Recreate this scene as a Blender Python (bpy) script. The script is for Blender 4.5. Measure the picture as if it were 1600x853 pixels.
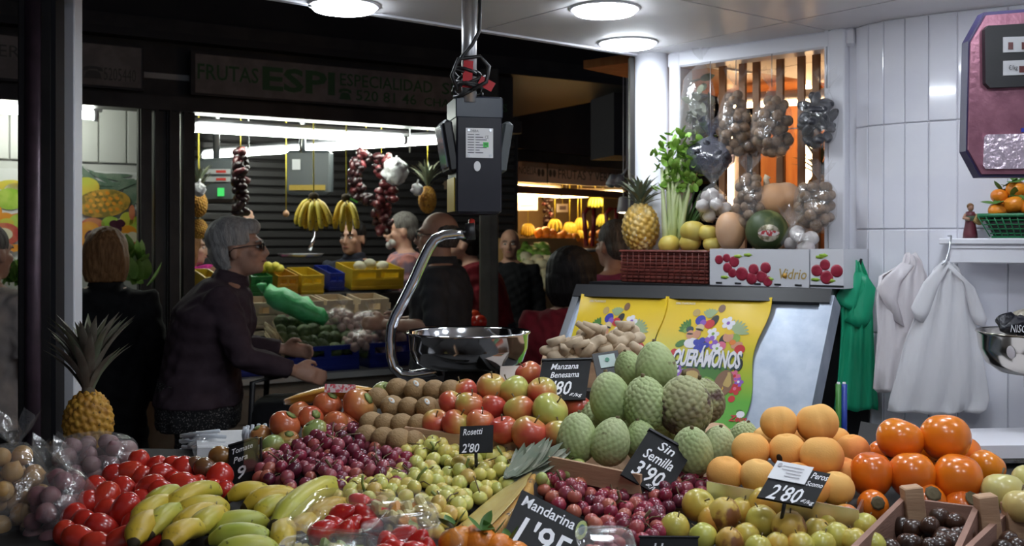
import bpy, bmesh, math, random
import numpy as np
from mathutils import Vector, Matrix, Euler
for o in list(bpy.data.objects): bpy.data.objects.remove(o)
SC = bpy.context.scene; COL = SC.collection
rnd = random.Random(7)
# ---------------------------------------------------------------- camera, world, exposure
EYE = 1.55; F = 1600.0; HOR = 374.0
cam = bpy.data.cameras.new('camera'); cam.sensor_width = 36; cam.lens = 36 * F / 1600
cam.shift_y = -(426.5 - HOR) / 1600; cam.clip_start = .05; cam.clip_end = 60
cam.dof.use_dof = True; cam.dof.focus_distance = 1.95; cam.dof.aperture_fstop = 9.0
camo = bpy.data.objects.new('camera', cam); COL.objects.link(camo)
camo.location = (0, 0, EYE); camo.rotation_euler = (math.pi / 2, 0, 0); SC.camera = camo
w = bpy.data.worlds.new('hall_dusk'); SC.world = w; w.use_nodes = True
w.node_tree.nodes['Background'].inputs[0].default_value = (.55, .6, .8, 1)
w.node_tree.nodes['Background'].inputs[1].default_value = .085
SC.view_settings.view_transform = 'Standard'; SC.view_settings.look = 'None'
SC.view_settings.gamma = 1; SC.view_settings.use_curve_mapping = False
SC.view_settings.exposure = 0.5
LAMP = 30.0      # stall downlights
TUBE = 30.0      # fluorescent tubes across the aisle
WARM = 22.0      # warm tubes in the far stalls

def at(px, py, d): return Vector(((px - 800) / F * d, d, EYE - (py - HOR) / F * d))
def onz(px, py, z): return at(px, py, (EYE - z) * F / (py - HOR))
def D(py): return 1.48 + (853 - py) * .00276        # depth of the produce surface seen at that row

# ---------------------------------------------------------------- mesh helpers
class MB:
    def __init__(s): s.v = []; s.f = []; s.m = []; s.s = []
    def add(s, vs, fs, m=0, sm=True, M=None):
        b = len(s.v)
        if M is not None: vs = [M @ Vector(p) for p in vs]
        s.v += [tuple(p) for p in vs]
        s.f += [[i + b for i in f] for f in fs]; s.m += [m] * len(fs); s.s += [sm] * len(fs)
        return s
    def box(s, c, size, m=0, M=None, bev=0):
        x, y, z = [k / 2 for k in size]; c = Vector(c)
        if bev:
            b = min(bev, x * .9, y * .9, z * .9); vs = []; 
            for zz, k in ((-z, b), (-z + b, 0), (z - b, 0), (z, b)):
                X, Y = x - k, y - k
                q = b * .6
                vs += [(-X + q, -Y, zz), (X - q, -Y, zz), (X, -Y + q, zz), (X, Y - q, zz), (X - q, Y, zz), (-X + q, Y, zz), (-X, Y - q, zz), (-X, -Y + q, zz)]
            fs = [list(range(7, -1, -1)), list(range(24, 32))]
            for r in range(3):
                for i in range(8): fs.append([r * 8 + i, r * 8 + (i + 1) % 8, r * 8 + 8 + (i + 1) % 8, r * 8 + 8 + i])
        else:
            vs = [(-x, -y, -z), (x, -y, -z), (x, y, -z), (-x, y, -z), (-x, -y, z), (x, -y, z), (x, y, z), (-x, y, z)]
            fs = [(3, 2, 1, 0), (4, 5, 6, 7), (0, 1, 5, 4), (1, 2, 6, 5), (2, 3, 7, 6), (3, 0, 4, 7)]
        T = Matrix.Translation(c)
        return s.add(vs, fs, m, False, (T @ M) if M is not None else T)
    def tube(s, pts, r, n=8, m=0, cap=True, flat=1.0, up=None):
        pts = [Vector(p) for p in pts]; k = len(pts)
        rs = r if isinstance(r, (list, tuple)) else [r] * k
        vs = []; nrm = None
        for i, p in enumerate(pts):
            t = (pts[min(i + 1, k - 1)] - pts[max(i - 1, 0)])
            if t.length < 1e-9: t = Vector((0, 0, 1))
            t.normalize()
            if nrm is None:
                a = Vector(up) if up else (Vector((0, 0, 1)) if abs(t.z) < .9 else Vector((1, 0, 0)))
                nrm = (a - t * a.dot(t)).normalized()
            else:
                nrm = nrm - t * nrm.dot(t)
                nrm = nrm.normalized() if nrm.length > 1e-6 else t.orthogonal().normalized()
            b = t.cross(nrm)
            for j in range(n):
                q = 2 * math.pi * j / n
                vs.append(p + b * (math.cos(q) * rs[i]) + nrm * (math.sin(q) * rs[i] * flat))
        fs = [(i * n + j, i * n + (j + 1) % n, (i + 1) * n + (j + 1) % n, (i + 1) * n + j) for i in range(k - 1) for j in range(n)]
        if cap: fs += [tuple(range(n - 1, -1, -1)), tuple((k - 1) * n + j for j in range(n))]
        return s.add(vs, fs, m)
    def lathe(s, prof, n=20, m=0, M=None, sm=True):
        vs = []; fs = []; k = len(prof)
        for (r, z) in prof:
            for j in range(n):
                q = 2 * math.pi * j / n; vs.append((r * math.cos(q), r * math.sin(q), z))
        for i in range(k - 1):
            for j in range(n): fs.append((i * n + j, i * n + (j + 1) % n, (i + 1) * n + (j + 1) % n, (i + 1) * n + j))
        if prof[0][0] > 1e-6: fs.append(tuple(range(n - 1, -1, -1)))
        if prof[-1][0] > 1e-6: fs.append(tuple((k - 1) * n + j for j in range(n)))
        return s.add(vs, fs, m, sm, M)
    def rev(s, fn, nu=16, nv=12, m=0, M=None):
        vs = [fn(0.0, 0.0)]
        for i in range(1, nv):
            for j in range(nu): vs.append(fn(math.pi * i / nv, 2 * math.pi * j / nu))
        vs.append(fn(math.pi, 0.0)); e = len(vs) - 1; fs = []
        for j in range(nu):
            fs.append((0, 1 + j, 1 + (j + 1) % nu)); fs.append((e, 1 + (nv - 2) * nu + (j + 1) % nu, 1 + (nv - 2) * nu + j))
        for i in range(nv - 2):
            a = 1 + i * nu
            for j in range(nu): fs.append((a + j, a + nu + j, a + nu + (j + 1) % nu, a + (j + 1) % nu))
        return s.add(vs, fs, m, True, M)
    def ball(s, c, r, nu=12, nv=8, m=0, M=None):
        if not isinstance(r, (tuple, list)): r = (r, r, r)
        c = Vector(c); T = Matrix.Translation(c) @ (M if M is not None else Matrix())
        return s.rev(lambda t, p: (r[0] * math.sin(t) * math.cos(p), r[1] * math.sin(t) * math.sin(p), r[2] * math.cos(t)), nu, nv, m, T)
    def loft(s, rings, m=0, cap=True, sm=True):
        n = len(rings[0]); vs = [p for r in rings for p in r]; k = len(rings)
        fs = [(i * n + j, i * n + (j + 1) % n, (i + 1) * n + (j + 1) % n, (i + 1) * n + j) for i in range(k - 1) for j in range(n)]
        if cap: fs += [tuple(range(n - 1, -1, -1)), tuple((k - 1) * n + j for j in range(n))]
        return s.add(vs, fs, m, sm)
    def prism(s, poly, z0, z1, m=0, M=None):
        n = len(poly); vs = [(p[0], p[1], z0) for p in poly] + [(p[0], p[1], z1) for p in poly]
        fs = [tuple(range(n - 1, -1, -1)), tuple(range(n, 2 * n))] + [(i, (i + 1) % n, n + (i + 1) % n, n + i) for i in range(n)]
        return s.add(vs, fs, m, False, M)
    def mesh(s, name, mats, fixn=False):
        me = bpy.data.meshes.new(name); me.from_pydata(s.v, [], s.f); 
        me.polygons.foreach_set('material_index', s.m); me.polygons.foreach_set('use_smooth', s.s)
        for k in (mats if isinstance(mats, (list, tuple)) else [mats]): me.materials.append(k)
        if fixn:
            bm = bmesh.new(); bm.from_mesh(me); bmesh.ops.recalc_face_normals(bm, faces=bm.faces); bm.to_mesh(me); bm.free()
        me.update(); return me

def put(name, me, parent=None, loc=None, rot=None, scale=None, world=False, label=None, kind=None):
    o = bpy.data.objects.new(name, me); COL.objects.link(o)
    if loc is not None: o.location = loc
    if rot is not None: o.rotation_euler = rot
    if scale is not None: o.scale = scale if isinstance(scale, (tuple, list)) else (scale,) * 3
    if parent is not None:
        o.parent = parent
        if world: o.matrix_parent_inverse = (Matrix.Translation(parent.location) @ parent.rotation_euler.to_matrix().to_4x4() @ Matrix.Diagonal((*parent.scale, 1))).inverted()
    if label: o['label'] = label
    if kind: o['kind'] = kind
    return o
def tag(o, label, cat, group=None):
    o['label'] = label; o['category'] = cat
    if group: o['group'] = group
    return o
def thing(name, label, cat, loc, group=None):
    o = put(name, None, loc=loc); o.empty_display_size = .05
    return tag(o, label, cat, group)
def W(name, mb, mats, root, label=None, kind=None, fixn=False):          # a part given in world coordinates
    return put(name, mb.mesh(name, mats, fixn), root, world=True, label=label, kind=kind)
def struct(name, mb, mats, parent=None):
    o = put(name, mb.mesh(name, mats), parent)
    if parent is None: o['kind'] = 'structure'
    return o
def remesh(mb, voxel, smooth, name, mats, disp=None):
    me = mb.mesh(name, mats, True); o = bpy.data.objects.new(name, me); COL.objects.link(o)
    md = o.modifiers.new('r', 'REMESH'); md.mode = 'VOXEL'; md.voxel_size = voxel; md.use_smooth_shade = True
    if smooth:
        sm = o.modifiers.new('s', 'SMOOTH'); sm.iterations = smooth; sm.factor = .5
    dg = bpy.context.evaluated_depsgraph_get(); out = bpy.data.meshes.new_from_object(o.evaluated_get(dg))
    out.name = name; bpy.data.objects.remove(o); bpy.data.meshes.remove(me)
    out.materials.clear()
    for k in (mats if isinstance(mats, (list, tuple)) else [mats]): out.materials.append(k)
    if disp:
        co = np.empty(len(out.vertices) * 3); out.vertices.foreach_get('co', co); co = co.reshape(-1, 3)
        no = np.empty(len(out.vertices) * 3); out.vertices.foreach_get('normal', no); no = no.reshape(-1, 3)
        co = co + no * disp(co)[:, None]; out.vertices.foreach_set('co', co.ravel()); out.update()
    return out
_tc = {}
def textmesh(body, shear=0.0, bold=0.0, spacing=1.0):
    k = (body, shear, bold, spacing)
    if k in _tc: return _tc[k]
    c = bpy.data.curves.new('txt', 'FONT'); c.body = body; c.shear = shear; c.offset = bold; c.space_character = spacing; c.resolution_u = 2
    o = bpy.data.objects.new('txt', c); COL.objects.link(o)
    dg = bpy.context.evaluated_depsgraph_get(); me = o.evaluated_get(dg).to_mesh()
    vs = [tuple(v.co) for v in me.vertices]; fs = [tuple(p.vertices) for p in me.polygons]
    o.evaluated_get(dg).to_mesh_clear(); bpy.data.objects.remove(o); bpy.data.curves.remove(c)
    _tc[k] = (vs, fs); return _tc[k]
class Board:                                    # a flat board in space: u to the right, v down, h proud of its face
    def __init__(s, tl, tr, bl):
        s.o = Vector(tl); s.u = Vector(tr) - s.o; s.w = Vector(bl) - s.o
        s.n = s.w.cross(s.u).normalized()
        if s.n.y > 0: s.n = -s.n
        s.U = s.u.length; s.V = s.w.length; s.surf = None
    def p(s, u, v, h=0): return s.o + s.u * u + s.w * v + s.n * (h + (s.surf(u, v) if s.surf else 0))
    def poly(s, mb, pts, h0, h1, m=0):
        n = len(pts); vs = [s.p(a, b, h0) for a, b in pts] + [s.p(a, b, h1) for a, b in pts]
        fs = [tuple(range(n)), tuple(range(2 * n - 1, n - 1, -1))] + [(i, n + i, n + (i + 1) % n, (i + 1) % n) for i in range(n)]
        mb.add(vs, fs, m, False); return mb
    def rect(s, mb, u0, v0, u1, v1, h0, h1, m=0): return s.poly(mb, [(u0, v0), (u1, v0), (u1, v1), (u0, v1)], h0, h1, m)
    def disc(s, mb, u, v, ru, rv, h0, h1, m=0, n=14, a=0.0, dome=0):
        pts = []
        for i in range(n):
            q = 2 * math.pi * i / n; x, y = ru * math.cos(q), rv * math.sin(q)
            pts.append((u + x * math.cos(a) - y * math.sin(a) * s.V / s.U, v + x * math.sin(a) * s.U / s.V + y * math.cos(a)))
        return s.poly(mb, pts, h0, h1, m)
    def text(s, mb, body, u0, v0, u1, v1, h, m=0, shear=0.0, bold=0.0, tilt=0.0, spacing=1.0):
        vs, fs = textmesh(body, shear, bold, spacing)
        if not vs: return mb
        xs = [p[0] for p in vs]; ys = [p[1] for p in vs]; x0, x1, y0, y1 = min(xs), max(xs), min(ys), max(ys)
        out = []
        for p in vs:
            a = (p[0] - x0) / (x1 - x0 + 1e-9); b = 1 - (p[1] - y0) / (y1 - y0 + 1e-9)
            out.append(s.p(u0 + (u1 - u0) * a, v0 + (v1 - v0) * b + tilt * a, h))
        mb.add(out, fs, m, False); return mb

# ---------------------------------------------------------------- materials
def _new(name):
    m = bpy.data.materials.new(name); m.use_nodes = True; nt = m.node_tree
    return m, nt, nt.nodes['Principled BSDF']
def rgb(c): return (*c, 1)
def mat(name, col, rough=.5, metal=0.0, spec=.5, var=None, bump=None, coat=0.0, sss=0.0, emit=None, trans=0.0, rand=0.0, stretch=None, coord='Object'):
    m, nt, b = _new(name); N = nt.nodes; L = nt.links
    b.inputs['Base Color'].default_value = rgb(col); b.inputs['Roughness'].default_value = rough; b.inputs['Metallic'].default_value = metal
    b.inputs['Specular IOR Level'].default_value = spec; b.inputs['Coat Weight'].default_value = coat
    if sss: b.inputs['Subsurface Weight'].default_value = sss; b.inputs['Subsurface Radius'].default_value = (.012, .008, .004); b.inputs['Subsurface Scale'].default_value = 1
    if trans: b.inputs['Transmission Weight'].default_value = trans
    if emit: b.inputs['Emission Color'].default_value = rgb(emit[0]); b.inputs['Emission Strength'].default_value = emit[1]
    tc = N.new('ShaderNodeTexCoord'); src = tc.outputs[coord]
    if stretch:
        mp = N.new('ShaderNodeMapping'); mp.inputs['Scale'].default_value = stretch; L.new(src, mp.inputs[0]); src = mp.outputs[0]
    last = None
    if var:                                     # var = (scale, second colour, low, high)
        nz = N.new('ShaderNodeTexNoise'); nz.inputs['Scale'].default_value = var[0]; nz.inputs['Detail'].default_value = 5; L.new(src, nz.inputs['Vector'])
        cr = N.new('ShaderNodeValToRGB'); cr.color_ramp.elements[0].position = var[2]; cr.color_ramp.elements[1].position = var[3]
        cr.color_ramp.elements[0].color = rgb(col); cr.color_ramp.elements[1].color = rgb(var[1]); L.new(nz.outputs['Fac'], cr.inputs[0]); last = cr.outputs[0]
    if rand:
        oi = N.new('ShaderNodeObjectInfo'); hs = N.new('ShaderNodeHueSaturation')
        mr = N.new('ShaderNodeMapRange'); mr.inputs['To Min'].default_value = 1 - rand; mr.inputs['To Max'].default_value = 1 + rand
        L.new(oi.outputs['Random'], mr.inputs[0]); L.new(mr.outputs[0], hs.inputs['Value'])
        if last: L.new(last, hs.inputs['Color'])
        else: hs.inputs['Color'].default_value = rgb(col)
        last = hs.outputs[0]
    if last: L.new(last, b.inputs['Base Color'])
    if bump:
        nb = N.new('ShaderNodeTexNoise'); nb.inputs['Scale'].default_value = bump[0]; nb.inputs['Detail'].default_value = 6; L.new(src, nb.inputs['Vector'])
        bp = N.new('ShaderNodeBump'); bp.inputs['Strength'].default_value = bump[1]; bp.inputs['Distance'].default_value = bump[2] if len(bump) > 2 else .005
        L.new(nb.outputs['Fac'], bp.inputs['Height']); L.new(bp.outputs[0], b.inputs['Normal'])
    return m
def skinmat(name, stops, scale=8, size=.035, zmix=.3, ymix=0.0, rand=.3, rough=.35, coat=0.0, bump=None, sss=0.0, detail=3, spots=None):
    """peel of a fruit: a colour ramp over noise, height on the fruit and a per-fruit offset"""
    m, nt, b = _new(name); N = nt.nodes; L = nt.links
    tc = N.new('ShaderNodeTexCoord'); sp = N.new('ShaderNodeSeparateXYZ'); L.new(tc.outputs['Object'], sp.inputs[0])
    oi = N.new('ShaderNodeObjectInfo')
    nz = N.new('ShaderNodeTexNoise'); nz.noise_dimensions = '4D'; nz.inputs['Scale'].default_value = scale; nz.inputs['Detail'].default_value = detail
    L.new(tc.outputs['Object'], nz.inputs['Vector'])
    wm = N.new('ShaderNodeMath'); wm.operation = 'MULTIPLY'; wm.inputs[1].default_value = 40; L.new(oi.outputs['Random'], wm.inputs[0]); L.new(wm.outputs[0], nz.inputs['W'])
    def mad(a, k, add):
        x = N.new('ShaderNodeMath'); x.operation = 'MULTIPLY_ADD'; L.new(a, x.inputs[0]); x.inputs[1].default_value = k
        if isinstance(add, (int, float)): x.inputs[2].default_value = add
        else: L.new(add, x.inputs[2])
        return x.outputs[0]
    f = mad(sp.outputs['Z'], zmix / (2 * size), nz.outputs['Fac']); f = mad(sp.outputs['Y'], ymix / (2 * size), f); f = mad(oi.outputs['Random'], rand, f)
    f = mad(f, 1.0, -rand / 2)
    cr = N.new('ShaderNodeValToRGB'); e = cr.color_ramp.elements
    e[0].position, e[0].color = stops[0][0], rgb(stops[0][1]); e[1].position, e[1].color = stops[-1][0], rgb(stops[-1][1])
    for p, c in stops[1:-1]:
        q = e.new(p); q.color = rgb(c)
    L.new(f, cr.inputs[0]); out = cr.outputs[0]
    if spots:                                   # (scale, colour, threshold)
        n2 = N.new('ShaderNodeTexNoise'); n2.inputs['Scale'].default_value = spots[0]; n2.inputs['Detail'].default_value = 4; L.new(tc.outputs['Object'], n2.inputs['Vector'])
        r2 = N.new('ShaderNodeMapRange'); r2.inputs['From Min'].default_value = spots[2]; r2.inputs['From Max'].default_value = spots[2] + .08; L.new(n2.outputs['Fac'], r2.inputs[0])
        mx = N.new('ShaderNodeMix'); mx.data_type = 'RGBA'; L.new(r2.outputs[0], mx.inputs[0]); L.new(out, mx.inputs[6]); mx.inputs[7].default_value = rgb(spots[1]); out = mx.outputs[2]
    L.new(out, b.inputs['Base Color']); b.inputs['Roughness'].default_value = rough; b.inputs['Coat Weight'].default_value = coat; b.inputs['Coat Roughness'].default_value = .15
    if sss: b.inputs['Subsurface Weight'].default_value = sss; b.inputs['Subsurface Radius'].default_value = (.01, .007, .003); b.inputs['Subsurface Scale'].default_value = 1
    if bump:
        nb = N.new('ShaderNodeTexNoise'); nb.inputs['Scale'].default_value = bump[0]; L.new(tc.outputs['Object'], nb.inputs['Vector'])
        bp = N.new('ShaderNodeBump'); bp.inputs['Strength'].default_value = bump[1]; bp.inputs['Distance'].default_value = .003
        L.new(nb.outputs['Fac'], bp.inputs['Height']); L.new(bp.outputs[0], b.inputs['Normal'])
    return m
def film(name, tint=(1, 1, 1), body=.06, gloss=.11, rough=.14, bump=(18, .6)):
    """clear plastic film: mostly see-through, a little milky, glossy along its creases"""
    m = bpy.data.materials.new(name); m.use_nodes = True; nt = m.node_tree; N = nt.nodes; L = nt.links; N.clear()
    out = N.new('ShaderNodeOutputMaterial'); tr = N.new('ShaderNodeBsdfTransparent'); gl = N.new('ShaderNodeBsdfGlossy'); df = N.new('ShaderNodeBsdfDiffuse')
    tr.inputs[0].default_value = rgb(tint); gl.inputs['Roughness'].default_value = rough; df.inputs[0].default_value = rgb(tint)
    tc = N.new('ShaderNodeTexCoord'); nb = N.new('ShaderNodeTexNoise'); nb.inputs['Scale'].default_value = bump[0]; nb.inputs['Detail'].default_value = 4; L.new(tc.outputs['Object'], nb.inputs['Vector'])
    bp = N.new('ShaderNodeBump'); bp.inputs['Strength'].default_value = bump[1]; bp.inputs['Distance'].default_value = .02; L.new(nb.outputs['Fac'], bp.inputs['Height'])
    L.new(bp.outputs[0], gl.inputs['Normal']); L.new(bp.outputs[0], df.inputs['Normal'])
    m1 = N.new('ShaderNodeMixShader'); m1.inputs[0].default_value = body; L.new(tr.outputs[0], m1.inputs[1]); L.new(df.outputs[0], m1.inputs[2])
    m2 = N.new('ShaderNodeMixShader'); m2.inputs[0].default_value = gloss; L.new(m1.outputs[0], m2.inputs[1]); L.new(gl.outputs[0], m2.inputs[2])
    L.new(m2.outputs[0], out.inputs[0]); return m
def glow(name, col, k):
    m = bpy.data.materials.new(name); m.use_nodes = True; nt = m.node_tree; nt.nodes.clear()
    e = nt.nodes.new('ShaderNodeEmission'); o = nt.nodes.new('ShaderNodeOutputMaterial'); e.inputs[0].default_value = rgb(col); e.inputs[1].default_value = k
    nt.links.new(e.outputs[0], o.inputs[0]); return m

M = {}
M['black'] = mat('black plastic', (.012, .012, .014), .45)
M['slate'] = mat('black price board', (.006, .006, .007), .6, spec=.25, var=(30, (.010, .010, .012), .4, .7))
M['chalk'] = mat('white chalk pen', (.82, .82, .86), .7)
M['white'] = mat('white lacquer', (.78, .79, .84), .35)
M['paper'] = mat('white paper', (.78, .78, .80), .7)
M['darkmetal'] = mat('dark bronze metal', (.030, .027, .026), .5, .3, var=(6, (.045, .04, .038), .4, .6))
M['plum'] = mat('plum coloured metal', (.09, .055, .075), .35, .4, var=(20, (.06, .04, .05), .35, .7))
M['chrome'] = mat('chrome', (.75, .76, .8), .12, 1.0)
M['steel'] = mat('brushed steel', (.62, .64, .68), .28, 1.0, bump=(60, .05))
M['galv'] = mat('galvanised sheet', (.45, .50, .58), .42, .75, var=(22, (.36, .41, .50), .35, .65), bump=(40, .08))
M['wood'] = mat('pale crate wood', (.52, .33, .20), .7, var=(6, (.38, .22, .13), .35, .7), stretch=(1, 1, 8), bump=(40, .2))
M['wood2'] = mat('reddish crate wood', (.36, .20, .15), .7, var=(8, (.26, .14, .10), .35, .7), stretch=(1, 1, 7), bump=(40, .2))
M['stem'] = mat('brown stem', (.13, .09, .04), .8)
M['gstem'] = mat('green stem', (.22, .27, .07), .6)
M['leaf'] = mat('green leaf', (.07, .17, .03), .5, var=(20, (.13, .26, .06), .4, .6))
M['film'] = film('clear bag film')
M['clear'] = film('clear punnet plastic', (1, 1, 1), .03, .07, .08, (4, .15))
M['steelpole'] = mat('aluminium pole', (.62, .62, .64), .35, .9)
# ================================================================ SETTING
CZ = EYE + .6                                  # height of the low stall ceiling
U = Vector((.788, .616, 0)); V = Vector((.616, -.788, 0)); C0 = Vector((.39, 3.3, 0))
RU = Matrix(((U.x, -U.y, 0, 0), (U.y, U.x, 0, 0), (0, 0, 1, 0), (0, 0, 0, 1)))
def fr(a, b, z=0): return C0 - U * a + V * b + Vector((0, 0, z))
M['ceil'] = mat('painted ceiling panel', (.86, .84, .86), .5, var=(3, (.80, .78, .81), .4, .6))
M['floor'] = mat('dark market floor', (.10, .095, .09), .35, var=(40, (.05, .05, .05), .45, .6))
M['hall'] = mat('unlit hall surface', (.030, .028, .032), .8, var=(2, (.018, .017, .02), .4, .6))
M['tile'] = mat('white glazed tile', (.82, .82, .88), .12, coat=.3, var=(5, (.76, .76, .84), .4, .6), bump=(9, .06))
M['grout'] = mat('tile backing', (.74, .73, .79), .8)
M['frame'] = mat('white window frame', (.78, .78, .84), .4)

struct('floor', MB().box((0, 8, -.05), (30, 30, .1)), M['floor'])
ce = struct('ceiling', MB().box((*fr(.9, 1.6).xy, CZ + .05), (4.3, 3.3, .02), M=RU), M['hall'])
pm = MB().box((0, 0, .015), (.594, .594, .03)).mesh('panel', M['ceil'])
for i in range(-2, 5):
    for j in range(0, 5):
        c = fr(.3 + .6 * i, .3 + .6 * j, CZ)
        put('panel', pm, ce, loc=c, rot=(0, 0, math.atan2(U.y, U.x)))
struct('trim_1', MB().box((*fr(1.5, -.012).xy, CZ + .03), (4.2, .02, .07), M=RU), M['frame'])
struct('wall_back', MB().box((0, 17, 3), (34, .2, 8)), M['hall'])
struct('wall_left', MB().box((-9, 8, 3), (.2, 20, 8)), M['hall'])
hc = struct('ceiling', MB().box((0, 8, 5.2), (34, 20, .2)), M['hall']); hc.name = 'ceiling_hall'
M['beam'] = mat('dark roof beam', (.018, .016, .020), .6)
for i, (x, y, z, sx, sy, sz, r) in enumerate([(1.2, 9.2, 3.0, 6.5, .3, .35, .3), (.9, 7.6, 2.9, .5, .45, 1.5, .3), (-3.5, 7.2, 3.9, 9, .25, .4, .56), (2.2, 11, 3.7, 7, .3, .5, .2)]):
    struct('trim_%d' % (i + 2), MB().box((0, 0, 0), (sx, sy, sz)), M['beam']).location = (x, y, z)
    bpy.data.objects['trim_%d' % (i + 2)].rotation_euler = (0, 0, r)

# tiled wall on the right, bending round a corner
WP = [(1338, 2.90), (1357, 2.85), (1381, 2.81), (1414, 2.77), (1451, 2.73), (1496, 2.69), (1575, 2.63), (1650, 2.58), (1730, 2.52), (1810, 2.46), (1900, 2.4), (2000, 2.33)]
WQ = [Vector(((p - 800) / F * d, d, 0)) for p, d in WP]
mb = MB()
for a, b in zip(WQ, WQ[1:]):
    n = Vector((-(b - a).y, (b - a).x, 0)).normalized()
    if n.y < 0: n = -n
    mb.prism([tuple((a + n * .004).xy), tuple((b + n * .004).xy), tuple((b + n * .08).xy), tuple((a + n * .08).xy)], 0, CZ)
wr = struct('wall_right', mb, M['grout'])
zs = [0, .15, .434, .72, 1.006, 1.292, 1.578, 1.864, CZ]
for i, (a, b) in enumerate(zip(WQ, WQ[1:])):
    t = (b - a).normalized(); n = Vector((-t.y, t.x, 0)); n = n if n.y > 0 else -n
    for k in range(2, len(zs) - 1):
        a2, b2 = a + t * .0012, b - t * .0012; z0, z1 = zs[k] + .0012, zs[k + 1] - .0012; e = .003 * rnd.random()
        m_ = MB(); w2 = (b2 - a2).length; h2 = z1 - z0
        m_.box((0, 0, 0), (w2, .012, h2), bev=.0025)
        put('tile', m_.mesh('tile', M['tile']), wr, loc=((a2 + b2) / 2 + n * (.004 - e * .25)) + Vector((0, 0, (z0 + z1) / 2)), rot=(rnd.uniform(-.006, .006), 0, math.atan2(t.y, t.x) + rnd.uniform(-.006, .006)))

bm_ = MB(); a = WQ[-1]; 
for q0, q1 in (((a.x, a.y), (2.15, -.9)), ((2.15, -.9), (-1.1, -.9))):
    q0, q1 = Vector((*q0, 0)), Vector((*q1, 0)); t = (q1 - q0).normalized(); n = Vector((-t.y, t.x, 0)); n = n if (n.x > 0 if abs(n.x) > .5 else n.y < 0) else -n
    bm_.prism([tuple(q0.xy), tuple(q1.xy), tuple((q1 + n * .08).xy), tuple((q0 + n * .08).xy)], 0, CZ)
struct('wall_behind', bm_, M['tile'])
# window side wall: corner column, frame, opening onto the next stall
col = MB(); cc = at(1019, 374, 3.34)
col.lathe([(.056, 0), (.056, CZ)], 24, M=Matrix.Translation((cc.x, cc.y, 0)))
struct('trim_20', col, M['frame'])
p = at(990, 374, 3.36); struct('trim_21', MB().box((p.x - .004, p.y + .03, CZ / 2), (.014, .06, CZ)), M['darkmetal'])
wl = at(1056, 374, 3.30); wr_ = at(1319, 374, 2.93); wl.z = wr_.z = 0; wd = (wr_ - wl).normalized(); wa = math.atan2(wd.y, wd.x); RW = Matrix.Rotation(wa, 4, 'Z'); wn = Vector((-wd.y, wd.x, 0))
def wp(px): # point of the window line seen in that column
    k = (px - 800) / F; t = (k * wl.y - wl.x) / (wd.x - k * wd.y); return wl + wd * t
wf = struct('window_1', MB().box((*(wp(1297) + wn * .02).xy, CZ / 2), (.012, .09, CZ), M=RW), M['frame'])
for a, b, off in ((1050, 1067, 0), (1300, 1326, -.01), (1326, 1342, .02)):
    A, B = wp(a), wp(b); c = (A + B) / 2 + wn * (off + .02)
    put('window_frame', MB().box((0, 0, 0), ((B - A).length, .08, CZ), bev=.006).mesh('window_frame', M['frame']), wf, loc=(c.x, c.y, CZ / 2), rot=(0, 0, wa))
A, B = wp(1050), wp(1340); c = (A + B) / 2
put('window_frame', MB().box((0, 0, 0), ((B - A).length, .08, .05), bev=.006).mesh('window_frame', M['frame']), wf, loc=(c.x + .01, c.y + .02, CZ - .025), rot=(0, 0, wa))
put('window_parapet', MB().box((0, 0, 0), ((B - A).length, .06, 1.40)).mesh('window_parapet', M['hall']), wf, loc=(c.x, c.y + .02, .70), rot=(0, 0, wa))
def wpo(px, off):
    k = (px - 800) / F; o = wl + wn * off; s_ = (k * o.y - o.x) / (wd.x - k * wd.y); return o + wd * s_
# next stall seen through the window: slatted timber screen, warm tubes, varnished back wall
M['varnish'] = mat('orange varnished board', (.42, .17, .05), .4, var=(5, (.30, .10, .03), .35, .7), stretch=(6, 6, .6))
M['slat'] = mat('timber slat', (.44, .25, .14), .55, var=(9, (.34, .18, .09), .4, .6), stretch=(3, 3, .5))
M['warmtube'] = glow('warm tube', (1, .62, .30), WARM * .8)
M['warmtube2'] = glow('warm stall tube', (1, .66, .28), WARM * 1.5)
scr = thing('slatted_screen', 'timber screen of upright slats behind the white framed window', 'screen', (*(wp(1180) + wn * .2).xy, 1.40))
for px in (1080, 1112, 1134, 1172, 1206, 1230, 1259, 1285, 1312):
    c = wp(px) + wn * .2
    put('slat', MB().box((0, 0, .42), (.022, .014, .84), M=RW).mesh('slat', M['slat']), scr, world=True, loc=(c.x, c.y, 1.40))
for z in (1.44, 1.62, 1.90):
    a, b = wp(1060) + wn * .187, wp(1330) + wn * .187
    W('wire', MB().tube([(a.x, a.y, z), (b.x, b.y, z)], .0022, 6), M['steel'], scr)
A, B = wp(960) + wn * 1.05, wp(1640) + wn * 1.05; c = (A + B) / 2
struct('wall_varnished', MB().box((c.x, c.y, 1.1), ((B - A).length, .04, 2.2), M=RW), M['varnish'])
bk = bpy.data.objects['wall_varnished']
for i in range(11):
    q = A.lerp(B, (i + .5) / 11) - wn * .03
    put('plank', MB().box((0, 0, 0), ((B - A).length / 11 - .006, .02, 2.16), bev=.004).mesh('plank', M['varnish']), bk, loc=(q.x, q.y, 1.1), rot=(0, 0, wa))
struct('ceiling_neighbour', MB().box((*((wp(1200) + wn * .62).xy), CZ + .02), (1.5, 1.1, .03), M=RW), M['varnish'])
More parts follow.
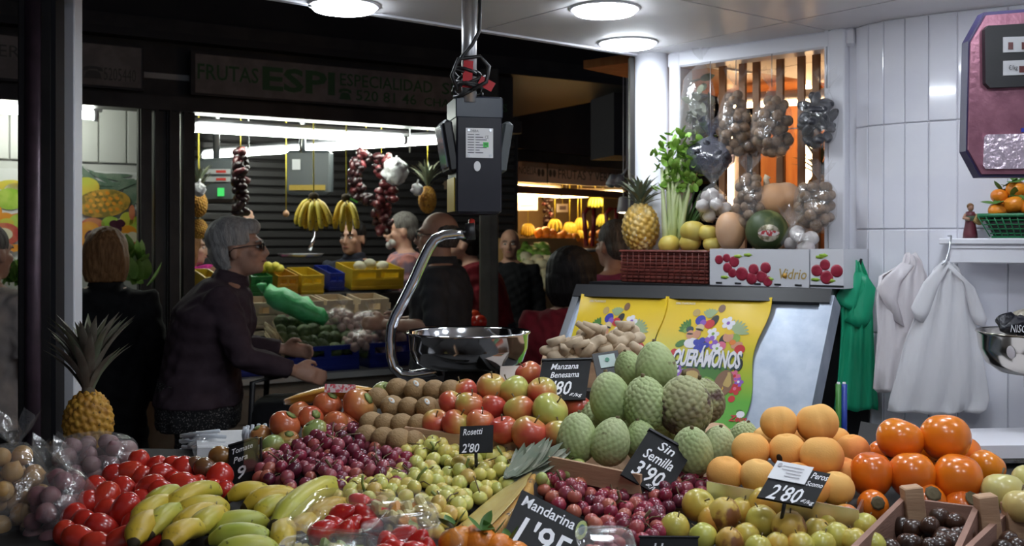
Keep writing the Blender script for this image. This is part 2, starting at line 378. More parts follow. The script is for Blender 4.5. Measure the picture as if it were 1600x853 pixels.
def tube_lamp(name, label, p0, p1, r, m, group=None, hous=None, hang=None):
    p0, p1 = Vector(p0), Vector(p1); t = thing(name, label, 'lamp', (p0 + p1) / 2, group)
    W('tube', MB().tube([p0, p1], r, 10), m, t)
    dv = (p1 - p0).normalized(); off = Vector((0, 0, r + .018)) if abs(dv.z) < .7 else wn * (r + .018)
    W('housing', MB().tube([p0 - dv * .03 + off, p1 + dv * .03 + off], .022, 6), hous or M['white'], t)
    if hang:
        for k in (.15, .85): q = p0.lerp(p1, k) + off; W('hanger', MB().tube([q, Vector((q.x, q.y, hang))], .004, 6), M['steel'], t)
    for q in (p0, p1): W('holder', MB().tube([q - dv * .012, q + dv * .012], r + .008, 8), M['white'], t)
    return t
q = wpo(1141, .95); tube_lamp('upright_tube_lamp', 'upright warm tube lamp on the varnished wall behind the wired walnut bags', (q.x, q.y, 1.60), (q.x, q.y, 2.12), .010, M['warmtube'])
q = wpo(1262, .95); tube_lamp('upright_tube_lamp', 'longer upright warm tube lamp behind the screen beside the dark dried bag', (q.x, q.y, 1.62), (q.x, q.y, 2.2), .012, M['warmtube'])
a, b = wpo(1135, .8), wpo(1330, .8); tube_lamp('ceiling_tube_lamp', 'level warm tube lamp high behind the slatted screen', (a.x, a.y, 2.08), (b.x, b.y, 2.06), .011, M['warmtube'])
# dark near uprights on the left
a = at(64, 374, 2.60)
pl = thing('dark_upright', 'plum brown metal upright beside the white post at the stall corner', 'post', (a.x, a.y, 0))
W('profile', MB().box((a.x, a.y, 1.3), (.088, .07, 2.6), bev=.008), M['darkmetal'], pl)
W('round_face', MB().tube([(a.x - .004, a.y - .03, 0), (a.x - .004, a.y - .03, 2.6)], .022, 12), M['plum'], pl)
W('edge_strip', MB().box((a.x + .047, a.y - .01, 1.3), (.012, .05, 2.6)), M['black'], pl)
a = at(109, 374, 2.66); pw = thing('white_post', 'narrow white lacquered post behind the crowned pineapple', 'post', (a.x, a.y, 0))
W('shaft', MB().box((a.x, a.y, 1.3), (.046, .05, 2.6), bev=.005), M['white'], pw)
W('foot_plate', MB().box((a.x, a.y, .01), (.1, .1, .02)), M['white'], pw)

# ---------------------------------------------------------------- downlights of the stall
M['led'] = glow('cold led diffuser', (.86, .93, 1.0), LAMP)
def downlight(x, y, label):
    t = thing('downlight', label, 'lamp', (x, y, CZ - .002), 'round led downlights in the stall ceiling')
    put('diffuser', MB().lathe([(.077, -.012), (.079, -.010), (.079, 0)], 32).mesh('diffuser', M['led']), t)
    put('rim', MB().lathe([(.080, -.001), (.080, -.003), (.090, -.003), (.094, 0.001), (.080, .001)], 32).mesh('rim', M['white']), t)
for px, py, lb in ((537, 8, 'round led downlight above the dark stall fascia, left of the scale pole'), (945, 13, 'round led downlight over the aisle, the first of a close pair'), (981, 66, 'round led downlight beside the white corner column')):
    q = at(px, py, .6 * F / (HOR - py)); downlight(q.x, q.y, lb)
for x, y in ((.15, 1.75), (.72, 1.95), (.45, 1.15), (1.25, 1.5), (.3, .5), (.9, .4), (1.06, 2.2)):
    downlight(x, y, 'round led downlight in the ceiling above the fruit counter')

# ================================================================ STALLS ACROSS THE AISLE
LA = Vector((.847, .532, 0)); LN = Vector((-.532, .847, 0)); L0 = Vector((-1.7, 5.5, 0)); la = math.atan2(LA.y, LA.x); RL = Matrix.Rotation(la, 4, 'Z')
def ln(t, off=0, z=0): return L0 + LA * t + LN * off + Vector((0, 0, z))
def lpx(px, off=0):
    k = (px - 800) / F; o = L0 + LN * off; t = (k * o.y - o.x) / (LA.x - k * LA.y); return t
M['sign'] = mat('aged sign panel', (.26, .23, .21), .6, var=(12, (.20, .175, .16), .4, .6))
M['signgreen'] = mat('sign green', (.045, .12, .045), .6)
M['signgrey'] = mat('sign dark lettering', (.10, .10, .085), .6)
M['shutter'] = mat('dark roller shutter', (.024, .022, .022), .5, .2)
M['coldtube'] = glow('cold fluorescent', (.93, 1.0, .90), TUBE)
M['stallwhite'] = mat('stall white panel', (.50, .50, .47), .5)
M['counter'] = mat('counter front', (.30, .26, .20), .6, var=(8, (.25, .21, .16), .4, .6))
# fascia over all stalls
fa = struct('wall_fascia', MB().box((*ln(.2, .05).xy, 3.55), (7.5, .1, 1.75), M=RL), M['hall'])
struct('trim_30', MB().box((*ln(.2, .02).xy, 2.66), (7.5, .12, .10), M=RL), M['darkmetal'])
struct('trim_31', MB().box((*ln(-.05, .02).xy, 2.265), (4.2, .14, .075), M=RL), M['darkmetal'])
struct('trim_32', MB().box((*ln(-.05, .07).xy, 2.45), (4.2, .03, .40), M=RL), M['darkmetal'])
b = Board(ln(.80, -.01, 2.98), ln(1.02, -.01, 2.98), ln(.80, -.01, 2.84)); m_ = MB(); b.text(m_, '303', 0, 0, 1, 1, .002)
nb = thing('stall_number', 'faint pale stall number on the dark fascia under the led downlight', 'number', ln(.9, 0, 2.84)); W('digits', m_, mat('faint number', (.07, .065, .08), .7), nb)
def signboard(name, label, t0, t1, z0, z1, off=-.02):
    s = thing(name, label, 'sign', ln((t0 + t1) / 2, off, z0))
    bd = Board(ln(t0, off, z1), ln(t1, off, z1), ln(t0, off, z0)); m_ = MB(); bd.rect(m_, 0, 0, 1, 1, -.03, 0); W('panel', m_, M['sign'], s)
    m_ = MB(); g = .012
    for r in ((-g, -.06, 1 + g, 0), (-g, 1, 1 + g, 1.06), (-g, 0, 0, 1), (1, 0, 1 + g, 1)): bd.rect(m_, *r, -.03, .008)
    W('sign_frame', m_, M['darkmetal'], s); return s, bd
def phone(bd, m_, u, v, su, sv):
    bd.poly(m_, [(u, v + sv), (u + .12 * su, v + .5 * sv), (u + .3 * su, v + .36 * sv), (u + .7 * su, v + .36 * sv), (u + .88 * su, v + .5 * sv), (u + su, v + sv)], .001, .002)
    bd.poly(m_, [(u - .06 * su, v + .38 * sv), (u, v + .1 * sv), (u + .3 * su, v), (u + .7 * su, v), (u + su, v + .1 * sv), (u + 1.06 * su, v + .38 * sv), (u + .8 * su, v + .38 * sv), (u + .74 * su, v + .24 * sv), (u + .26 * su, v + .24 * sv), (u + .2 * su, v + .38 * sv)], .001, .002)
t0, t1 = lpx(303), 1.80
s, bd = signboard('shop_sign', 'long aged fruit stall sign with green lettering above the fluorescent tubes', t0, t1, 2.335, 2.545)
m_ = MB(); ex = lambda px: (lpx(px) - t0) / (t1 - t0)
bd.text(m_, 'FRUTAS', ex(307), .24, ex(402), .64, .002, 0, 0, .012); bd.text(m_, 'ESPI', ex(408), .16, ex(521), .80, .002, 0, 0, .03)
bd.text(m_, 'ESPECIALIDAD', ex(529), .16, ex(673), .50, .002, 0, 0, .008); bd.text(m_, 'SETAS', ex(688), .16, ex(762), .50, .002, 0, 0, .008)
phone(bd, m_, ex(528), .58, ex(546) - ex(528), .30)
bd.text(m_, '520 81 46', ex(554), .58, ex(648), .88, .002, 0, 0, .008); bd.text(m_, 'CHAMPIÑONES', ex(660), .58, ex(790), .88, .002, 0, 0, .008)
W('lettering', m_, M['signgreen'], s)
t0, t1 = lpx(-60), lpx(220); s, bd = signboard('shop_sign', 'faded grocer sign with a telephone number over the fruit mural stall', t0, t1, 2.335, 2.545)
m_ = MB(); bd.text(m_, 'VERDURAS', ex(-25), .22, ex(128), .50, .002); phone(bd, m_, ex(130), .54, ex(158) - ex(130), .30); bd.text(m_, '5205440', ex(161), .55, ex(211), .86, .002)
W('lettering', m_, M['signgrey'], s)
# folded metal doors between the stalls, end pillar
td, te = lpx(214), lpx(302)
for i in range(4):
    a, b2 = td + (te - td) * i / 4, td + (te - td) * (i + 1) / 4; c = ln((a + b2) / 2, 0)
    g = thing('folding_door_leaf', ['dark folded door leaf next to the fruit mural stall', 'dark folded door leaf, second from the fruit mural', 'dark folded door leaf, third from the fruit mural', 'dark folded door leaf at the edge of the lit stall opening'][i], 'door leaf', (c.x, c.y, 0))
    W('leaf', MB().box((c.x, c.y + (.02 if i % 2 else 0), 1.13), (b2 - a - .006, .04, 2.26), M=RL), M['darkmetal'], g)
    e = ln(a + .02, -.03); W('rib', MB().box((e.x, e.y, 1.13), (.018, .025, 2.26), M=RL), M['darkmetal'], g)
c = at(764, 374, 6.3); pg = thing('green_pillar', 'grey green metal pillar in front of the man in a red jumper', 'pillar', (c.x, c.y, 0))
M['gpillar'] = mat('grey green paint', (.10, .10, .085), .45, .2, var=(6, (.07, .07, .06), .4, .6))
W('shaft', MB().box((c.x, c.y, 1.3), (.115, .1, 2.6), bev=.01), M['gpillar'], pg)
W('rib', MB().box((c.x - .005, c.y - .053, 1.3), (.03, .012, 2.6)), M['gpillar'], pg)
# interior of the lit stall
c = ln(1.2, 2.3); bs = struct('wall_shutter', MB().box((c.x, c.y, 1.35), (4.6, .05, 2.7), M=RL), M['shutter'])
sm_ = MB().box((0, 0, 0), (4.5, .03, .062), bev=.012).mesh('slat', M['shutter'])
for k in range(34): put('slat', sm_, bs, loc=(c.x - LN.x * .04, c.y - LN.y * .04, .5 + k * .068), rot=(0, 0, la))
struct('ceiling_stall', MB().box((*ln(.9, 1.15).xy, 2.62), (4.6, 2.4, .04), M=RL), M['shutter'])
c = ln(-.13, 1.22); struct('wall_partition', MB().box((c.x, c.y, 1.3), (.04, 2.1, 2.6), M=RL), M['shutter'])
c = ln(.45, 2.05, 1.98); gp = thing('shutter_panel', 'pale green grey panel hanging behind the steel scale in the lit stall', 'panel', c)
W('panel', MB().box(c, (.09, .03, .55), M=RL), mat('pale green panel', (.30, .36, .33), .5), gp); W('clip', MB().box(c + Vector((0, 0, .29)), (.04, .04, .04), M=RL), M['steel'], gp)
a, b2 = ln(lpx(300, .22), .22, 2.17), ln(lpx(632, .22), .22, 2.17)
tl = tube_lamp('fluorescent_lamp', 'long bright fluorescent lamp just under the green lettered sign', a, b2, .022, M['coldtube'])
tube_lamp('fluorescent_lamp', 'second fluorescent lamp slanting back behind the hanging bananas', at(318, 243, 7.7), at(694, 219, 6.5), .022, M['coldtube'])
for px in (388, 470, 640): 
    a = at(px, 214, 6.6); W('hanger_hook', MB().tube([(a.x, a.y, a.z - .1), (a.x, a.y, 2.6)], .006, 6), M['steel'], tl)
# left stall: white interior, mural
c = ln(lpx(60), .56); lw = struct('wall_white', MB().box((c.x, c.y, 1.3), (1.7, .05, 2.6), M=RL), M['stallwhite'])
for k in range(11):
    q = c + LA * (-.75 + .15 * k) - LN * .035; put('panel', MB().box((0, 0, 0), (.143, .02, .52), bev=.004).mesh('panel', M['stallwhite']), lw, loc=(q.x, q.y, 2.24), rot=(0, 0, la))
tube_lamp('fluorescent_lamp', 'fluorescent lamp under the faded grocer sign', at(-60, 166, 5.05), at(150, 181, 5.35), .022, M['coldtube'])
struct('ceiling_mural_stall', MB().box((*ln(lpx(60), .3).xy, 2.42), (1.7, .5, .03), M=RL), M['stallwhite'])
MO = .50; mz1, mz0 = 1.93, 1.43
mu = thing('fruit_mural', 'printed panel of giant fruit photographs on the stall back wall', 'mural', ln(lpx(90, MO), MO, mz0))
ml, mr2 = lpx(-110, MO), lpx(219, MO); bd = Board(ln(ml, MO, mz1), ln(mr2, MO, mz1), ln(ml, MO, mz0)); m_ = MB(); bd.rect(m_, 0, 0, 1, 1, -.012, 0)
W('sheet', m_, mat('mural ground', (.62, .62, .60), .35), mu)
def ms(name, cols, scale=6, **k): return skinmat(name, cols, scale, .1, 0, 0, .2, .35, **k)
MU = {'g': mat('print green', (.25, .42, .03), .35, var=(14, (.40, .52, .08), .4, .6)), 'r': mat('print red', (.45, .05, .04), .35, var=(10, (.60, .22, .10), .4, .65)), 'o': mat('print orange', (.72, .27, .02), .35, var=(12, (.78, .38, .05), .4, .6)),
      'y': mat('print yellow', (.62, .45, .05), .35, var=(10, (.5, .50, .06), .4, .6)), 'p': mat('print pale', (.66, .60, .42), .35), 'd': mat('print plum', (.06, .012, .025), .3), 'n': mat('print pineapple', (.50, .28, .04), .4, var=(30, (.22, .16, .03), .45, .55)), 'l': mat('print leaf', (.09, .15, .10), .4, var=(20, (.17, .22, .16), .4, .6))}
def mup(kind, px, py, rx, ry, ang=0, h=.002, n=18, name='printed_fruit'):
    d = ln(lpx(px, MO), MO).y; z = EYE - (py - HOR) / F * d
    u = (lpx(px, MO) - ml) / (mr2 - ml); v = (mz1 - z) / (mz1 - mz0)
    x = MB(); bd.disc(x, u, v, rx * d / F / bd.U / .86, ry * d / F / bd.V, h, h + .0015, 0, n, ang); W(name, x, MU[kind], mu)
mup('y', 18, 290, 18, 9); mup('p', 24, 298, 14, 12); mup('g', 15, 311, 18, 17, 0, .004); mup('r', 28, 345, 14, 12); mup('o', 8, 340, 10, 8, 0, .005); mup('g', 30, 350, 14, 16, 0, .006); mup('y', 10, 348, 9, 7, 0, .008)
mup('r', 6, 366, 20, 18, 0, .009); mup('p', 4, 366, 12, 10, 0, .011); mup('o', 20, 388, 11, 6, -.2, .012); mup('y', 40, 362, 10, 14, 0, .004); mup('o', -25, 330, 22, 20, 0, .003); mup('g', -40, 366, 20, 20, 0, .005)
for i in range(13): mup('l', 128 + i * 5.2, 281 + .06 * (i - 5) ** 2 - 8 * math.sin(i * .9), 27, 3.2, 1.1 - i * .11 + .2 * math.sin(i * 2), .002 + .0006 * i, 8, 'printed_leaf')
mup('y', 134, 292, 17, 15, 0, .012); mup('n', 161, 318, 35, 22, -.12, .0130, 22)
for i in range(6):
    for j in range(4):
        x, y = 136 + i * 10.3 + (j % 2) * 5, 305 + j * 8.6 - i * 1.0
        if ((x - 161) / 32) ** 2 + ((y - 318) / 19) ** 2 < 1: mup('o', x, y, 3.3, 2.9, .6, .0148, 6, 'printed_eye')
mup('r', 144, 352, 15, 12, 0, .015); mup('o', 137, 366, 17, 20, .5, .017); mup('d', 138, 368, 5, 9, .5, .019); mup('g', 172, 349, 12, 11, 0, .015); mup('d', 177, 350, 6, 6, 0, .018); mup('d', 187, 349, 6, 6, 0, .018); mup('d', 182, 358, 6, 6, 0, .019)
mup('o', 199, 362, 11, 10, 0, .016); mup('y', 199, 342, 10, 11, 0, .015); mup('r', 205, 332, 4, 12, 0, .016); mup('o', 168, 365, 13, 8, 0, .016); mup('p', 195, 373, 9, 9, 0, .018); mup('l', 205, 300, 11, 22, 0, .004, 10); mup('g', 210, 352, 8, 14, 0, .015); mup('p', 206, 372, 8, 10, 0, .017); mup('r', 210, 385, 8, 7, 0, .018); mup('g', 203, 395, 8, 8, 0, .019)
# counter of that stall, greens on it
c0 = at(150, 600, 5.05); c = ln(-.99, -.36); ct = thing('white_counter', 'white topped counter below the fruit mural', 'counter', (c.x, c.y, 0))
W('top', MB().box((c.x, c.y, .885), (1.62, .5, .05), M=RL), M['white'], ct); W('front', MB().box((*(c - LN * -.02).xy, .43), (1.56, .42, .86), M=RL), M['counter'], ct)
def leafmesh(L_, w_, bend, m_, name='leaf', seg=5, fold=.25):
    mb = MB(); vs = []; 
    for i in range(seg + 1):
        t = i / seg; wi = w_ * (math.sin(math.pi * min(1, t * .86 + .14)) ** .8 if i < seg else .02); y = L_ * t * math.cos(bend * t * .6); z = L_ * t * math.sin(bend * t * .6)
        vs += [(-wi / 2, y, z + fold * wi / 2), (0, y, z), (wi / 2, y, z + fold * wi / 2)]
    fs = []
    for i in range(seg): fs += [(i * 3, i * 3 + 1, i * 3 + 4, i * 3 + 3), (i * 3 + 1, i * 3 + 2, i * 3 + 5, i * 3 + 4)]
    mb.add(vs, fs); return mb.mesh(name, m_)
M['greens'] = mat('leafy greens', (.10, .24, .03), .45, var=(10, (.20, .34, .07), .4, .6))
lm = leafmesh(.13, .08, .6, M['greens'])
for px, py, k, lb in ((22, 430, 22, 'bunch of leafy greens on the white counter left of the dark upright'), (208, 398, 18, 'pale cabbage greens beside the folded dark doors'), (212, 430, 16, 'lower cabbage greens beside the folded dark doors')):
    q = at(px, py + 18, 5.15 if px > 100 else 5.0); g = thing('leafy_greens', lb, 'greens', q, 'greens on the white counter')
    for i in range(k): put('leaf', lm, g, loc=(rnd.uniform(-.05, .05), rnd.uniform(-.04, .04), rnd.uniform(0, .05)), rot=(rnd.uniform(.2, 1.3), 0, rnd.uniform(0, 6.28)), scale=rnd.uniform(.6, 1.1))
gst = thing('greens_rack', 'pale stepped rack holding the leafy greens below the mural', 'rack', ln(-.95, .1, 0)); 
c = ln(-.95, .14); W('step', MB().box((c.x, c.y, .63), (1.2, .18, 1.26), M=RL), M['stallwhite'], gst); c = ln(-.95, .36); W('step', MB().box((c.x, c.y, .71), (1.2, .22, 1.42), M=RL), M['stallwhite'], gst)
# ================================================================ PEOPLE
M['skin'] = mat('skin', (.50, .29, .21), .5, sss=.1, var=(25, (.44, .23, .16), .45, .7), bump=(120, .08))
M['skin2'] = mat('tanned skin', (.40, .22, .15), .5, sss=.1, var=(25, (.34, .17, .11), .45, .7), bump=(120, .08))
M['eyew'] = mat('eye white', (.65, .62, .58), .3); M['iris'] = mat('dark iris', (.03, .02, .015), .2); M['lip'] = mat('lips', (.36, .13, .11), .5)
def cloth(name, c, c2, sc=14, rough=.85, lo=.4, hi=.6): return mat(name, c, rough, spec=.2, var=(sc, c2, lo, hi), bump=(9, .35, .02))
def hairmat(name, c, c2): return mat(name, c, .6, spec=.2, var=(30, c2, .35, .65), stretch=(4, 4, .5), bump=(60, .7, .006))
def ring(c, hw, hd, n=16, e=2.4, ax=None):
    c = Vector(c); out = []
    for i in range(n):
        q = 2 * math.pi * i / n; x = math.copysign(abs(math.cos(q)) ** (2 / e), math.cos(q)) * hw; y = math.copysign(abs(math.sin(q)) ** (2 / e), math.sin(q)) * hd
        out.append(c + Vector((x, y, 0)))
    return out
TORSO = [(.84, .160, .110, 0), (.93, .172, .122, -.005), (1.03, .152, .112, 0), (1.15, .155, .118, .005), (1.28, .180, .122, .0), (1.36, .178, .102, -.005), (1.405, .130, .080, -.008), (1.44, .062, .060, -.008)]
def hand(mb, w, d, nrm, curl=.5, side=1):
    d = Vector(d).normalized(); n = Vector(nrm); n = (n - d * n.dot(d)).normalized(); s = d.cross(n) * side      # d along the hand, n out of the back, s towards the thumb
    mb.tube([w - d * .01, w + d * .03, w + d * .065, w + d * .09], [.026, .034, .038, .034], 10, flat=.5, up=n)
    for i, (o, L_) in enumerate(((.028, .070), (.009, .078), (-.010, .073), (-.028, .058))):
        p = w + d * .085 + s * o; a = 0; pts = [p]
        for k in range(3):
            a += curl * (.5 if k == 0 else .75); p = p + (d * math.cos(a) - n * math.sin(a)) * (L_ * (.45, .32, .23)[k]); pts.append(p)
        mb.tube(pts, [.0092, .009, .0082, .007], 8)
    p = w + d * .02 + s * .03; mb.tube([p, p + d * .028 + s * .022 - n * .008, p + d * .056 + s * .026 - n * .022, p + d * .074 + s * .018 - n * .034], [.013, .012, .0105, .008], 8)
def person(label, x, y, face, h=1.68, lean=0.0, headyaw=0.0, headpitch=0.0, girth=1.0, skin='skin', top=None, topmat=None, bottom=None, arms=None, sleeve=1.0, hem=.86, hair=None, hairmat_=None, extras=(), skirt=False, voxel=.010, hunch=0.0, headfwd=0.0, z0=0.0, tuck=None):
    root = thing('person', label, 'person', (x, y, z0)); k = h / 1.70
    root.rotation_euler = (0, 0, face - math.pi / 2); root.scale = (k, k, k)
    hip = Vector((0, 0, .92))
    def bendp(p):                              # lean the upper body about the hips
        p = Vector(p); t = max(0, p.z - .92)
        if t <= 0: return p
        a = lean + hunch * min(1, t / .5)
        return hip + Vector((p.x, p.y * math.cos(a) + t * math.sin(a), t * math.cos(a) - p.y * math.sin(a)))
    B = MB()
    B.loft([[bendp(q) for q in ring((0, yo, z), hw * (girth if z < 1.35 else 1), hd * (girth if z < 1.35 else 1))] for z, hw, hd, yo in TORSO])
    for sx in (-1, 1): B.tube([(sx * .085, 0, .93), (sx * .095, .01, .72), (sx * .095, .012, .50), (sx * .095, -.008, .30), (sx * .095, -.015, .09)], [.088, .078, .055, .050, .036], 10); B.tube([(sx * .095, -.05, .04), (sx * .10, .04, .045), (sx * .105, .15, .03)], [.036, .04, .028], 8, flat=.8)
    nk = bendp((0, 0, 1.40)); hc = bendp((0, 0, 1.48)) + Vector((0, .02 + headfwd, .085))
    B.tube([nk, nk.lerp(hc, .5) + Vector((0, -.005, 0)), hc + Vector((0, -.01, -.03))], [.060, .054, .056], 12)
    HM = Matrix.Translation(hc) @ Matrix.Rotation(headyaw, 4, 'Z') @ Matrix.Rotation(-headpitch, 4, 'X')
    HB = MB()
    for c, r in (((0, -.012, .035), (.076, .096, .088)), ((0, .022, -.035), (.061, .074, .080)), ((0, .070, -.088), (.027, .024, .022)), ((0, .045, -.075), (.046, .048, .036)), ((.038, .060, -.02), (.026, .026, .024)), ((-.038, .060, -.02), (.026, .026, .024)), ((0, .078, .030), (.052, .022, .014)), ((0, .092, -.058), (.022, .012, .012))): HB.ball(c, r, 16, 12)
    HB.tube([(0, .090, .020), (0, .106, -.006), (0, .114, -.028), (0, .100, -.038)], [.009, .011, .0155, .012], 8)
    for sx in (-1, 1): HB.ball((sx * .077, -.012, -.012), (.009, .020, .033), 10, 8); HB.ball((sx * .011, .100, -.032), (.008, .010, .008), 8, 6)
    B.add([HM @ Vector(p) for p in HB.v], HB.f)
    A = arms or {}; S = {}
    for sx in (-1, 1):
        sh = bendp((sx * .172, -.005, 1.365)); el, wr, hn, cu = A.get(sx, (bendp((sx * .235, -.02, 1.10)), bendp((sx * .235, .07, .865)), (sx * 1, 0, 0), .5))
        el, wr = Vector(el), Vector(wr); S[sx] = (sh, el, wr)
        B.tube([bendp((sx * .11, 0, 1.36)), sh, sh.lerp(el, .5), el, el.lerp(wr, .35), wr.lerp(el, .08), wr], [.055, .058, .047, .040, .040, .028, .026], 10)
        hand(B, wr, wr - el, hn, cu, -sx if True else sx)
    put('body', remesh(B, voxel, 3, 'body', M[skin]), root)
    # face
    def hp(name, mb, m_): return put(name, mb.mesh(name, m_), root, loc=HM.translation, rot=HM.to_euler())
    for sx in (-1, 1):
        e = put('eye', MB().ball((sx * .030, .0835, .006), (.0135, .009, .008), 10, 8).mesh('eye', M['eyew']), root, loc=HM.translation, rot=HM.to_euler())
        put('iris', MB().ball((sx * .030, .0905, .006), (.006, .0035, .006), 8, 6).mesh('iris', M['iris']), e)
        hp('eyebrow', MB().tube([(sx * .015, .099, .024), (sx * .032, .096, .031), (sx * .050, .080, .026)], [.004, .0045, .003], 6), hairmat_ or M['iris'])
    hp('mouth', MB().tube([(-.024, .094, -.060), (-.008, .103, -.058), (.008, .103, -.058), (.024, .094, -.060)], [.003, .006, .006, .003], 6, flat=.9), M['lip'])
    # clothes
    g = .014
    T = MB(); rows = [(hem, (.178 if not skirt else .20) * girth + g, .130 * girth + g, -.004)] + [(z, hw * (girth if z < 1.35 else 1) + g, hd * (girth if z < 1.35 else 1) + g + (.012 if z > 1.3 else 0), yo) for z, hw, hd, yo in TORSO if z > hem + .03 and z < 1.42] + [(1.428, .075, .070, -.008)]
    if top == 'coat': rows.append((1.47, .070, .066, .0))
    T.loft([[bendp(q) for q in ring((0, yo, z), hw, hd)] for z, hw, hd, yo in rows])
    for sx in (-1, 1):
        sh, el, wr = S[sx]; pts = [bendp((sx * .10, 0, 1.355)), sh]; rs = [.060, .074]
        if sleeve > .3: pts += [sh.lerp(el, .55)]; rs += [.066]
        if sleeve >= .5: pts += [el]; rs += [.057]
        if sleeve >= .9: pts += [el.lerp(wr, .5), el.lerp(wr, .95)]; rs += [.050, .042]
        elif sleeve < .5: pts += [sh.lerp(el, .85)]; rs += [.064]
        T.tube(pts, rs, 12)
    fold = lambda co: .004 * np.sin(co[:, 2] * 42 + 9 * np.sin(co[:, 0] * 14 + face)) * np.sin(co[:, 1] * 23 + co[:, 0] * 11 + 2) + .0025 * np.sin(co[:, 2] * 90 + co[:, 0] * 60)
    put('top', remesh(T, .011, 2, 'top', topmat, fold), root)
    P = MB()
    if skirt:
        P.loft([ring((0, 0, z), a, b_) for z, a, b_ in ((.42, .27, .22), (.65, .24, .19), (.86, .195 * girth, .15 * girth), (1.0, .168 * girth, .128 * girth))])
    else:
        P.loft([ring((0, -.004, z), a, b_) for z, a, b_ in ((.80, .175 * girth, .128 * girth), (.90, .184 * girth, .136 * girth), (1.01, .164 * girth, .124 * girth))])
        for sx in (-1, 1): P.tube([(sx * .085, 0, .88), (sx * .095, .008, .68), (sx * .098, .010, .48), (sx * .098, -.01, .28), (sx * .098, -.012, .07)], [.100, .092, .076, .070, .066], 12)
    put('trousers' if not skirt else 'skirt', remesh(P, .013, 2, 'legs', bottom, fold), root)
    for sx in (-1, 1):
        sb = MB(); sb.tube([(sx * .095, -.075, .045), (sx * .097, -.02, .06), (sx * .10, .06, .05), (sx * .105, .17, .028)], [.034, .046, .044, .030], 12, flat=.9); sb.box((sx * .10, .045, .010), (.08, .25, .02)); put('shoe', sb.mesh('shoe', M['black']), root)
    # hair
    if hair:
        Hh = MB()
        if hair == 'short':
            Hh.ball((0, -.022, .046), (.083, .096, .090), 20, 14); Hh.ball((0, -.055, -.005), (.072, .062, .070), 16, 10)
        elif hair == 'full':                   # swept-back full grey hair
            Hh.ball((0, -.028, .060), (.092, .112, .092), 20, 14); Hh.ball((0, -.062, .000), (.082, .070, .085), 16, 10); Hh.ball((0, .050, .092), (.066, .052, .040), 14, 10); Hh.ball((0, -.05, -.055), (.066, .052, .045), 14, 10)
        elif hair == 'bob':
            Hh.ball((0, -.025, .045), (.097, .112, .100), 20, 14); Hh.loft([ring((0, -.035, z), a, b_) for z, a, b_ in ((-.115, .088, .072), (-.06, .104, .090), (.0, .104, .098), (.06, .094, .09))])
        elif hair == 'round':
            Hh.ball((0, -.03, .030), (.118, .125, .118), 20, 14); Hh.loft([ring((0, -.04, z), a, b_) for z, a, b_ in ((-.13, .085, .07), (-.07, .118, .105), (.0, .118, .11), (.05, .10, .10))])
        elif hair == 'fringe':                 # bald crown, hair round the back
            Hh.loft([ring((0, -.040, z), a, b_) for z, a, b_ in ((-.055, .060, .056), (-.02, .080, .070), (.03, .081, .074), (.055, .070, .064))])
        cut = []
        me = remesh(Hh, .006, 2, 'hair', hairmat_, lambda co: .0022 * np.sin(co[:, 0] * 150 + 30 * co[:, 2]) * np.sin(co[:, 1] * 130))
        bm = bmesh.new(); bm.from_mesh(me)      # open the face
        for f in list(bm.faces):
            c = f.calc_center_median()
            lim = {'short': .050, 'full': .055, 'bob': .062, 'round': .06, 'fringe': .012}[hair]
            if c.y > lim and c.z < .062: cut.append(f)
            elif hair in ('short', 'full') and c.z < .02 and c.y > -.035 and abs(c.x) > .05: cut.append(f)
        bmesh.ops.delete(bm, geom=cut, context='FACES'); bm.to_mesh(me); bm.free()
        put('hair', me, root, loc=HM.translation, rot=HM.to_euler())
    for ex_ in extras:
        if ex_ == 'glasses' or ex_ == 'sunglasses':
            gm = MB()
            for sx in (-1, 1):
                gm.tube([(sx * .031 + .021 * math.cos(q), .108 - abs(sx * .031 + .021 * math.cos(q)) * .12, .004 + .017 * math.sin(q)) for q in np.linspace(0, 2 * math.pi, 15)], .0022, 6)
                gm.tube([(sx * .052, .098, .010), (sx * .080, .045, .012), (sx * .084, -.01, .008), (sx * .080, -.03, -.006)], .0022, 6)
            gm.tube([(-.010, .107, .006), (.010, .107, .006)], .0022, 6); G = hp('glasses', gm, M['black'])
            if ex_ == 'sunglasses':
                lm_ = MB()
                for sx in (-1, 1): lm_.ball((sx * .031, .104, .004), (.020, .002, .016), 14, 6)
                put('lens', lm_.mesh('lens', mat('dark lens', (.02, .02, .025), .1)), G)
        if ex_ == 'beard':
            bmb = MB()
            for c, r in (((0, .085, -.090), (.036, .026, .030)), ((.034, .062, -.072), (.022, .030, .028)), ((-.034, .062, -.072), (.022, .030, .028)), ((0, .101, -.049), (.028, .007, .006))): bmb.ball(c, r, 12, 8)
            put('beard', remesh(bmb, .005, 1, 'beard', M['greyhair']), root, loc=HM.translation, rot=HM.to_euler())
        if ex_ == 'collar':
            p = bendp((0, -.005, 1.43)); put('collar', MB().lathe([(.070, -.03), (.082, .0), (.070, .035), (.064, .03), (.072, 0), (.062, -.03)], 18).mesh('collar', topmat), root, loc=p, rot=(-lean - hunch, 0, 0))
    return root
R = math.radians
M['greyhair'] = hairmat('grey hair', (.30, .29, .28), (.46, .45, .44)); M['brownhair'] = hairmat('light brown hair', (.16, .075, .030), (.30, .16, .07)); M['blackhair'] = hairmat('black hair', (.006, .005, .005), (.012, .010, .010)); M['darkgrey'] = hairmat('dark grey hair', (.07, .06, .055), (.15, .14, .13))
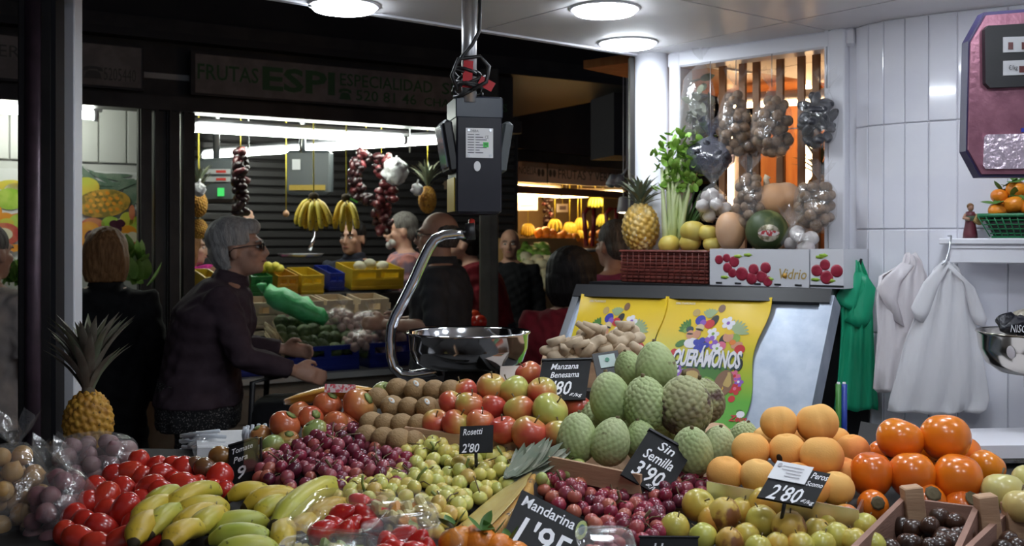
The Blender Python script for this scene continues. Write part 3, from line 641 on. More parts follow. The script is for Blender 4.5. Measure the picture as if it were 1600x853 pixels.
cl_plum = cloth('dark plum wool', (.060, .040, .052), (.048, .031, .041)); cl_black = cloth('black cloth', (.008, .008, .010), (.012, .012, .014)); cl_beige = cloth('pale beige knit', (.40, .35, .32), (.34, .30, .28)); cl_pink = cloth('magenta shirt', (.60, .04, .28), (.52, .03, .22)); cl_navy = cloth('navy jacket', (.018, .020, .032), (.024, .026, .040))
cl_tie = cloth('pink and grey mottled shirt', (.52, .22, .19), (.20, .15, .20), 9, .85, .42, .56); cl_grey = cloth('charcoal shirt', (.050, .052, .060), (.040, .042, .048)); cl_red = cloth('dark red jumper', (.16, .010, .018), (.12, .008, .013)); cl_mag = cloth('faded magenta shirt', (.26, .05, .12), (.22, .04, .10)); cl_den = cloth('dark denim', (.03, .035, .05), (.022, .026, .038))
cl_dot = mat('black fabric with pale flecks', (.010, .010, .012), .9, var=(170, (.30, .28, .28), .60, .64)); cl_flor = mat('black fabric with small pale flowers', (.012, .012, .013), .9, var=(45, (.22, .20, .20), .58, .62))
def gx(px, d): return (px - 800) / F * d
# woman in the plum jacket, seen from her right side
person('grey haired woman in a dark plum jacket and sunglasses reaching out both hands', gx(312, 4.25), 4.25, R(10), 1.655, hunch=.26, headyaw=R(-4), headpitch=-.12, girth=1.32, top='coat', topmat=cl_plum, bottom=cl_dot, skirt=False, hem=.90, hair='full', hairmat_=M['greyhair'], extras=('sunglasses', 'collar'), voxel=.008, headfwd=.0,
       arms={1: ((.235, .20, 1.11), (.20, .40, 1.05), (1, 0, .3), .5), -1: ((-.24, .10, 1.12), (-.18, .34, 1.10), (-1, 0, .2), .5)})
person('woman with a light brown bob in a long black coat, her back turned', gx(166, 4.5), 4.5, R(97), 1.60, topmat=cl_black, top='coat', hem=.55, girth=1.05, bottom=cl_black, hair='bob', hairmat_=M['brownhair'], extras=('collar',))
person('person in a pale beige top and black flowered trousers at the mural stall', gx(-22, 4.1), 4.1, R(75), 1.62, topmat=cl_beige, hem=.84, girth=1.12, sleeve=.4, bottom=cl_flor, hair='short', hairmat_=M['darkgrey'])
person('person in a magenta shirt raising an arm to the stall scale', gx(292, 6.55), 6.55, R(25), 1.62, topmat=cl_pink, bottom=cl_den, sleeve=.4, hair='bob', hairmat_=M['brownhair'], arms={1: ((.30, .15, 1.42), (.30, .30, 1.68), (1, 0, 0), .3), -1: ((-.24, .1, 1.15), (-.2, .3, 1.1), (-1, 0, 0), .4)})
person('dark haired man in a navy jacket behind the stall crates', gx(553, 7.0), 7.0, R(250), 1.69, topmat=cl_navy, top='coat', bottom=cl_den, hair='short', hairmat_=M['blackhair'], skin='skin2', extras=('collar',), voxel=.008)
person('grey bearded man in a mottled pink shirt behind the yellow crate', gx(632, 7.15), 7.15, R(188), 1.745, topmat=cl_tie, bottom=cl_den, sleeve=.45, girth=1.2, hair='short', hairmat_=M['darkgrey'], extras=('beard',), headpitch=.05)
person('balding man with glasses in a charcoal short sleeved shirt', gx(690, 5.2), 5.2, R(172), 1.70, topmat=cl_grey, bottom=cl_den, sleeve=.5, hem=.84, girth=1.18, hair='fringe', hairmat_=M['darkgrey'], extras=('glasses', 'collar'), voxel=.008, arms={-1: ((-.24, -.02, 1.12), (-.17, .25, 1.13), (-1, 0, .2), .5), 1: ((.24, .0, 1.12), (.14, .25, 1.12), (1, 0, .2), .5)})
person('dark haired man in a red jumper bowing his head by the green pillar', gx(772, 6.95), 6.95, R(176), 1.68, hunch=.34, headpitch=-.45, topmat=cl_red, bottom=cl_den, girth=1.1, hem=.8, hair='short', hairmat_=M['blackhair'])
person('bald man in dark clothes far down the aisle', gx(797, 7.9), 7.9, R(265), 1.64, topmat=cl_black, bottom=cl_den, skin='skin2', hairmat_=M['darkgrey'])
person('woman with round black hair in a dark red jumper, her back turned', gx(893, 4.2), 4.2, R(80), 1.515, topmat=cl_red, bottom=cl_black, girth=1.22, hem=.84, hair='round', hairmat_=M['blackhair'])
person('person in a faded magenta shirt behind the golden pineapple in the basket', gx(962, 5.0), 5.0, R(120), 1.65, topmat=cl_mag, bottom=cl_den, girth=1.2, hair='short', hairmat_=M['darkgrey'])
# ================================================================ FRUIT AND VEGETABLE SHAPES
def shape(R_, asp=1.0, top=.0, bot=.0, tw=.35, ribs=0, ramp=0.0, neck=0.0, taper=0.0, sq=0.0, crease=0.0, lump=0.0, seed=0):
    ph = [random.Random(seed).uniform(0, 6.28) for _ in range(6)]
    def fn(t, p):
        s, c = math.sin(t), math.cos(t)
        r = R_ * s
        if neck: r *= 1 - neck * max(0, c) ** 1.3
        if taper: r *= 1 - taper * c
        if ribs: r *= 1 + ramp * math.cos(ribs * p) * s
        if sq: r *= 1 + sq * (math.cos(4 * p)) * s
        if crease: r *= 1 - crease * math.exp(-((p if p < math.pi else p - 2 * math.pi) / .22) ** 2) * s ** .5
        if lump: r *= 1 + lump * (math.sin(3 * p + ph[0] + 2 * t) * math.sin(2 * t + ph[1]) + .6 * math.sin(5 * p + ph[2]) * math.sin(4 * t + ph[3]))
        z = R_ * asp * c
        if top and c > 0: z -= R_ * top * math.exp(-(s / tw) ** 2)
        if bot and c < 0: z += R_ * bot * math.exp(-(s / tw) ** 2)
        return (r * math.cos(p), r * math.sin(p), z)
    return fn
def fmesh(name, m_, nu=20, nv=14, **k): return MB().rev(shape(**k), nu, nv).mesh(name, m_)
def cells(R_, asp, n, amp, edge, m_, name, nu=56, nv=44, taper=0.0, spike=0.0, top=0.0):
    """a fruit covered in raised cells laid out on a spiral (custard apple, pineapple)"""
    base = MB().rev(shape(R_, asp, taper=taper, top=top, tw=.3), nu, nv); co = np.array(base.v)
    g = math.pi * (3 - math.sqrt(5)); i = np.arange(n); zc = 1 - 2 * (i + .5) / n; rc = np.sqrt(1 - zc * zc)
    C = np.stack([rc * np.cos(g * i), rc * np.sin(g * i), zc], 1)
    u = co / np.array([R_, R_, R_ * asp]); u /= np.linalg.norm(u, axis=1)[:, None]
    dd = np.linalg.norm(u[:, None, :] - C[None], axis=2); ds = np.sort(dd, axis=1)
    e = np.clip((ds[:, 1] - ds[:, 0]) / edge, 0, 1); hgt = amp * (e * e * (3 - 2 * e)) 
    if spike: hgt += spike * np.exp(-(ds[:, 0] / .05) ** 2)
    base.v = [tuple(x) for x in co + u * hgt[:, None]]
    me = base.mesh(name, m_)
    return me
P = {}
def grp(*c): return c
M['apple_r'] = skinmat('red apple peel', [(.25, (.46, .035, .03)), (.5, (.55, .09, .05)), (.66, (.60, .24, .08)), (.8, (.55, .44, .10))], 9, .03, .25, .35, .25, .28, .2)
M['apple_g'] = skinmat('yellow green apple peel', [(.2, (.55, .12, .05)), (.42, (.58, .40, .10)), (.55, (.52, .50, .12)), (.8, (.44, .50, .12))], 8, .03, .15, .35, .15, .28, .2)
M['apple_y'] = skinmat('pale yellow apple peel', [(.2, (.60, .38, .14)), (.5, (.62, .54, .20)), (.8, (.58, .58, .22))], 8, .03, .1, .2, .15, .3, .2)
M['pero'] = skinmat('yellow pero peel', [(.18, (.58, .14, .03)), (.34, (.62, .38, .06)), (.5, (.60, .47, .09)), (.75, (.50, .50, .09))], 11, .025, .1, .25, .30, .32, .2, spots=(60, (.30, .16, .05), .66))
M['pero_russet'] = skinmat('russeted pero peel', [(.3, (.55, .30, .05)), (.5, (.62, .42, .08)), (.7, (.58, .46, .10))], 12, .025, .1, .2, .2, .4, .1, spots=(26, (.24, .09, .03), .50))
M['custard'] = skinmat('custard apple skin', [(.25, (.24, .30, .12)), (.5, (.36, .44, .19)), (.75, (.45, .50, .26))], 18, .04, .15, 0, .3, .6, 0, (90, .25), spots=(42, (.13, .08, .045), .67))
M['custard_b'] = skinmat('browned custard apple skin', [(.3, (.20, .16, .09)), (.5, (.33, .33, .16)), (.75, (.42, .44, .24))], 20, .04, .45, 0, .2, .65, 0, (90, .3), spots=(24, (.10, .055, .045), .53))
M['peach'] = skinmat('peach skin', [(.22, (.74, .20, .05)), (.45, (.82, .38, .09)), (.75, (.82, .47, .14))], 10, .035, .1, .15, .35, .75, 0, (300, .1))
M['persimmon'] = skinmat('persimmon skin', [(.2, (.62, .10, .012)), (.45, (.78, .18, .008)), (.75, (.82, .26, .010))], 8, .035, -.15, 0, .35, .25, .4)
M['roma'] = skinmat('plum tomato skin', [(.2, (.42, .018, .012)), (.5, (.56, .030, .018)), (.8, (.62, .06, .02))], 8, .025, .1, 0, .3, .22, .35)
M['beef'] = skinmat('salad tomato skin', [(.2, (.50, .07, .03)), (.45, (.60, .16, .06)), (.62, (.55, .24, .08)), (.85, (.30, .27, .07))], 9, .03, .15, 0, .4, .25, .3)
M['beefg'] = skinmat('unripe tomato skin', [(.2, (.38, .22, .06)), (.5, (.30, .38, .12)), (.8, (.36, .48, .18))], 9, .03, .2, 0, .2, .25, .3)
M['darktom'] = skinmat('dark tomato skin', [(.3, (.10, .03, .02)), (.6, (.20, .10, .03)), (.8, (.40, .16, .04))], 9, .03, .3, 0, .4, .25, .3)
M['kiwi'] = skinmat('kiwi skin', [(.3, (.27, .16, .065)), (.7, (.38, .24, .11))], 30, .03, 0, 0, .3, .7, 0, (200, .5))
M['gw'] = skinmat('white grape skin', [(.2, (.66, .46, .15)), (.45, (.70, .60, .16)), (.75, (.60, .61, .18))], 20, .011, .1, 0, .55, .2, .35, sss=.3)
M['gp'] = skinmat('purple grape skin', [(.2, (.10, .012, .03)), (.5, (.22, .035, .06)), (.75, (.34, .08, .10))], 20, .011, .1, 0, .7, .25, .25, sss=.15)
M['gr'] = skinmat('red grape skin', [(.2, (.17, .014, .035)), (.5, (.34, .035, .07)), (.8, (.48, .15, .10))], 20, .011, .1, 0, .7, .25, .25, sss=.15)
M['gg'] = skinmat('green grape skin', [(.3, (.36, .42, .12)), (.7, (.46, .52, .18))], 20, .011, .1, 0, .4, .2, .35, sss=.3)
M['banana'] = skinmat('banana peel', [(.25, (.58, .36, .03)), (.5, (.66, .48, .05)), (.8, (.46, .46, .05))], 7, .08, 0, 0, .3, .42, .05, spots=(48, (.07, .04, .015), .645))
M['bananag'] = skinmat('greenish banana peel', [(.25, (.60, .48, .06)), (.5, (.46, .47, .06)), (.8, (.30, .42, .05))], 7, .08, 0, 0, .2, .42, .05, spots=(55, (.07, .05, .015), .655))
M['btip'] = mat('dark banana tip', (.045, .028, .012), .8)
M['pine'] = skinmat('pineapple rind', [(.3, (.30, .13, .02)), (.5, (.55, .27, .03)), (.75, (.62, .36, .05))], 40, .05, 0, 0, .1, .55, 0, (120, .5), spots=(95, (.11, .06, .02), .60))
M['pinep'] = skinmat('pale pineapple rind', [(.3, (.42, .22, .03)), (.5, (.60, .36, .06)), (.75, (.70, .55, .26))], 40, .05, 0, 0, .1, .5, 0, (120, .5), spots=(95, (.60, .55, .45), .62))
M['pleaf'] = mat('pineapple crown leaf', (.12, .155, .10), .55, var=(20, (.20, .20, .13), .4, .65)); M['pleafb'] = mat('dry pineapple crown leaf', (.13, .10, .075), .6, var=(20, (.22, .21, .17), .4, .65))
M['mandarin'] = skinmat('mandarin peel', [(.3, (.75, .19, .01)), (.7, (.82, .28, .015))], 14, .03, 0, 0, .3, .38, .15, (140, .35))
M['straw'] = skinmat('strawberry skin', [(.3, (.45, .012, .012)), (.7, (.60, .035, .02))], 14, .02, .1, 0, .3, .25, .3, spots=(150, (.60, .30, .08), .66))
M['walnut'] = mat('walnut shell', (.27, .17, .10), .6, var=(90, (.20, .12, .065), .4, .6), bump=(120, .5), rand=.25)
M['ginger'] = mat('ginger skin', (.56, .44, .31), .7, var=(25, (.46, .34, .22), .4, .65), bump=(60, .3))
M['artichoke'] = mat('artichoke green', (.075, .11, .035), .6, var=(30, (.12, .16, .06), .4, .6), rand=.3); M['garlic'] = mat('pinkish garlic', (.62, .46, .41), .6, var=(22, (.50, .32, .29), .4, .6), rand=.2)
M['onion'] = mat('red onion skin', (.30, .15, .17), .5, var=(18, (.36, .22, .22), .4, .6), rand=.2); M['onionp'] = mat('rosy onion skin', (.26, .09, .11), .5, var=(18, (.32, .16, .16), .4, .6), rand=.2); M['onionb'] = mat('golden onion skin', (.46, .25, .08), .45, var=(16, (.52, .32, .12), .4, .6), rand=.2)
M['squash'] = mat('butternut skin', (.60, .33, .17), .5, var=(9, (.56, .35, .22), .4, .6)); M['melon'] = mat('dark green melon rind', (.045, .07, .022), .5, var=(26, (.16, .17, .06), .48, .66), stretch=(1, 1, .35), bump=(40, .4)); M['quince'] = mat('quince skin', (.58, .44, .08), .5, var=(14, (.50, .42, .10), .4, .6), rand=.1)
M['celery'] = mat('celery stalk', (.46, .56, .22), .45, var=(8, (.58, .64, .36), .4, .6), stretch=(6, 6, .6)); M['celleaf'] = mat('celery leaf', (.16, .33, .035), .5, var=(22, (.28, .44, .08), .4, .6)); M['leek'] = mat('leek green', (.06, .14, .035), .5)
M['dark'] = mat('dark brown nut skin', (.035, .016, .010), .3, var=(20, (.06, .025, .014), .4, .6), coat=.3, rand=.4)

P['apple'] = dict(R_=.030, asp=.92, top=.28, bot=.16, tw=.30, taper=-.06)
AP = [fmesh('apple', M['apple_r'], **P['apple']), fmesh('apple', M['apple_g'], **P['apple']), fmesh('apple', M['apple_y'], **P['apple'])]
STEM = MB().tube([(0, 0, .018), (.001, 0, .027), (.004, .001, .034)], [.0014, .0012, .0018], 6).mesh('stem', M['stem'])
GR = {k: MB().rev(shape(.0108, 1.12), 12, 8).mesh('grape', M[k]) for k in ('gw', 'gp', 'gr', 'gg')}
WAL = fmesh('walnut', M['walnut'], 12, 8, R_=.0155, asp=1.08, crease=.06)
def rrot(r=rnd): return (r.uniform(0, 6.28), r.uniform(0, 6.28), r.uniform(0, 6.28))
def fruit(name, me, px, py, d, label, cat, group, rot=None, scale=1.0, kids=()):
    o = put(name, me, loc=at(px, py, d), rot=rot if rot is not None else (rnd.uniform(-.5, .5), rnd.uniform(-.5, .5), rnd.uniform(0, 6.28)), scale=scale); tag(o, label, cat, group)
    for n, m_ in kids: put(n, m_, o)
    return o
# --- bananas
def banana_mesh(m_, L_=.17, R_=.0175, arc=1.15, name='banana', seed=0):
    mb = MB(); n = 14; rad = L_ / arc; pts = []; rs = []
    for i in range(n + 1):
        t = i / n; a = (t - .5) * arc; pts.append((rad * math.sin(a), 0, rad * (math.cos(a) - 1)))
        r = R_ * min(1, .30 + 3.2 * t) if t < .22 else (R_ * (1 - .68 * max(0, (t - .80) / .20) ** 1.3)); rs.append(r)
    b = 0; N_ = 10; vs = []
    mb.tube(pts, rs, 10, 0, True); 
    for k in range(len(mb.v)):                  # five soft ridges
        i = k // 10; j = k % 10; c = Vector(pts[i]); v = Vector(mb.v[k]); mb.v[k] = tuple(c + (v - c) * (1.045 if j % 2 == 0 else .965))
    me = mb.mesh(name, [m_, M['btip']])
    for p in me.polygons:
        if p.center.x > rad * math.sin(.440 * arc) or p.center.x < rad * math.sin(-.450 * arc): p.material_index = 1
    return me
BAN = [banana_mesh(M['banana']), banana_mesh(M['bananag'], arc=1.0), banana_mesh(M['banana'], .15, .018, .8), banana_mesh(M['bananag'], .19, .019, .7)]
def banana(parent, p0, p1, d0, d1, kind, sag=1, R_=None, top=None):
    """one banana whose tips are seen at p0 and p1; it arches upwards (sag=1) or hangs (sag=-1)"""
    a, b = at(*p0, d0), at(*p1, d1); x = (b - a); L_ = x.length; x.normalize(); z = Vector((0, -.35, 1)) * sag if top is None else Vector(top); z = (z - x * z.dot(x)).normalized(); y = z.cross(x)
    s = L_ / .16; Mx = Matrix((x, y, z)).transposed().to_4x4(); o = put('banana', BAN[kind], parent, world=False)
    c = (a + b) / 2 + z * .018 * s; rs = R_ or 1.0
    o.matrix_world = Matrix.Translation(c) @ Mx @ Matrix.Diagonal((s, rs, (s + rs) / 2, 1))
    o.matrix_parent_inverse = Matrix.Translation(-parent.location); return o
# --- pineapples
PIN = cells(.050, 1.38, 150, .0050, .10, M['pine'], 'flesh', 84, 76, .04, .003); PINP = cells(.050, 1.38, 150, .0050, .10, M['pinep'], 'flesh', 84, 76, .02, .003)
PLEAF = [leafmesh(.11, .015, -.5, M['pleaf'], 'leaf', 6, .5), leafmesh(.11, .015, -.5, M['pleafb'], 'leaf', 6, .5)]
def pineapple(label, p, scale=1.0, tall=1.0, crown=1.0, pale=False, dry=False, group=None, hang=False, n=34, rz=0.0, spread=1.0, lean=0.0):
    t = thing('pineapple', label, 'pineapple', p, group); h = .069 * scale * tall
    put('flesh', PINP if pale else PIN, t, loc=(0, 0, h), scale=(scale, scale, scale * tall), rot=(0, 0, rz))
    cr = put('crown', MB().tube([(0, 0, -.01), (0, 0, .06 * crown)], [.016, .008], 8).mesh('crown', M['pleafb' if dry else 'pleaf']), t, loc=(0, 0, 2 * h - .006), rot=(0, lean, 0))
    for i in range(n):
        k = i / n; a = i * 2.4 + rz
        put('leaf', PLEAF[1 if dry and i % 3 else 0], cr, loc=(.008 * math.cos(a) * (1 - k), .008 * math.sin(a) * (1 - k), .055 * k * crown), rot=(math.pi / 2 - (.95 - .85 * k) * spread * rnd.uniform(.75, 1.2), 0, a - math.pi / 2), scale=crown * (.55 + .75 * math.sin(math.pi * min(1, .25 + k * .75))) * rnd.uniform(.8, 1.1))
    if hang: put('string', MB().tube([(0, 0, 2 * h), (0, 0, 2.6 - t.location.z)], .003, 6).mesh('string', M['string']), t)
    return t
# --- bagged things
def bag(name, label, cat, pts, me, r, group=None, neck=None, filmm=None, item='walnut', scale=1.0, slack=1.35, seed=1, flare=True):
    """clear bag: the items as parts, a film drawn round them, gathered at the neck"""
    rg = random.Random(seed); c = sum(pts, Vector()) / len(pts); base = Vector((c.x, c.y, min(p.z for p in pts) - r)); t = thing(name, label, cat, base, group)
    for p in pts: put(item, me, t, loc=p - base, rot=rrot(rg), scale=scale * rg.uniform(.9, 1.08))
    bm = bmesh.new()
    for p in pts:
        for q in range(14):
            v = Vector((rg.gauss(0, 1), rg.gauss(0, 1), rg.gauss(0, 1))).normalized(); bm.verts.new((p + v * r * slack) - base)
    if neck is not None:
        for q in range(8): bm.verts.new(neck - base + Vector((.006 * math.cos(q), .006 * math.sin(q), 0)))
    res = bmesh.ops.convex_hull(bm, input=bm.verts); bmesh.ops.delete(bm, geom=[e for e in res['geom_interior'] if isinstance(e, bmesh.types.BMVert)] , context='VERTS')
    bmesh.ops.subdivide_edges(bm, edges=bm.edges[:], cuts=2, use_grid_fill=True); bmesh.ops.smooth_vert(bm, verts=bm.verts, factor=.5, use_axis_x=True, use_axis_y=True, use_axis_z=True)
    for v in bm.verts: v.co += v.normal * (r * .10 * math.sin(v.co.x * 210 + v.co.z * 90) * math.sin(v.co.z * 150 + v.co.y * 170))
    for f in bm.faces: f.smooth = True
    me2 = bpy.data.meshes.new('film'); bm.to_mesh(me2); bm.free(); me2.materials.append(filmm or M['film']); put('film', me2, t)
    if neck is not None and flare:
        fl = MB(); n = 16; rings = []
        for k, (rr, zz) in enumerate(((.006, 0), (.012, .012), (.024, .03), (.032, .045))): rings.append([neck - base + Vector((rr * (1 + .35 * (i % 2)) * math.cos(6.283 * i / n), rr * (1 + .35 * (i % 2)) * math.sin(6.283 * i / n), zz + .006 * math.sin(i * 2.1) * k)) for i in range(n)])
        fl.loft(rings, cap=False); put('film_top', fl.mesh('film_top', filmm or M['film']), t)
    return t
def packed(px, py, d, wx, hz, dep, r, n, seed=1, shape_=1.0, tries=4000):
    """item centres filling a bag-shaped blob of half sizes wx, hz pixels about px, py"""
    rg = random.Random(seed); c = at(px, py, d); out = []; W_, H_ = wx * d / F, hz * d / F
    for _ in range(tries):
        z = rg.uniform(-1, 1); lim = math.sqrt(max(0, 1 - z * z)) ** .6 * (1 - shape_ * .28 * z); a = rg.uniform(0, 6.28); q = math.sqrt(rg.random()) * lim
        p = c + Vector((W_ * q * math.cos(a), dep * q * math.sin(a), H_ * z))
        if all((p - o).length > r * 1.72 for o in out): out.append(p)
        if len(out) >= n: break
    return out

# ================================================================ PRODUCE OF THE LIT STALL ACROSS THE AISLE
def plastic(name, c): return mat(name, c, .4, var=(5, tuple(k * .8 for k in c), .4, .6))
M['yel'] = plastic('yellow crate plastic', (.62, .42, .02)); M['blu'] = plastic('blue crate plastic', (.012, .03, .28)); M['grn'] = plastic('green crate plastic', (.02, .20, .05)); M['amb'] = plastic('amber crate plastic', (.50, .26, .02)); M['pal'] = mat('pale crate board', (.68, .56, .40), .7, var=(7, (.58, .46, .31), .4, .6)); M['gry'] = plastic('grey crate board', (.13, .13, .14))
def crate(label, px, py, d, w_, h_, dep, m_, tilt=0.0, ang=la, group=None, name='produce_crate', slots=2, fill=None, cat='crate'):
    """open crate, front bottom edge centred at the pixel"""
    t = thing(name, label, cat, at(px, py, d), group); t.rotation_euler = (tilt, 0, ang); th = .010
    put('base', MB().box((0, dep / 2, th / 2), (w_, dep, th)).mesh('base', m_), t)
    put('back_board', MB().box((0, dep - th / 2, h_ / 2), (w_, th, h_)).mesh('back_board', m_), t)
    for sx in (-1, 1): put('side_board', MB().box((sx * (w_ / 2 - th / 2), dep / 2, h_ / 2), (th, dep - 2 * th, h_)).mesh('side_board', m_), t)
    f = MB(); sl = h_ * .22; f.box((0, th / 2, h_ * .29), (w_, th, h_ * .58)); f.box((0, th / 2, h_ * .91), (w_, th, h_ * .18))
    for i in range(slots + 1): f.box(((i / slots - .5) * (w_ - w_ * .22 / slots), th / 2, h_ * .7), (w_ * .22 / slots if slots > 1 else w_ * .36, th, sl + .004))
    put('front_board', f.mesh('front_board', m_), t)
    for k in range(2 if h_ > .09 else 1): put('rib', MB().box((0, -.003, h_ * (.16 + .34 * k)), (w_, .008, .008)).mesh('rib', m_), t)
    if fill: put('load', MB().box((0, dep / 2, h_ * .42), (w_ - .03, dep - .03, h_ * .5)).mesh('load', fill), t)
    return t
c = ln(lpx(540, -.25), -.12); ct = thing('stall_counter', 'tiled counter carrying the blue crates of artichokes and garlic', 'counter', (c.x, c.y, 0))
W('body', MB().box((c.x, c.y, .42), (1.75, .62, .84), M=RL), M['counter'], ct); W('ledge', MB().box((*(c - LN * .04).xy, .832), (1.78, .68, .03), M=RL), M['stallwhite'], ct)
tm = MB().box((0, 0, 0), (.142, .008, .142), bev=.002).mesh('tile', M['counter'])
for i in range(11):
    for j in range(5):
        q = c + LA * (-.80 + .16 * i * .98) - LN * .316; put('tile', tm, ct, world=True, loc=(q.x, q.y, .08 + .15 * j), rot=(0, 0, la))
st = thing('stepped_stand', 'dark stepped stand under the wooden and yellow crates', 'stand', (*ln(lpx(540, .4), .4).xy, 0))
c = ln(lpx(530, .36), .36); W('step', MB().box((c.x, c.y, .50), (1.7, .30, 1.0), M=RL), M['shutter'], st); c = ln(lpx(530, .66), .66); W('step', MB().box((c.x, c.y, .60), (1.7, .28, 1.20), M=RL), M['shutter'], st)
def cr2(label, px, off, z, w_, h_, dep, m_, tilt=.0, **k):
    t_ = lpx(px, off); q = ln(t_, off, z); pyy = HOR + (EYE - z) / q.y * F; return crate(label, px, pyy, q.y, w_, h_, dep, m_, tilt, **k)
g1 = 'crates stacked on the lit stall'
cr2('blue plastic crate of artichokes beside the woman in plum', 490, -.42, .848, .52, .135, .34, M['blu'], slots=3)
cr2('blue plastic crate of bagged garlic beside the charcoal shirted man', 632, -.42, .848, .42, .135, .34, M['blu'], slots=3)
cr2('blue plastic crate end showing behind the green carrier bag', 368, -.42, .848, .30, .135, .34, M['blu'], slots=2)
for px, w_, m_, lb, zz in ((412, .14, 'pal', 'pale wooden crate under the green crate', 1.03), (448, .13, 'pal', 'pale wooden crate under the amber crate', 1.03), (487, .14, 'pal', 'printed pale crate under the yellow lettered crate', 1.03), (530, .17, 'pal', 'tall pale wooden crate under the blue crate', 1.03), (584, .19, 'pal', 'orange stamped wooden crate under the big yellow crate', 1.03)):
    cr2(lb, px, .23, zz, w_, .155, .22, M[m_], .12, slots=1, group=g1)
    cr2(lb.replace('crate under', 'lower crate below that under'), px, .20, zz - .15, w_, .14, .10, M['gry' if px in (530, 487) else 'pal'], .0, slots=1, group=g1)
for px, w_, h_, m_, lb, zz in ((408, .13, .12, 'grn', 'green plastic crate of lemons at the end of the row', 1.21), (449, .13, .12, 'amb', 'amber plastic crate next to the green crate', 1.21), (488, .145, .12, 'yel', 'yellow plastic crate between the amber and blue crates', 1.21), (526, .10, .11, 'blu', 'small blue plastic crate beside the big yellow crate', 1.23), (590, .36, .13, 'yel', 'big yellow plastic crate holding wrapped cauliflowers', 1.23), (332, .10, .12, 'yel', 'yellow plastic crate half hidden behind the grey haired woman', 1.21)):
    cr2(lb, px, .44, zz, w_, h_, .28, M[m_], .16, slots=2, group=g1)
m_ = MB(); q = ln(lpx(584, .215), .215, 1.13)
ART = cells(.036, 1.15, 46, .006, .22, M['artichoke'], 'artichoke', 20, 16, .05)
rg = random.Random(3)
for i in range(36):
    row = i // 9; px = 436 + (i % 9) * 17 + rg.uniform(-4, 4) + row * 2; py = 545 - row * 13 + rg.uniform(-3, 3); d = ln(lpx(px, -.36), -.36).y + row * .075
    fruit('artichoke', ART, px, py, d, 'dark green artichoke heaped in the blue crate', 'artichoke', 'artichokes in the blue crate', rot=rrot(rg), scale=rg.uniform(.85, 1.1))
GAR = fmesh('garlic_bulb', M['garlic'], 12, 8, R_=.026, asp=.95, top=-.35, tw=.25, ribs=6, ramp=.04)
for k, (px, py, d, a, b2, lb) in enumerate(((528, 503, 5.75, 24, 16, 'clear bag of pinkish garlic behind the artichokes'), (572, 517, 5.8, 30, 24, 'clear bag of pinkish garlic heaped over the blue crate'), (606, 528, 5.75, 26, 26, 'clear bag of pinkish garlic beside the chrome scale arm'), (560, 535, 5.62, 20, 12, 'small clear bag of garlic low in the blue crate'))):
    bag('garlic_bag', lb, 'garlic bag', packed(px, py, d, a, b2, .09, .024, 34, 30 + k, .2), GAR, .026, 'bags of garlic on the lit stall', at(px + 8, py - b2 - 8, d), item='garlic_bulb')
M['bean'] = mat('pale bean string', (.46, .36, .20), .6, rand=.2); bt = thing('bean_sheaf', 'loose sheaf of pale dried beans hanging over the blue crate', 'beans', at(428, 560, 5.35))
for i in range(26):
    a = at(416 + rg.uniform(-4, 14), 502 + rg.uniform(0, 26), 5.42 + rg.uniform(-.05, .08)); b2 = at(430 + rg.uniform(0, 16), 545 + rg.uniform(-12, 14), 5.34 + rg.uniform(-.04, .06)); W('bean_pod', MB().tube([a, a.lerp(b2, .5) + Vector((.01, -.03, .012)), b2], [.004, .008, .003], 6), M['bean'], bt)
# green carrier bag slumped on the crates
M['gbag'] = mat('green carrier bag', (.09, .60, .19), .35, var=(12, (.13, .70, .26), .4, .6), bump=(22, .5, .02)); gb = MB(); pr = [(414, 455, 5), (420, 460, 14), (432, 466, 15), (447, 470, 20), (462, 477, 17), (478, 484, 19), (492, 490, 13), (504, 495, 12), (511, 497, 5)]
n = 18; rings = []
for i, (px, py, r_) in enumerate(pr):
    c = at(px, py, 5.52); rr = r_ * 5.5 / F; rings.append([c + Vector((.35 * rr * math.cos(q) * .6 + .004 * math.sin(5 * q + i), rr * 1.2 * math.cos(q), rr * math.sin(q) * (1 + .20 * math.sin(4 * q + i * 2) + .12 * math.sin(7 * q - i)))) for q in [6.2832 * j / n for j in range(n)]])
gb.loft(rings); gt = thing('carrier_bag', 'crumpled bright green carrier bag lying on the wooden crates', 'bag', at(465, 500, 5.52)); W('sack', gb, M['gbag'], gt); W('knot', MB().tube([at(414, 455, 5.52), at(408, 446, 5.5), at(416, 444, 5.5)], [.02, .026, .008], 8), M['gbag'], gt)
# hanging fruit
M['string'] = mat('yellow string', (.60, .50, .06), .7)
def hanging_hand(label, px, py, d, n, L_=.155, spread=1.0, top=212, kind=0, group=None):
    t = thing('banana_hand', label, 'bananas', at(px, py, d), group); c = at(px, py, d); W('string', MB().tube([c + Vector((0, 0, .02)), Vector((c.x, c.y, 2.60))], .004, 6), M['string'], t)
    W('stalk', MB().ball(c, (.03, .02, .022), 10, 8), M['btip'], t)
    for i in range(n):
        a = (i / (n - 1) - .5) * 1.5 * spread; row = i % 2
        p0 = (px + 16 * math.sin(a) * .7, py + 4 + 3 * row); p1 = (px + 40 * math.sin(a), py + 50 + 8 * math.cos(a * 1.4) - 10 * abs(math.sin(a)))
        o = banana(t, p0, p1, d - .03 * row, d - .05 - .05 * row, kind, 1, 1.0, top=Vector((math.sin(a) * 1.2, -.8, .25)))
    return t
hanging_hand('hand of yellow bananas hanging on a string beside the second bunch', 490, 306, 6.0, 8, group='bananas hung in the lit stall')
hanging_hand('smaller hand of bananas with a green tag hanging over the dark haired man', 541, 308, 6.05, 4, spread=.6, top=232, group='bananas hung in the lit stall')
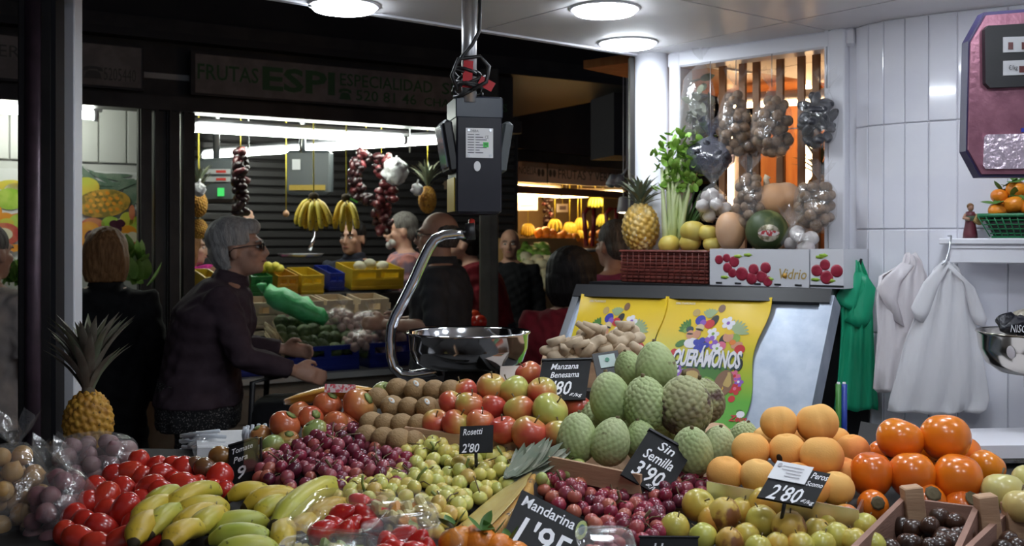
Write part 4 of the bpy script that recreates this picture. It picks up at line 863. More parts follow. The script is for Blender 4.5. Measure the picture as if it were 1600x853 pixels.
tg = thing('green_tag', 'small bright green tag tied to the smaller hanging bananas', 'tag', at(553, 312, 6.0)); W('tag', MB().box(at(553, 313, 5.97), (.05, .004, .012), M=Matrix.Rotation(.5, 4, 'Y')), mat('bright tag', (.15, .65, .08), .5), tg)
M['pepper'] = mat('dried dark pepper', (.028, .008, .010), .3, coat=.3, bump=(60, .6), rand=.5); M['pepper2'] = mat('dried red pepper', (.13, .022, .026), .35, coat=.3, bump=(60, .6), rand=.5)
PEP = [fmesh('pepper', M[k], 10, 8, R_=.026, asp=1.5, lump=.16, seed=4) for k in ('pepper', 'pepper2')]
def pepper_string(label, path, d, n, wd, kind=0, ztop=2.60):
    t = thing('pepper_string', label, 'pepper string', at(*path[-1], d), 'strings of dried peppers in the lit stall'); q0 = at(*path[0], d); W('cord', MB().tube([q0, Vector((q0.x, q0.y, ztop))], .003, 6), M['string'], t); rg = random.Random(n)
    for i in range(n):
        k = i / (n - 1) * (len(path) - 1); j = min(int(k), len(path) - 2); f = k - j; px = path[j][0] + (path[j + 1][0] - path[j][0]) * f; py = path[j][1] + (path[j + 1][1] - path[j][1]) * f
        put('pepper', PEP[kind if rg.random() < .8 else 1 - kind], t, world=True, loc=at(px + rg.uniform(-wd, wd), py + rg.uniform(-4, 4), d + rg.uniform(-.04, .04)), rot=rrot(rg), scale=rg.uniform(.6, 1.05))
pepper_string('narrow string of dark dried peppers hanging above the grey haired woman', [(376, 238), (375, 280), (376, 332)], 5.9, 60, 8)
pepper_string('looped string of black dried peppers beside the hanging bananas', [(572, 240), (556, 262), (552, 285), (566, 308), (586, 318)], 6.4, 70, 9)
pepper_string('string of reddish dried peppers hanging down to the bearded man', [(596, 246), (600, 262), (606, 285), (602, 310), (598, 335), (596, 362)], 6.45, 90, 13, 1)
pineapple('pineapple hung by its crown over the bearded man', at(668, 332, 6.6), 1.05, 1.15, 1.2, spread=.65, hang=True, group='pineapples hung in the lit stall', n=30)
pineapple('pineapple with a pale wrapper hung beside the folded dark doors', at(310, 338, 6.0), .95, 1.1, 1.2, spread=.6, hang=True, group='pineapples hung in the lit stall', n=26)
pineapple('lower pineapple hanging beside the folded dark doors', at(311, 372, 6.05), .9, .9, .4, hang=True, group='pineapples hung in the lit stall', n=12)
M['crinkle'] = mat('crinkled white plastic', (.62, .62, .64), .25, bump=(30, .8, .02))
for px, py, r_, lb, d in ((618, 268, 17, 'crinkled white plastic bag hung above the red peppers', 6.38), (311, 296, 9, 'white paper wrapper on the hanging pineapple', 5.9), (652, 296, 8, 'small pale wrapper beside the hanging pineapple', 6.5)):
    t = thing('plastic_wrap', lb, 'plastic wrap', at(px, py + r_, d)); R2 = r_ * d / F; W('sheet', MB().rev(lambda t_, p, R2=R2: (R2 * math.sin(t_) * math.cos(p) * (1 + .32 * math.sin(5 * p + 3 * t_) + .2 * math.sin(3 * p - 4 * t_)), R2 * .6 * math.sin(t_) * math.sin(p), R2 * 1.2 * math.cos(t_) * (1 + .12 * math.sin(4 * p))), 20, 14, M=Matrix.Translation(at(px, py, d))), M['crinkle'], t); W('tie', MB().tube([at(px, py - r_, d), at(px + 2, py - r_ - 8, d)], [.01, .004], 6), M['crinkle'], t)
t = thing('hanging_bulb', 'small onion hanging on a yellow string beside the dark steel scale', 'onion', at(447, 340, 6.2)); q = at(447, 334, 6.2); W('bulb', MB().rev(shape(.02, 1.0, top=-.5, tw=.25), 12, 10, M=Matrix.Translation(q)), mat('hanging onion skin', (.50, .28, .16), .5), t); W('string', MB().tube([q, Vector((q.x, q.y, 2.6))], .004, 6), M['string'], t)
t = thing('shopping_trolley', 'black shopping trolley in front of the woman in plum', 'trolley', (gx(452, 4.2), 4.2, 0)); q = Vector((gx(452, 4.2), 4.2, 0)); W('bag', MB().loft([[Vector((p.x, p.y, z)) + q for p in ring((0, 0, 0), a_, b_, 20, 4)] for z, a_, b_ in ((.10, .12, .13), (.16, .15, .15), (.60, .16, .16), (.86, .15, .15), (.90, .12, .13))]), cl_black, t)
W('handle', MB().tube([q + Vector((-.14, -.12, .5)), q + Vector((-.12, -.12, .98)), q + Vector((-.02, -.06, 1.0)), q + Vector((-.02, .08, 1.0)), q + Vector((-.12, .12, .98)), q + Vector((-.14, .12, .5))], .012, 10), M['black'], t)
for sy in (-1, 1): W('wheel', MB().lathe([(0, -.012), (.07, -.012), (.075, 0), (.07, .012), (0, .012)], 20, M=Matrix.Translation(q + Vector((-.1, sy * .17, .075))) @ Matrix.Rotation(math.pi / 2, 4, 'X')), M['black'], t)
# hanging scales of that stall
M['scalegrey'] = mat('grey scale casing', (.07, .08, .085), .4); M['lcd'] = mat('scale readout', (.35, .36, .36), .3); M['redled'] = mat('red digits', (.40, .03, .02), .4); M['ledgreen'] = glow('lit green key', (.1, .9, .2), .6)
t = thing('hanging_scale', 'grey hanging scale with red readouts behind the narrow pepper string', 'scale', at(340, 310, 6.3)); q = at(338, 282, 6.3); W('casing', MB().box(q, (.24, .10, .27), bev=.02), M['scalegrey'], t); W('pole', MB().tube([q + Vector((0, 0, .13)), Vector((q.x, q.y, 2.6))], .02, 10), M['steel'], t)
for k, py in enumerate((268, 280)):
    a = at(338, py, 6.24); W('readout', MB().box(a, (.17, .006, .030)), M['lcd'], t); W('digits', MB().box(a + Vector((.03, -.004, 0)), (.06, .004, .016)), M['redled'], t)
W('key', MB().box(at(345, 300, 6.24), (.04, .006, .05)), M['ledgreen'], t)
t = thing('hanging_scale', 'dark steel hanging scale with a yellow strip and shallow pan above the crates', 'scale', at(470, 408, 6.9)); q = at(484, 270, 6.9); W('casing', MB().box(q, (.30, .12, .30), bev=.02), M['scalegrey'], t); W('pole', MB().tube([q + Vector((-.05, 0, .14)), Vector((q.x - .05, q.y, 2.6))], .022, 10), M['steel'], t)
W('strip', MB().box(at(480, 293, 6.82), (.24, .006, .035)), mat('yellow strip', (.40, .27, .03), .5), t); W('paper_label', MB().box(at(463, 257, 6.82), (.055, .006, .07)), M['paper'], t)
W('arm', MB().tube([at(489, 308, 6.88), at(492, 350, 6.8), at(490, 372, 6.75), at(484, 390, 6.7)], .012, 8), M['chrome'], t); a = at(470, 396, 6.7); W('pan', MB().lathe([(.0, -.03), (.12, -.028), (.15, 0), (.145, 0), (.115, -.024), (0, -.026)], 26, M=Matrix.Translation(a)), M['steel'], t)
LEM = fmesh('lemon', mat('lemon peel', (.66, .56, .06), .4, bump=(120, .3)), 12, 10, R_=.028, asp=1.3); CAUL = fmesh('cauliflower', mat('cauliflower head', (.58, .55, .42), .7, bump=(50, .8)), 16, 12, R_=.055, asp=.8, lump=.08)
for i in range(7): fruit('lemon', LEM, 398 + i * 6.5, 420 - (i % 2) * 4, ln(lpx(410, .55), .55).y, 'yellow lemon in the green crate', 'lemon', 'lemons in the green crate', rot=rrot())
for i, px in enumerate((562, 578, 597)): fruit('cauliflower', CAUL, px, 416 - (i % 2) * 4, ln(lpx(px, .55), .55).y, 'wrapped pale cauliflower in the big yellow crate', 'cauliflower', 'cauliflowers in the yellow crate', scale=.75)
lt = fmesh('tomato', M['roma'], 12, 8, R_=.035)
for i, (px, py, d) in enumerate(((238, 571, 4.95), (243, 575, 4.9), (733, 497, 5.9), (741, 495, 5.9), (750, 503, 5.85), (740, 505, 5.85), (728, 505, 5.9))): fruit('tomato', lt, px, py, d, 'red tomato on the white counter by the folded doors' if i < 2 else 'red tomato heaped behind the man with glasses', 'tomato', 'tomatoes on the counter' if i < 2 else 'tomatoes behind the man', scale=.9 if i < 2 else 1.2)
crate('small wooden crate under the tomatoes behind the man with glasses', 740, 535, 5.82, .16, .09, .12, M['pal'], slots=1); 
q = at(740, 535, 5.88); st3 = thing('tomato_stand', 'dark stand under the small crate of tomatoes', 'stand', (q.x, q.y, 0)); W('body', MB().box((q.x, q.y, q.z / 2 - .002), (.2, .14, q.z), M=RL), M['shutter'], st3)
crate('small green basket on the white counter by the folded doors', 222, 582, 4.95, .12, .11, .12, M['grn'], slots=1, name='green_basket', cat='basket')

# ================================================================ WARM STALL FAR DOWN THE AISLE
K0 = at(770, 250, 9.3); K0.z = 0; K1 = at(1010, 270, 11.2); K1.z = 0; KA = (K1 - K0).normalized(); KN = Vector((-KA.y, KA.x, 0)); ka = math.atan2(KA.y, KA.x); RK = Matrix.Rotation(ka, 4, 'Z')
def kpx(px, off=0):
    k = (px - 800) / F; o = K0 + KN * off; t = (k * o.y - o.x) / (KA.x - k * KA.y); return o + KA * t
def kat(px, py, off=0): q = kpx(px, off); return at(px, py, q.y)
s = thing('shop_sign', 'pale lettered sign above the warm lit stall far down the aisle', 'sign', kat(880, 285)); bd = Board(kat(772, 249), kat(1005, 267.5), kat(772, 249) - Vector((0, 0, .19))); m_ = MB(); bd.rect(m_, 0, 0, 1, 1, -.03, 0); W('panel', m_, mat('warm sign panel', (.66, .54, .40), .6), s)
m_ = MB(); kx = lambda px: (kpx(px) - kpx(772)).length / (kpx(1005) - kpx(772)).length
bd.text(m_, 'QUIN y NOELIA', kx(781), .25, kx(838), .72, .002); W('lettering', m_, mat('sign ink dark', (.05, .07, .05), .6), s); m_ = MB(); bd.text(m_, 'FRUTAS Y VERDURAS', kx(872), .25, kx(985), .72, .002); W('lettering', m_, mat('sign ink', (.05, .07, .05), .6), s); m_ = MB(); bd.rect(m_, kx(854), 0, kx(856), 1, .001, .004)
for u in (842, 848, 860, 866): bd.disc(m_, kx(u), .48, .010, .20, .001, .002)
W('joint', m_, mat('sign joint', (.10, .09, .06), .6), s)
c = kpx(890, .05); struct('wall_far_fascia', MB().box((c.x, c.y, 3.2), (3.6, .1, 1.6), M=RK), M['hall']); c = kpx(890, .04); struct('trim_40', MB().box((c.x, c.y, 2.02), (3.6, .12, .07), M=RK), mat('warm brown beam', (.10, .06, .035), .6))
c = kpx(900, 1.6); struct('wall_far_stall', MB().box((c.x, c.y, 1.3), (4, .06, 2.6), M=RK), mat('ochre stall wall', (.30, .20, .10), .7, var=(3, (.22, .14, .07), .4, .6)))
struct('trim_41', MB().box((1.6, 6.5, 2.95), (2.2, .2, .18)), M['beam']); c = kpx(890, .9); struct('ceiling_far_stall', MB().box((c.x, c.y, 2.26), (3.8, 1.8, .05), M=RK), mat('far stall ceiling', (.20, .14, .08), .7))
tube_lamp('warm_tube_lamp', 'broad warm tube lamp under the far lettered sign', kat(776, 295, .2), kat(872, 302, .2), .045, M['warmtube2'], hang=2.24); tube_lamp('warm_tube_lamp', 'slim warm tube lamp next to the broad one in the far stall', kat(868, 305, .35), kat(974, 303, .35), .03, M['warmtube2'], hang=2.24); tube_lamp('warm_tube_lamp', 'short warm tube lamp deep inside the far stall', kat(778, 308, .9), kat(800, 308, .9), .03, M['warmtube2'], hang=2.24)
for px, py, w_, h_, lb in ((823, 317, 34, 24, 'larger white notice hanging in the far warm stall'), (797, 321, 18, 16, 'small white notice with a dark mark in the far warm stall'), (879, 325, 17, 13, 'small white notice above the far bananas')):
    t = thing('paper_notice', lb, 'notice', kat(px, py + h_ / 2, .3)); bd = Board(kat(px - w_ / 2, py - h_ / 2, .3), kat(px + w_ / 2, py - h_ / 2, .3), kat(px - w_ / 2, py + h_ / 2, .3)); m_ = MB(); bd.rect(m_, 0, 0, 1, 1, -.004, 0); W('sheet', m_, M['paper'], t); m_ = MB()
    for k in range(3 if w_ > 20 else 1): bd.rect(m_, .2, .25 + .2 * k, .8, .33 + .2 * k if w_ > 20 else .7, .001, .002)
    W('print', m_, mat('grey print', (.25, .22, .25), .6), t); W('string', MB().tube([bd.p(.5, 0), bd.p(.5, 0) + Vector((0, 0, max(.02, 2.24 - bd.p(.5, 0).z)))], .003, 5), M['string'], t)
for i, (px, py, n, k) in enumerate(((825, 349, 6, 0), (867, 342, 4, 0), (890, 347, 6, 0), (908, 340, 5, 0), (930, 305, 5, 1), (903, 358, 4, 0), (942, 335, 5, 1))):
    d = kpx(px, .5).y; t = thing('banana_hand', ['bananas hanging above the far cauliflowers', 'narrow bananas beside the dark pepper string far away', 'bananas in the middle of the far warm stall', 'bananas under the small notice far away', 'greener bananas hung high in the far stall', 'low bananas in the far stall', 'greenish bananas behind the red handles'][i], 'bananas', at(px, py, d), 'bananas in the far warm stall')
    for j in range(n):
        a = (j / (n - 1) - .5) * 1.6; banana(t, (px + 3 * a, py), (px + 13 * a, py + 22 - 4 * abs(a)), d, d - .06, k, 1, 1.0, top=Vector((math.sin(a) * 1.2, -.8, .2)))
    W('string', MB().tube([at(px, py, d), Vector((at(px, py, d).x, d, 2.24))], .004, 5), M['string'], t)
pepper_string('dark pepper string hanging in the far warm stall', [(855, 305), (856, 340), (857, 372)], kpx(856, .6).y, 46, 6, 0, 2.24)
rg = random.Random(5); FC = fmesh('cauliflower', mat('far pale cauliflower', (.62, .55, .36), .7, bump=(40, .8)), 12, 8, R_=.07, asp=.85, lump=.08); FG = fmesh('green_pepper', mat('far green pepper', (.16, .28, .04), .4, rand=.4), 10, 8, R_=.055, asp=1.2, lump=.1); FO = fmesh('orange', M['mandarin'], 10, 8, R_=.05)
for i in range(34):
    px = 822 + rg.uniform(0, 48); py = 402 + rg.uniform(0, 40); d = 8.95 - (py - 402) * .012; fruit('cauliflower', FC, px, py, d, 'pale cauliflower heaped in the far warm stall', 'cauliflower', 'far cauliflowers', rot=rrot(rg), scale=rg.uniform(.7, 1.05))
for i in range(34):
    px = 808 + rg.uniform(0, 50); py = 384 + rg.uniform(0, 26); d = 9.1 - (py - 384) * .008; fruit('green_pepper', FG, px, py, d, 'green pepper heaped above the far cauliflowers', 'pepper', 'far green peppers', rot=rrot(rg), scale=rg.uniform(.6, 1))
for i in range(24):
    px = 840 + rg.uniform(0, 60) if i < 16 else 925 + rg.uniform(0, 45); py = 366 + rg.uniform(-4, 12); fruit('orange', FO, px, py, 9.7, 'orange fruit on the back shelf of the far warm stall', 'orange', 'far oranges', scale=rg.uniform(.7, 1.1))
q = at(870, 450, 9.3); fs = thing('far_display', 'ochre tiered display carrying the far vegetables', 'display', (q.x, q.y, 0)); 
W('shelf', MB().box((q.x + .1, q.y + .62, .78), (2.0, .5, 1.56), M=RK), mat('ochre board', (.36, .20, .07), .6), fs); W('front', MB().box((q.x, q.y - .10, .55), (1.5, .9, 1.1), M=RK), mat('ochre front board', (.40, .24, .09), .6), fs)
M['redh'] = mat('dark red enamel', (.20, .012, .012), .35)
for px, lb in ((920, 'dark red looped scale bracket in the far stall'), (955, 'second dark red looped bracket beside the white bell lamp')):
    d = 8.2; t = thing('red_bracket', lb, 'bracket', at(px, 390, d)); W('loop', MB().tube([at(px - 4, 385, d), at(px - 6, 352, d), at(px - 8, 335, d), at(px - 2, 326, d), at(px + 8, 325, d), at(px + 8, 345, d), at(px + 5, 385, d)], .018, 8), M['redh'], t); W('plate', MB().lathe([(0, 0), (.08, .005), (.09, .03), (0, .03)], 18, M=Matrix.Translation(at(px, 394, d))), M['steel'], t)
t = thing('bell_lamp', 'small white bell lamp hanging near the golden pineapple in the basket', 'lamp', at(974, 335, 6.5)); q = at(974, 322, 6.5); W('shade', MB().lathe([(.018, .06), (.03, .05), (.036, .0), (.044, -.04), (.040, -.04), (.03, .0), (.015, .05)], 20, M=Matrix.Translation(q)), M['white'], t); W('bulb', MB().ball(q - Vector((0, 0, .035)), (.034, .034, .012), 12, 8), glow('bell bulb', (1, .85, .6), 6), t); W('cord', MB().tube([q + Vector((0, 0, .05)), Vector((q.x, q.y, 2.86))], .004, 6), M['white'], t)
t = thing('spot_lamps', 'pair of small white spot lamps on a bracket above the bell lamp', 'lamp', at(965, 285, 6.5)); W('bracket', MB().tube([Vector((at(980, 262, 6.5).x, 6.5, 2.86)), at(980, 262, 6.5), at(974, 272, 6.5), at(962, 276, 6.5), at(955, 274, 6.5)], .008, 8), M['white'], t)
for px in (957, 968): W('spot_head', MB().tube([at(px, 275, 6.5), at(px - 3, 288, 6.45)], [.018, .030], 12), M['white'], t)
# ================================================================ THE FRUIT COUNTER
M['bed'] = mat('dark counter bed', (.03, .028, .028), .7)
def bedz(d): return 1.035 + .13 * (d - 1.48)
cb = thing('fruit_counter', 'dark sloping counter bed under the whole fruit display', 'counter', (0, 1.8, 0))
def plan(px, d): return ((px - 800) / F * d, d)
pts = [plan(-150, 2.15), plan(430, 2.10), plan(480, 2.4), plan(640, 2.5), plan(900, 2.50), plan(1015, 2.45), plan(1030, 2.08), plan(1330, 2.0), plan(1345, 2.3), plan(1750, 2.0), plan(1750, 1.28), plan(-150, 1.28)]
m_ = MB(); n = len(pts); vs = [(x, y, bedz(y)) for x, y in pts] + [(x, y, bedz(y) - .05) for x, y in pts]; m_.add(vs, [tuple(range(n - 1, -1, -1)), tuple(range(n, 2 * n))] + [(i, (i + 1) % n, n + (i + 1) % n, n + i) for i in range(n)], 0, False); W('top', m_, M['bed'], cb, fixn=True)
W('front_panel', MB().prism([(x * .96, 1.8 + (y - 1.8) * .94) for x, y in pts], 0, .97), M['bed'], cb)
def riser(label, corners, gap=.0, name='display_tray', m_=None, rim=.0, under=.03, cat='tray'):
    """tray whose floor lies just under the fruit; corners = (px, py, d) of the fruit surface"""
    P3 = [at(px, py, d) - Vector((0, 0, under)) for px, py, d in corners]; n = len(P3); c = sum(P3, Vector()) / n; t = thing(name, label, cat, (c.x, c.y, bedz(c.y)))
    k = MB(); vs = list(P3) + [Vector((p.x, p.y, bedz(p.y) + .001)) for p in P3]; k.add(vs, [tuple(range(n)), tuple(range(2 * n - 1, n - 1, -1))] + [(i, n + i, n + (i + 1) % n, (i + 1) % n) for i in range(n)], 0, False); W('bed', k, m_ or M['bed'], t, fixn=True)
    if rim:
        for i in range(n):
            a, b2 = P3[i], P3[(i + 1) % n]; up = Vector((0, 0, rim)); W('rim', MB().tube([a + up * .5, b2 + up * .5], rim * .5, 6, flat=1), m_ or M['bed'], t)
    return t
def board(root, name, a, b2, h, th, m_, drop=0.0):
    """upright board from a to b2 (top edge)"""
    a, b2 = Vector(a), Vector(b2); x = (b2 - a).normalized(); y = Vector((-x.y, x.x, 0)).normalized() * th; z = Vector((0, 0, -h)); k = MB(); vs = [a, b2, b2 + y, a + y, a + z, b2 + z, b2 + y + z, a + y + z]; k.add(vs, [(0, 1, 2, 3), (7, 6, 5, 4), (0, 4, 5, 1), (1, 5, 6, 2), (2, 6, 7, 3), (3, 7, 4, 0)], 0, False); W(name, k, m_, root, fixn=True)

# ---- apples
riser('dark tray under the red apples', [(650, 690, 1.93), (900, 715, 1.88), (930, 640, 2.22), (690, 625, 2.22)], under=.038)
ac = thing('apple_crate', 'pale pink wooden crate front before the red apples', 'crate', at(760, 720, 1.88)); board(ac, 'front_board', at(640, 668, 1.95), at(880, 703, 1.86), .05, .012, M['wood']); board(ac, 'side_board', at(640, 668, 1.95), at(660, 640, 2.15), .05, .01, M['wood'])
ga = 'apples piled on the counter'
for px, py, d, k, sc in ((768, 605, 2.02, 0, 1.0), (803, 610, 2.01, 1, 1.05), (847, 612, 2.00, 0, 1.0), (734, 634, 1.98, 0, .98), (770, 637, 1.98, 0, .92), (811, 641, 1.95, 1, 1.02), (859, 642, 1.93, 1, 1.18), (705, 631, 2.03, 0, .92), (681, 661, 1.97, 0, .92), (713, 663, 1.95, 0, 1.0), (750, 661, 1.94, 0, .95), (787, 672, 1.90, 0, .95), (827, 678, 1.88, 0, 1.16), (872, 680, 1.88, 0, 1.0), (902, 640, 2.02, 0, 1.0), (725, 612, 2.08, 0, .95), (880, 615, 2.07, 0, .95), (826, 585, 2.09, 0, .95), (655, 672, 1.99, 0, .85)):
    lb = 'yellow green apple among the red apples' if k == 1 else ('red blushed apple in the bottom row along the crate front' if py > 655 else 'red blushed apple in the middle row of the apple pile' if py > 625 else 'red apple at the back of the pile below the scale pan')
    if (px, py) == (859, 642): lb = 'largest yellow green apple, leaning on the custard apples'
    if (px, py) == (768, 605): lb = 'red and yellow apple on top of the pile under the scale pan'
    if (px, py) == (847, 612): lb = 'red and green apple on top of the pile against the price board'
    fruit('apple', AP[k], px, py, d, lb, 'apple', ga, scale=sc, kids=(('stem', STEM),), rot=(rnd.uniform(-.6, .6), rnd.uniform(-.6, .6), rnd.uniform(0, 6.28)))
# ---- kiwis
riser('dark tray under the kiwis', [(560, 680, 1.96), (660, 700, 1.92), (735, 610, 2.2), (600, 605, 2.22)], under=.032)
KW = fmesh('kiwi', M['kiwi'], 16, 12, R_=.0225, asp=1.22); STK = MB().ball((0, 0, 0), (.008, .005, .0015), 12, 6).mesh('sticker', mat('kiwi sticker', (.72, .70, .66), .4)); STK2 = MB().ball((0, 0, 0), (.004, .003, .0016), 10, 6).mesh('sticker_dot', mat('orange dot', (.75, .30, .02), .4))
for i, (px, py, d) in enumerate(((651, 609, 2.10), (679, 610, 2.09), (705, 611, 2.08), (613, 635, 2.05), (639, 637, 2.04), (668, 637, 2.03), (692, 640, 2.04), (581, 661, 2.0), (603, 663, 1.99), (628, 663, 1.985), (655, 664, 1.98), (678, 660, 2.02), (600, 686, 1.95), (624, 689, 1.94), (648, 690, 1.945), (575, 683, 1.97), (590, 622, 2.1), (622, 609, 2.13), (570, 640, 2.08))):
    lb = 'brown kiwi in the lowest row touching the grapes' if py > 680 else 'brown kiwi in the third row down beside the apple crate' if py > 650 else 'brown kiwi in the second row down beside the apples' if py > 630 else 'brown kiwi in the top row under the scale pan'
    k = i in (0, 3, 5)
    o = fruit('kiwi', KW, px, py, d, 'brown kiwi wearing a pale sticker, in the stacked rows' if k else lb, 'kiwi', 'kiwis stacked in rows', rot=(1.35 + rnd.uniform(-.1, .1), rnd.uniform(-.1, .1), -.55 + rnd.uniform(-.15, .15)), scale=rnd.uniform(.95, 1.1))
    if k:
        e = Euler(o.rotation_euler).to_matrix().inverted(); v = e @ Vector((.1, -.75, .65)).normalized(); q = put('sticker', STK, o, loc=Vector((v.x * .0222, v.y * .0222, v.z * .0268)), rot=v.to_track_quat('Z', 'Y').to_euler()); 
        put('sticker_dot', STK2, q)
# ---- custard apples
riser('pale tray under the custard apples', [(868, 745, 1.80), (1000, 752, 1.76), (1140, 765, 1.72), (1190, 690, 2.05), (1130, 640, 2.2), (905, 610, 2.2)], under=.030, m_=M['wood'])
tr = thing('tray_edge', 'pale edge strip of the tray in front of the custard apples', 'tray edge', at(930, 735, 1.74)); board(tr, 'strip', at(856, 713, 1.80), at(1000, 742, 1.70), .035, .008, M['wood'])
CUA = [cells(.0385, 1.20, 190, .0028, .085, M['custard'], 'custard_apple', 96, 76, .12), cells(.0385, 1.12, 170, .0030, .085, M['custard_b'], 'custard_apple', 96, 76, .10), cells(.0385, 1.26, 190, .0013, .10, M['custard'], 'custard_apple', 90, 70, .14, 0, 0)]
for px, py, d, k, wpx, lb, tl in ((954, 622, 1.93, 2, 66, 'smooth green custard apple beside the black price board', .15), (1025, 573, 2.02, 2, 64, 'pale green custard apple crowning the heap', -.1), (983, 577, 2.10, 2, 48, 'small pale custard apple behind the crowning one', .2), (1009, 630, 1.90, 0, 70, 'scaly green custard apple in the middle of the heap', -.12), (1070, 634, 1.89, 1, 82, 'big browned custard apple with dark patches', .1), (1100, 626, 1.97, 1, 62, 'browned custard apple behind the big dark one', -.2), (901, 684, 1.86, 2, 64, 'yellowish green custard apple touching the apples', .1), (954, 690, 1.84, 2, 62, 'speckled green custard apple in the front row', -.25), (1003, 690, 1.86, 2, 54, 'green custard apple half behind the slanting price card', .1), (1081, 705, 1.80, 2, 66, 'green custard apple to the other side of the slanting price card', -.35), (1122, 698, 1.86, 2, 56, 'green custard apple beside the peaches', -.3), (1162, 684, 1.95, 0, 44, 'small ridged custard apple behind the peaches', .3)):
    fruit('custard_apple', CUA[k], px, py, d, lb, 'custard apple', 'custard apples heaped on the tray', rot=(rnd.uniform(-.2, .2), tl, rnd.uniform(0, 6.28)), scale=wpx * d / F / .079, kids=(('stem', MB().tube([(0, 0, .045), (.002, 0, .053)], .004, 6).mesh('stem', M['stem'])),))
for px, py, d in ((1040, 660, 2.02), (985, 650, 2.02), (1075, 665, 2.0), (930, 655, 2.0)): fruit('custard_apple', CUA[0], px, py, d, 'green custard apple buried inside the heap', 'custard apple', 'custard apples heaped on the tray', scale=.85)
# ---- peaches
riser('dark tray under the peaches', [(1100, 768, 1.68), (1340, 800, 1.62), (1370, 715, 1.98), (1160, 690, 2.0)], under=.030)
PEA = fmesh('peach', M['peach'], 28, 18, R_=.034, asp=.94, top=.22, bot=.05, tw=.25, crease=.15)
for px, py, d, wpx in ((1217, 661, 1.84, 58), (1277, 661, 1.83, 66), (1173, 703, 1.79, 60), (1230, 704, 1.78, 58), (1284, 713, 1.74, 68), (1133, 740, 1.74, 58), (1184, 744, 1.72, 58), (1307, 763, 1.68, 56), (1332, 704, 1.84, 54), (1318, 738, 1.76, 50), (1245, 750, 1.72, 58), (1200, 690, 1.9, 54), (1258, 690, 1.89, 56), (1303, 690, 1.9, 54), (1270, 765, 1.67, 52)):
    lb = 'orange peach in the bottom row behind the steel tray edge' if py > 732 else 'orange peach in the middle row of the peach pile'
    if py == 661: lb = 'orange peach on top of the pile showing its crease, ' + ('paler of the two' if px == 1277 else 'darker of the two')
    if (px, py) == (1230, 704): lb = 'orange peach with a small dark sticker'
    o = fruit('peach', PEA, px, py, d, lb, 'peach', 'peaches piled on the counter', scale=wpx * d / F / .068, rot=(rnd.uniform(-.3, .3), rnd.uniform(-.3, .3), -math.pi / 2 + (-.3 if px == 1217 else .1) if py == 661 else rnd.uniform(0, 3)))
    if (px, py) == (1230, 704):
        v = Vector((-.62, -.74, -.25)).normalized(); v2 = Euler(o.rotation_euler).to_matrix().inverted() @ v; put('sticker', MB().ball((0, 0, 0), (.006, .008, .0015), 12, 6).mesh('sticker', M['black']), o, loc=v2 * .0335, rot=v2.to_track_quat('Z', 'Y').to_euler())
tr = thing('metal_tray_edge', 'thin steel tray edge between peaches and yellow fruit', 'tray edge', at(1200, 790, 1.62)); board(tr, 'strip', at(1104, 752, 1.68), at(1342, 797, 1.58), .05, .004, M['steel']); board(tr, 'end_strip', at(1342, 797, 1.58), at(1352, 775, 1.70), .05, .004, M['steel'])
# ---- persimmons
riser('dark tray under the persimmons', [(1335, 808, 1.62), (1600, 822, 1.62), (1600, 745, 1.9), (1360, 735, 1.9)], under=.030)
PER = fmesh('persimmon', M['persimmon'], 24, 18, R_=.0365, asp=1.0, top=.10, bot=.10, tw=.4, sq=.018, taper=.06); CAL = MB().lathe([(0, .0335), (.012, .0335), (.017, .0365), (.010, .0355), (0, .038)], 8).mesh('calyx', mat('dry calyx', (.10, .075, .035), .8))
for px, py, d, wpx, asp, rot, lb in ((1406, 687, 1.80, 72, .95, (.3, .2, 1), 'bright orange persimmon on top of the pile beside the white bags'), (1477, 684, 1.79, 78, .96, (.25, .3, 2), 'reddest persimmon on top of the pile'), (1361, 742, 1.74, 67, 1.12, (.1, 0, 0), 'tall orange persimmon touching the peaches'), (1425, 743, 1.73, 71, 1.08, (-.1, .1, 1), 'orange persimmon in the middle of the lower row'), (1496, 748, 1.72, 75, 1.08, (.1, -.1, 2), 'deep orange persimmon above the crate corner post'), (1541, 731, 1.80, 56, 1.0, (.5, .3, 1), 'dark red persimmon at the end of the row'), (1364, 789, 1.68, 48, 1, (1.2, 0, 0), 'small red orange persimmon below the tall one'), (1450, 782, 1.70, 56, .9, (.9, 0, 0), 'persimmon showing its dry calyx behind the crate board'), (1506, 790, 1.69, 56, .9, (.9, .1, .2), 'persimmon with a dark calyx by the crate post'), (1440, 715, 1.86, 66, 1, (0, 0, 0), 'persimmon hidden behind the middle of the row'), (1500, 712, 1.86, 66, 1, (0, 0, 0), 'persimmon hidden behind the deep orange one'), (1385, 715, 1.86, 60, 1, (0, 0, 0), 'persimmon hidden behind the tall one')):
    fruit('persimmon', PER, px, py, d, lb, 'persimmon', 'persimmons piled on the counter', rot=rot if 'calyx' in lb or 'small red' in lb else (rot[0] + math.pi, rot[1], rot[2]), scale=(wpx * d / F / .073,) * 2 + (wpx * d / F / .073 * asp,), kids=(('calyx', CAL),))
for px, py, d, wpx, lb in ((1567, 769, 1.68, 66, 'pale yellow apple beside the dark red persimmon'), (1598, 792, 1.63, 60, 'second pale yellow apple behind the crate post'), (1612, 752, 1.72, 60, 'pale yellow apple behind the other two')):
    fruit('apple', AP[2], px, py, d, lb, 'apple', 'pale apples by the persimmons', scale=wpx * d / F / .06, kids=(('stem', STEM),), rot=(-.3, .1, 0))
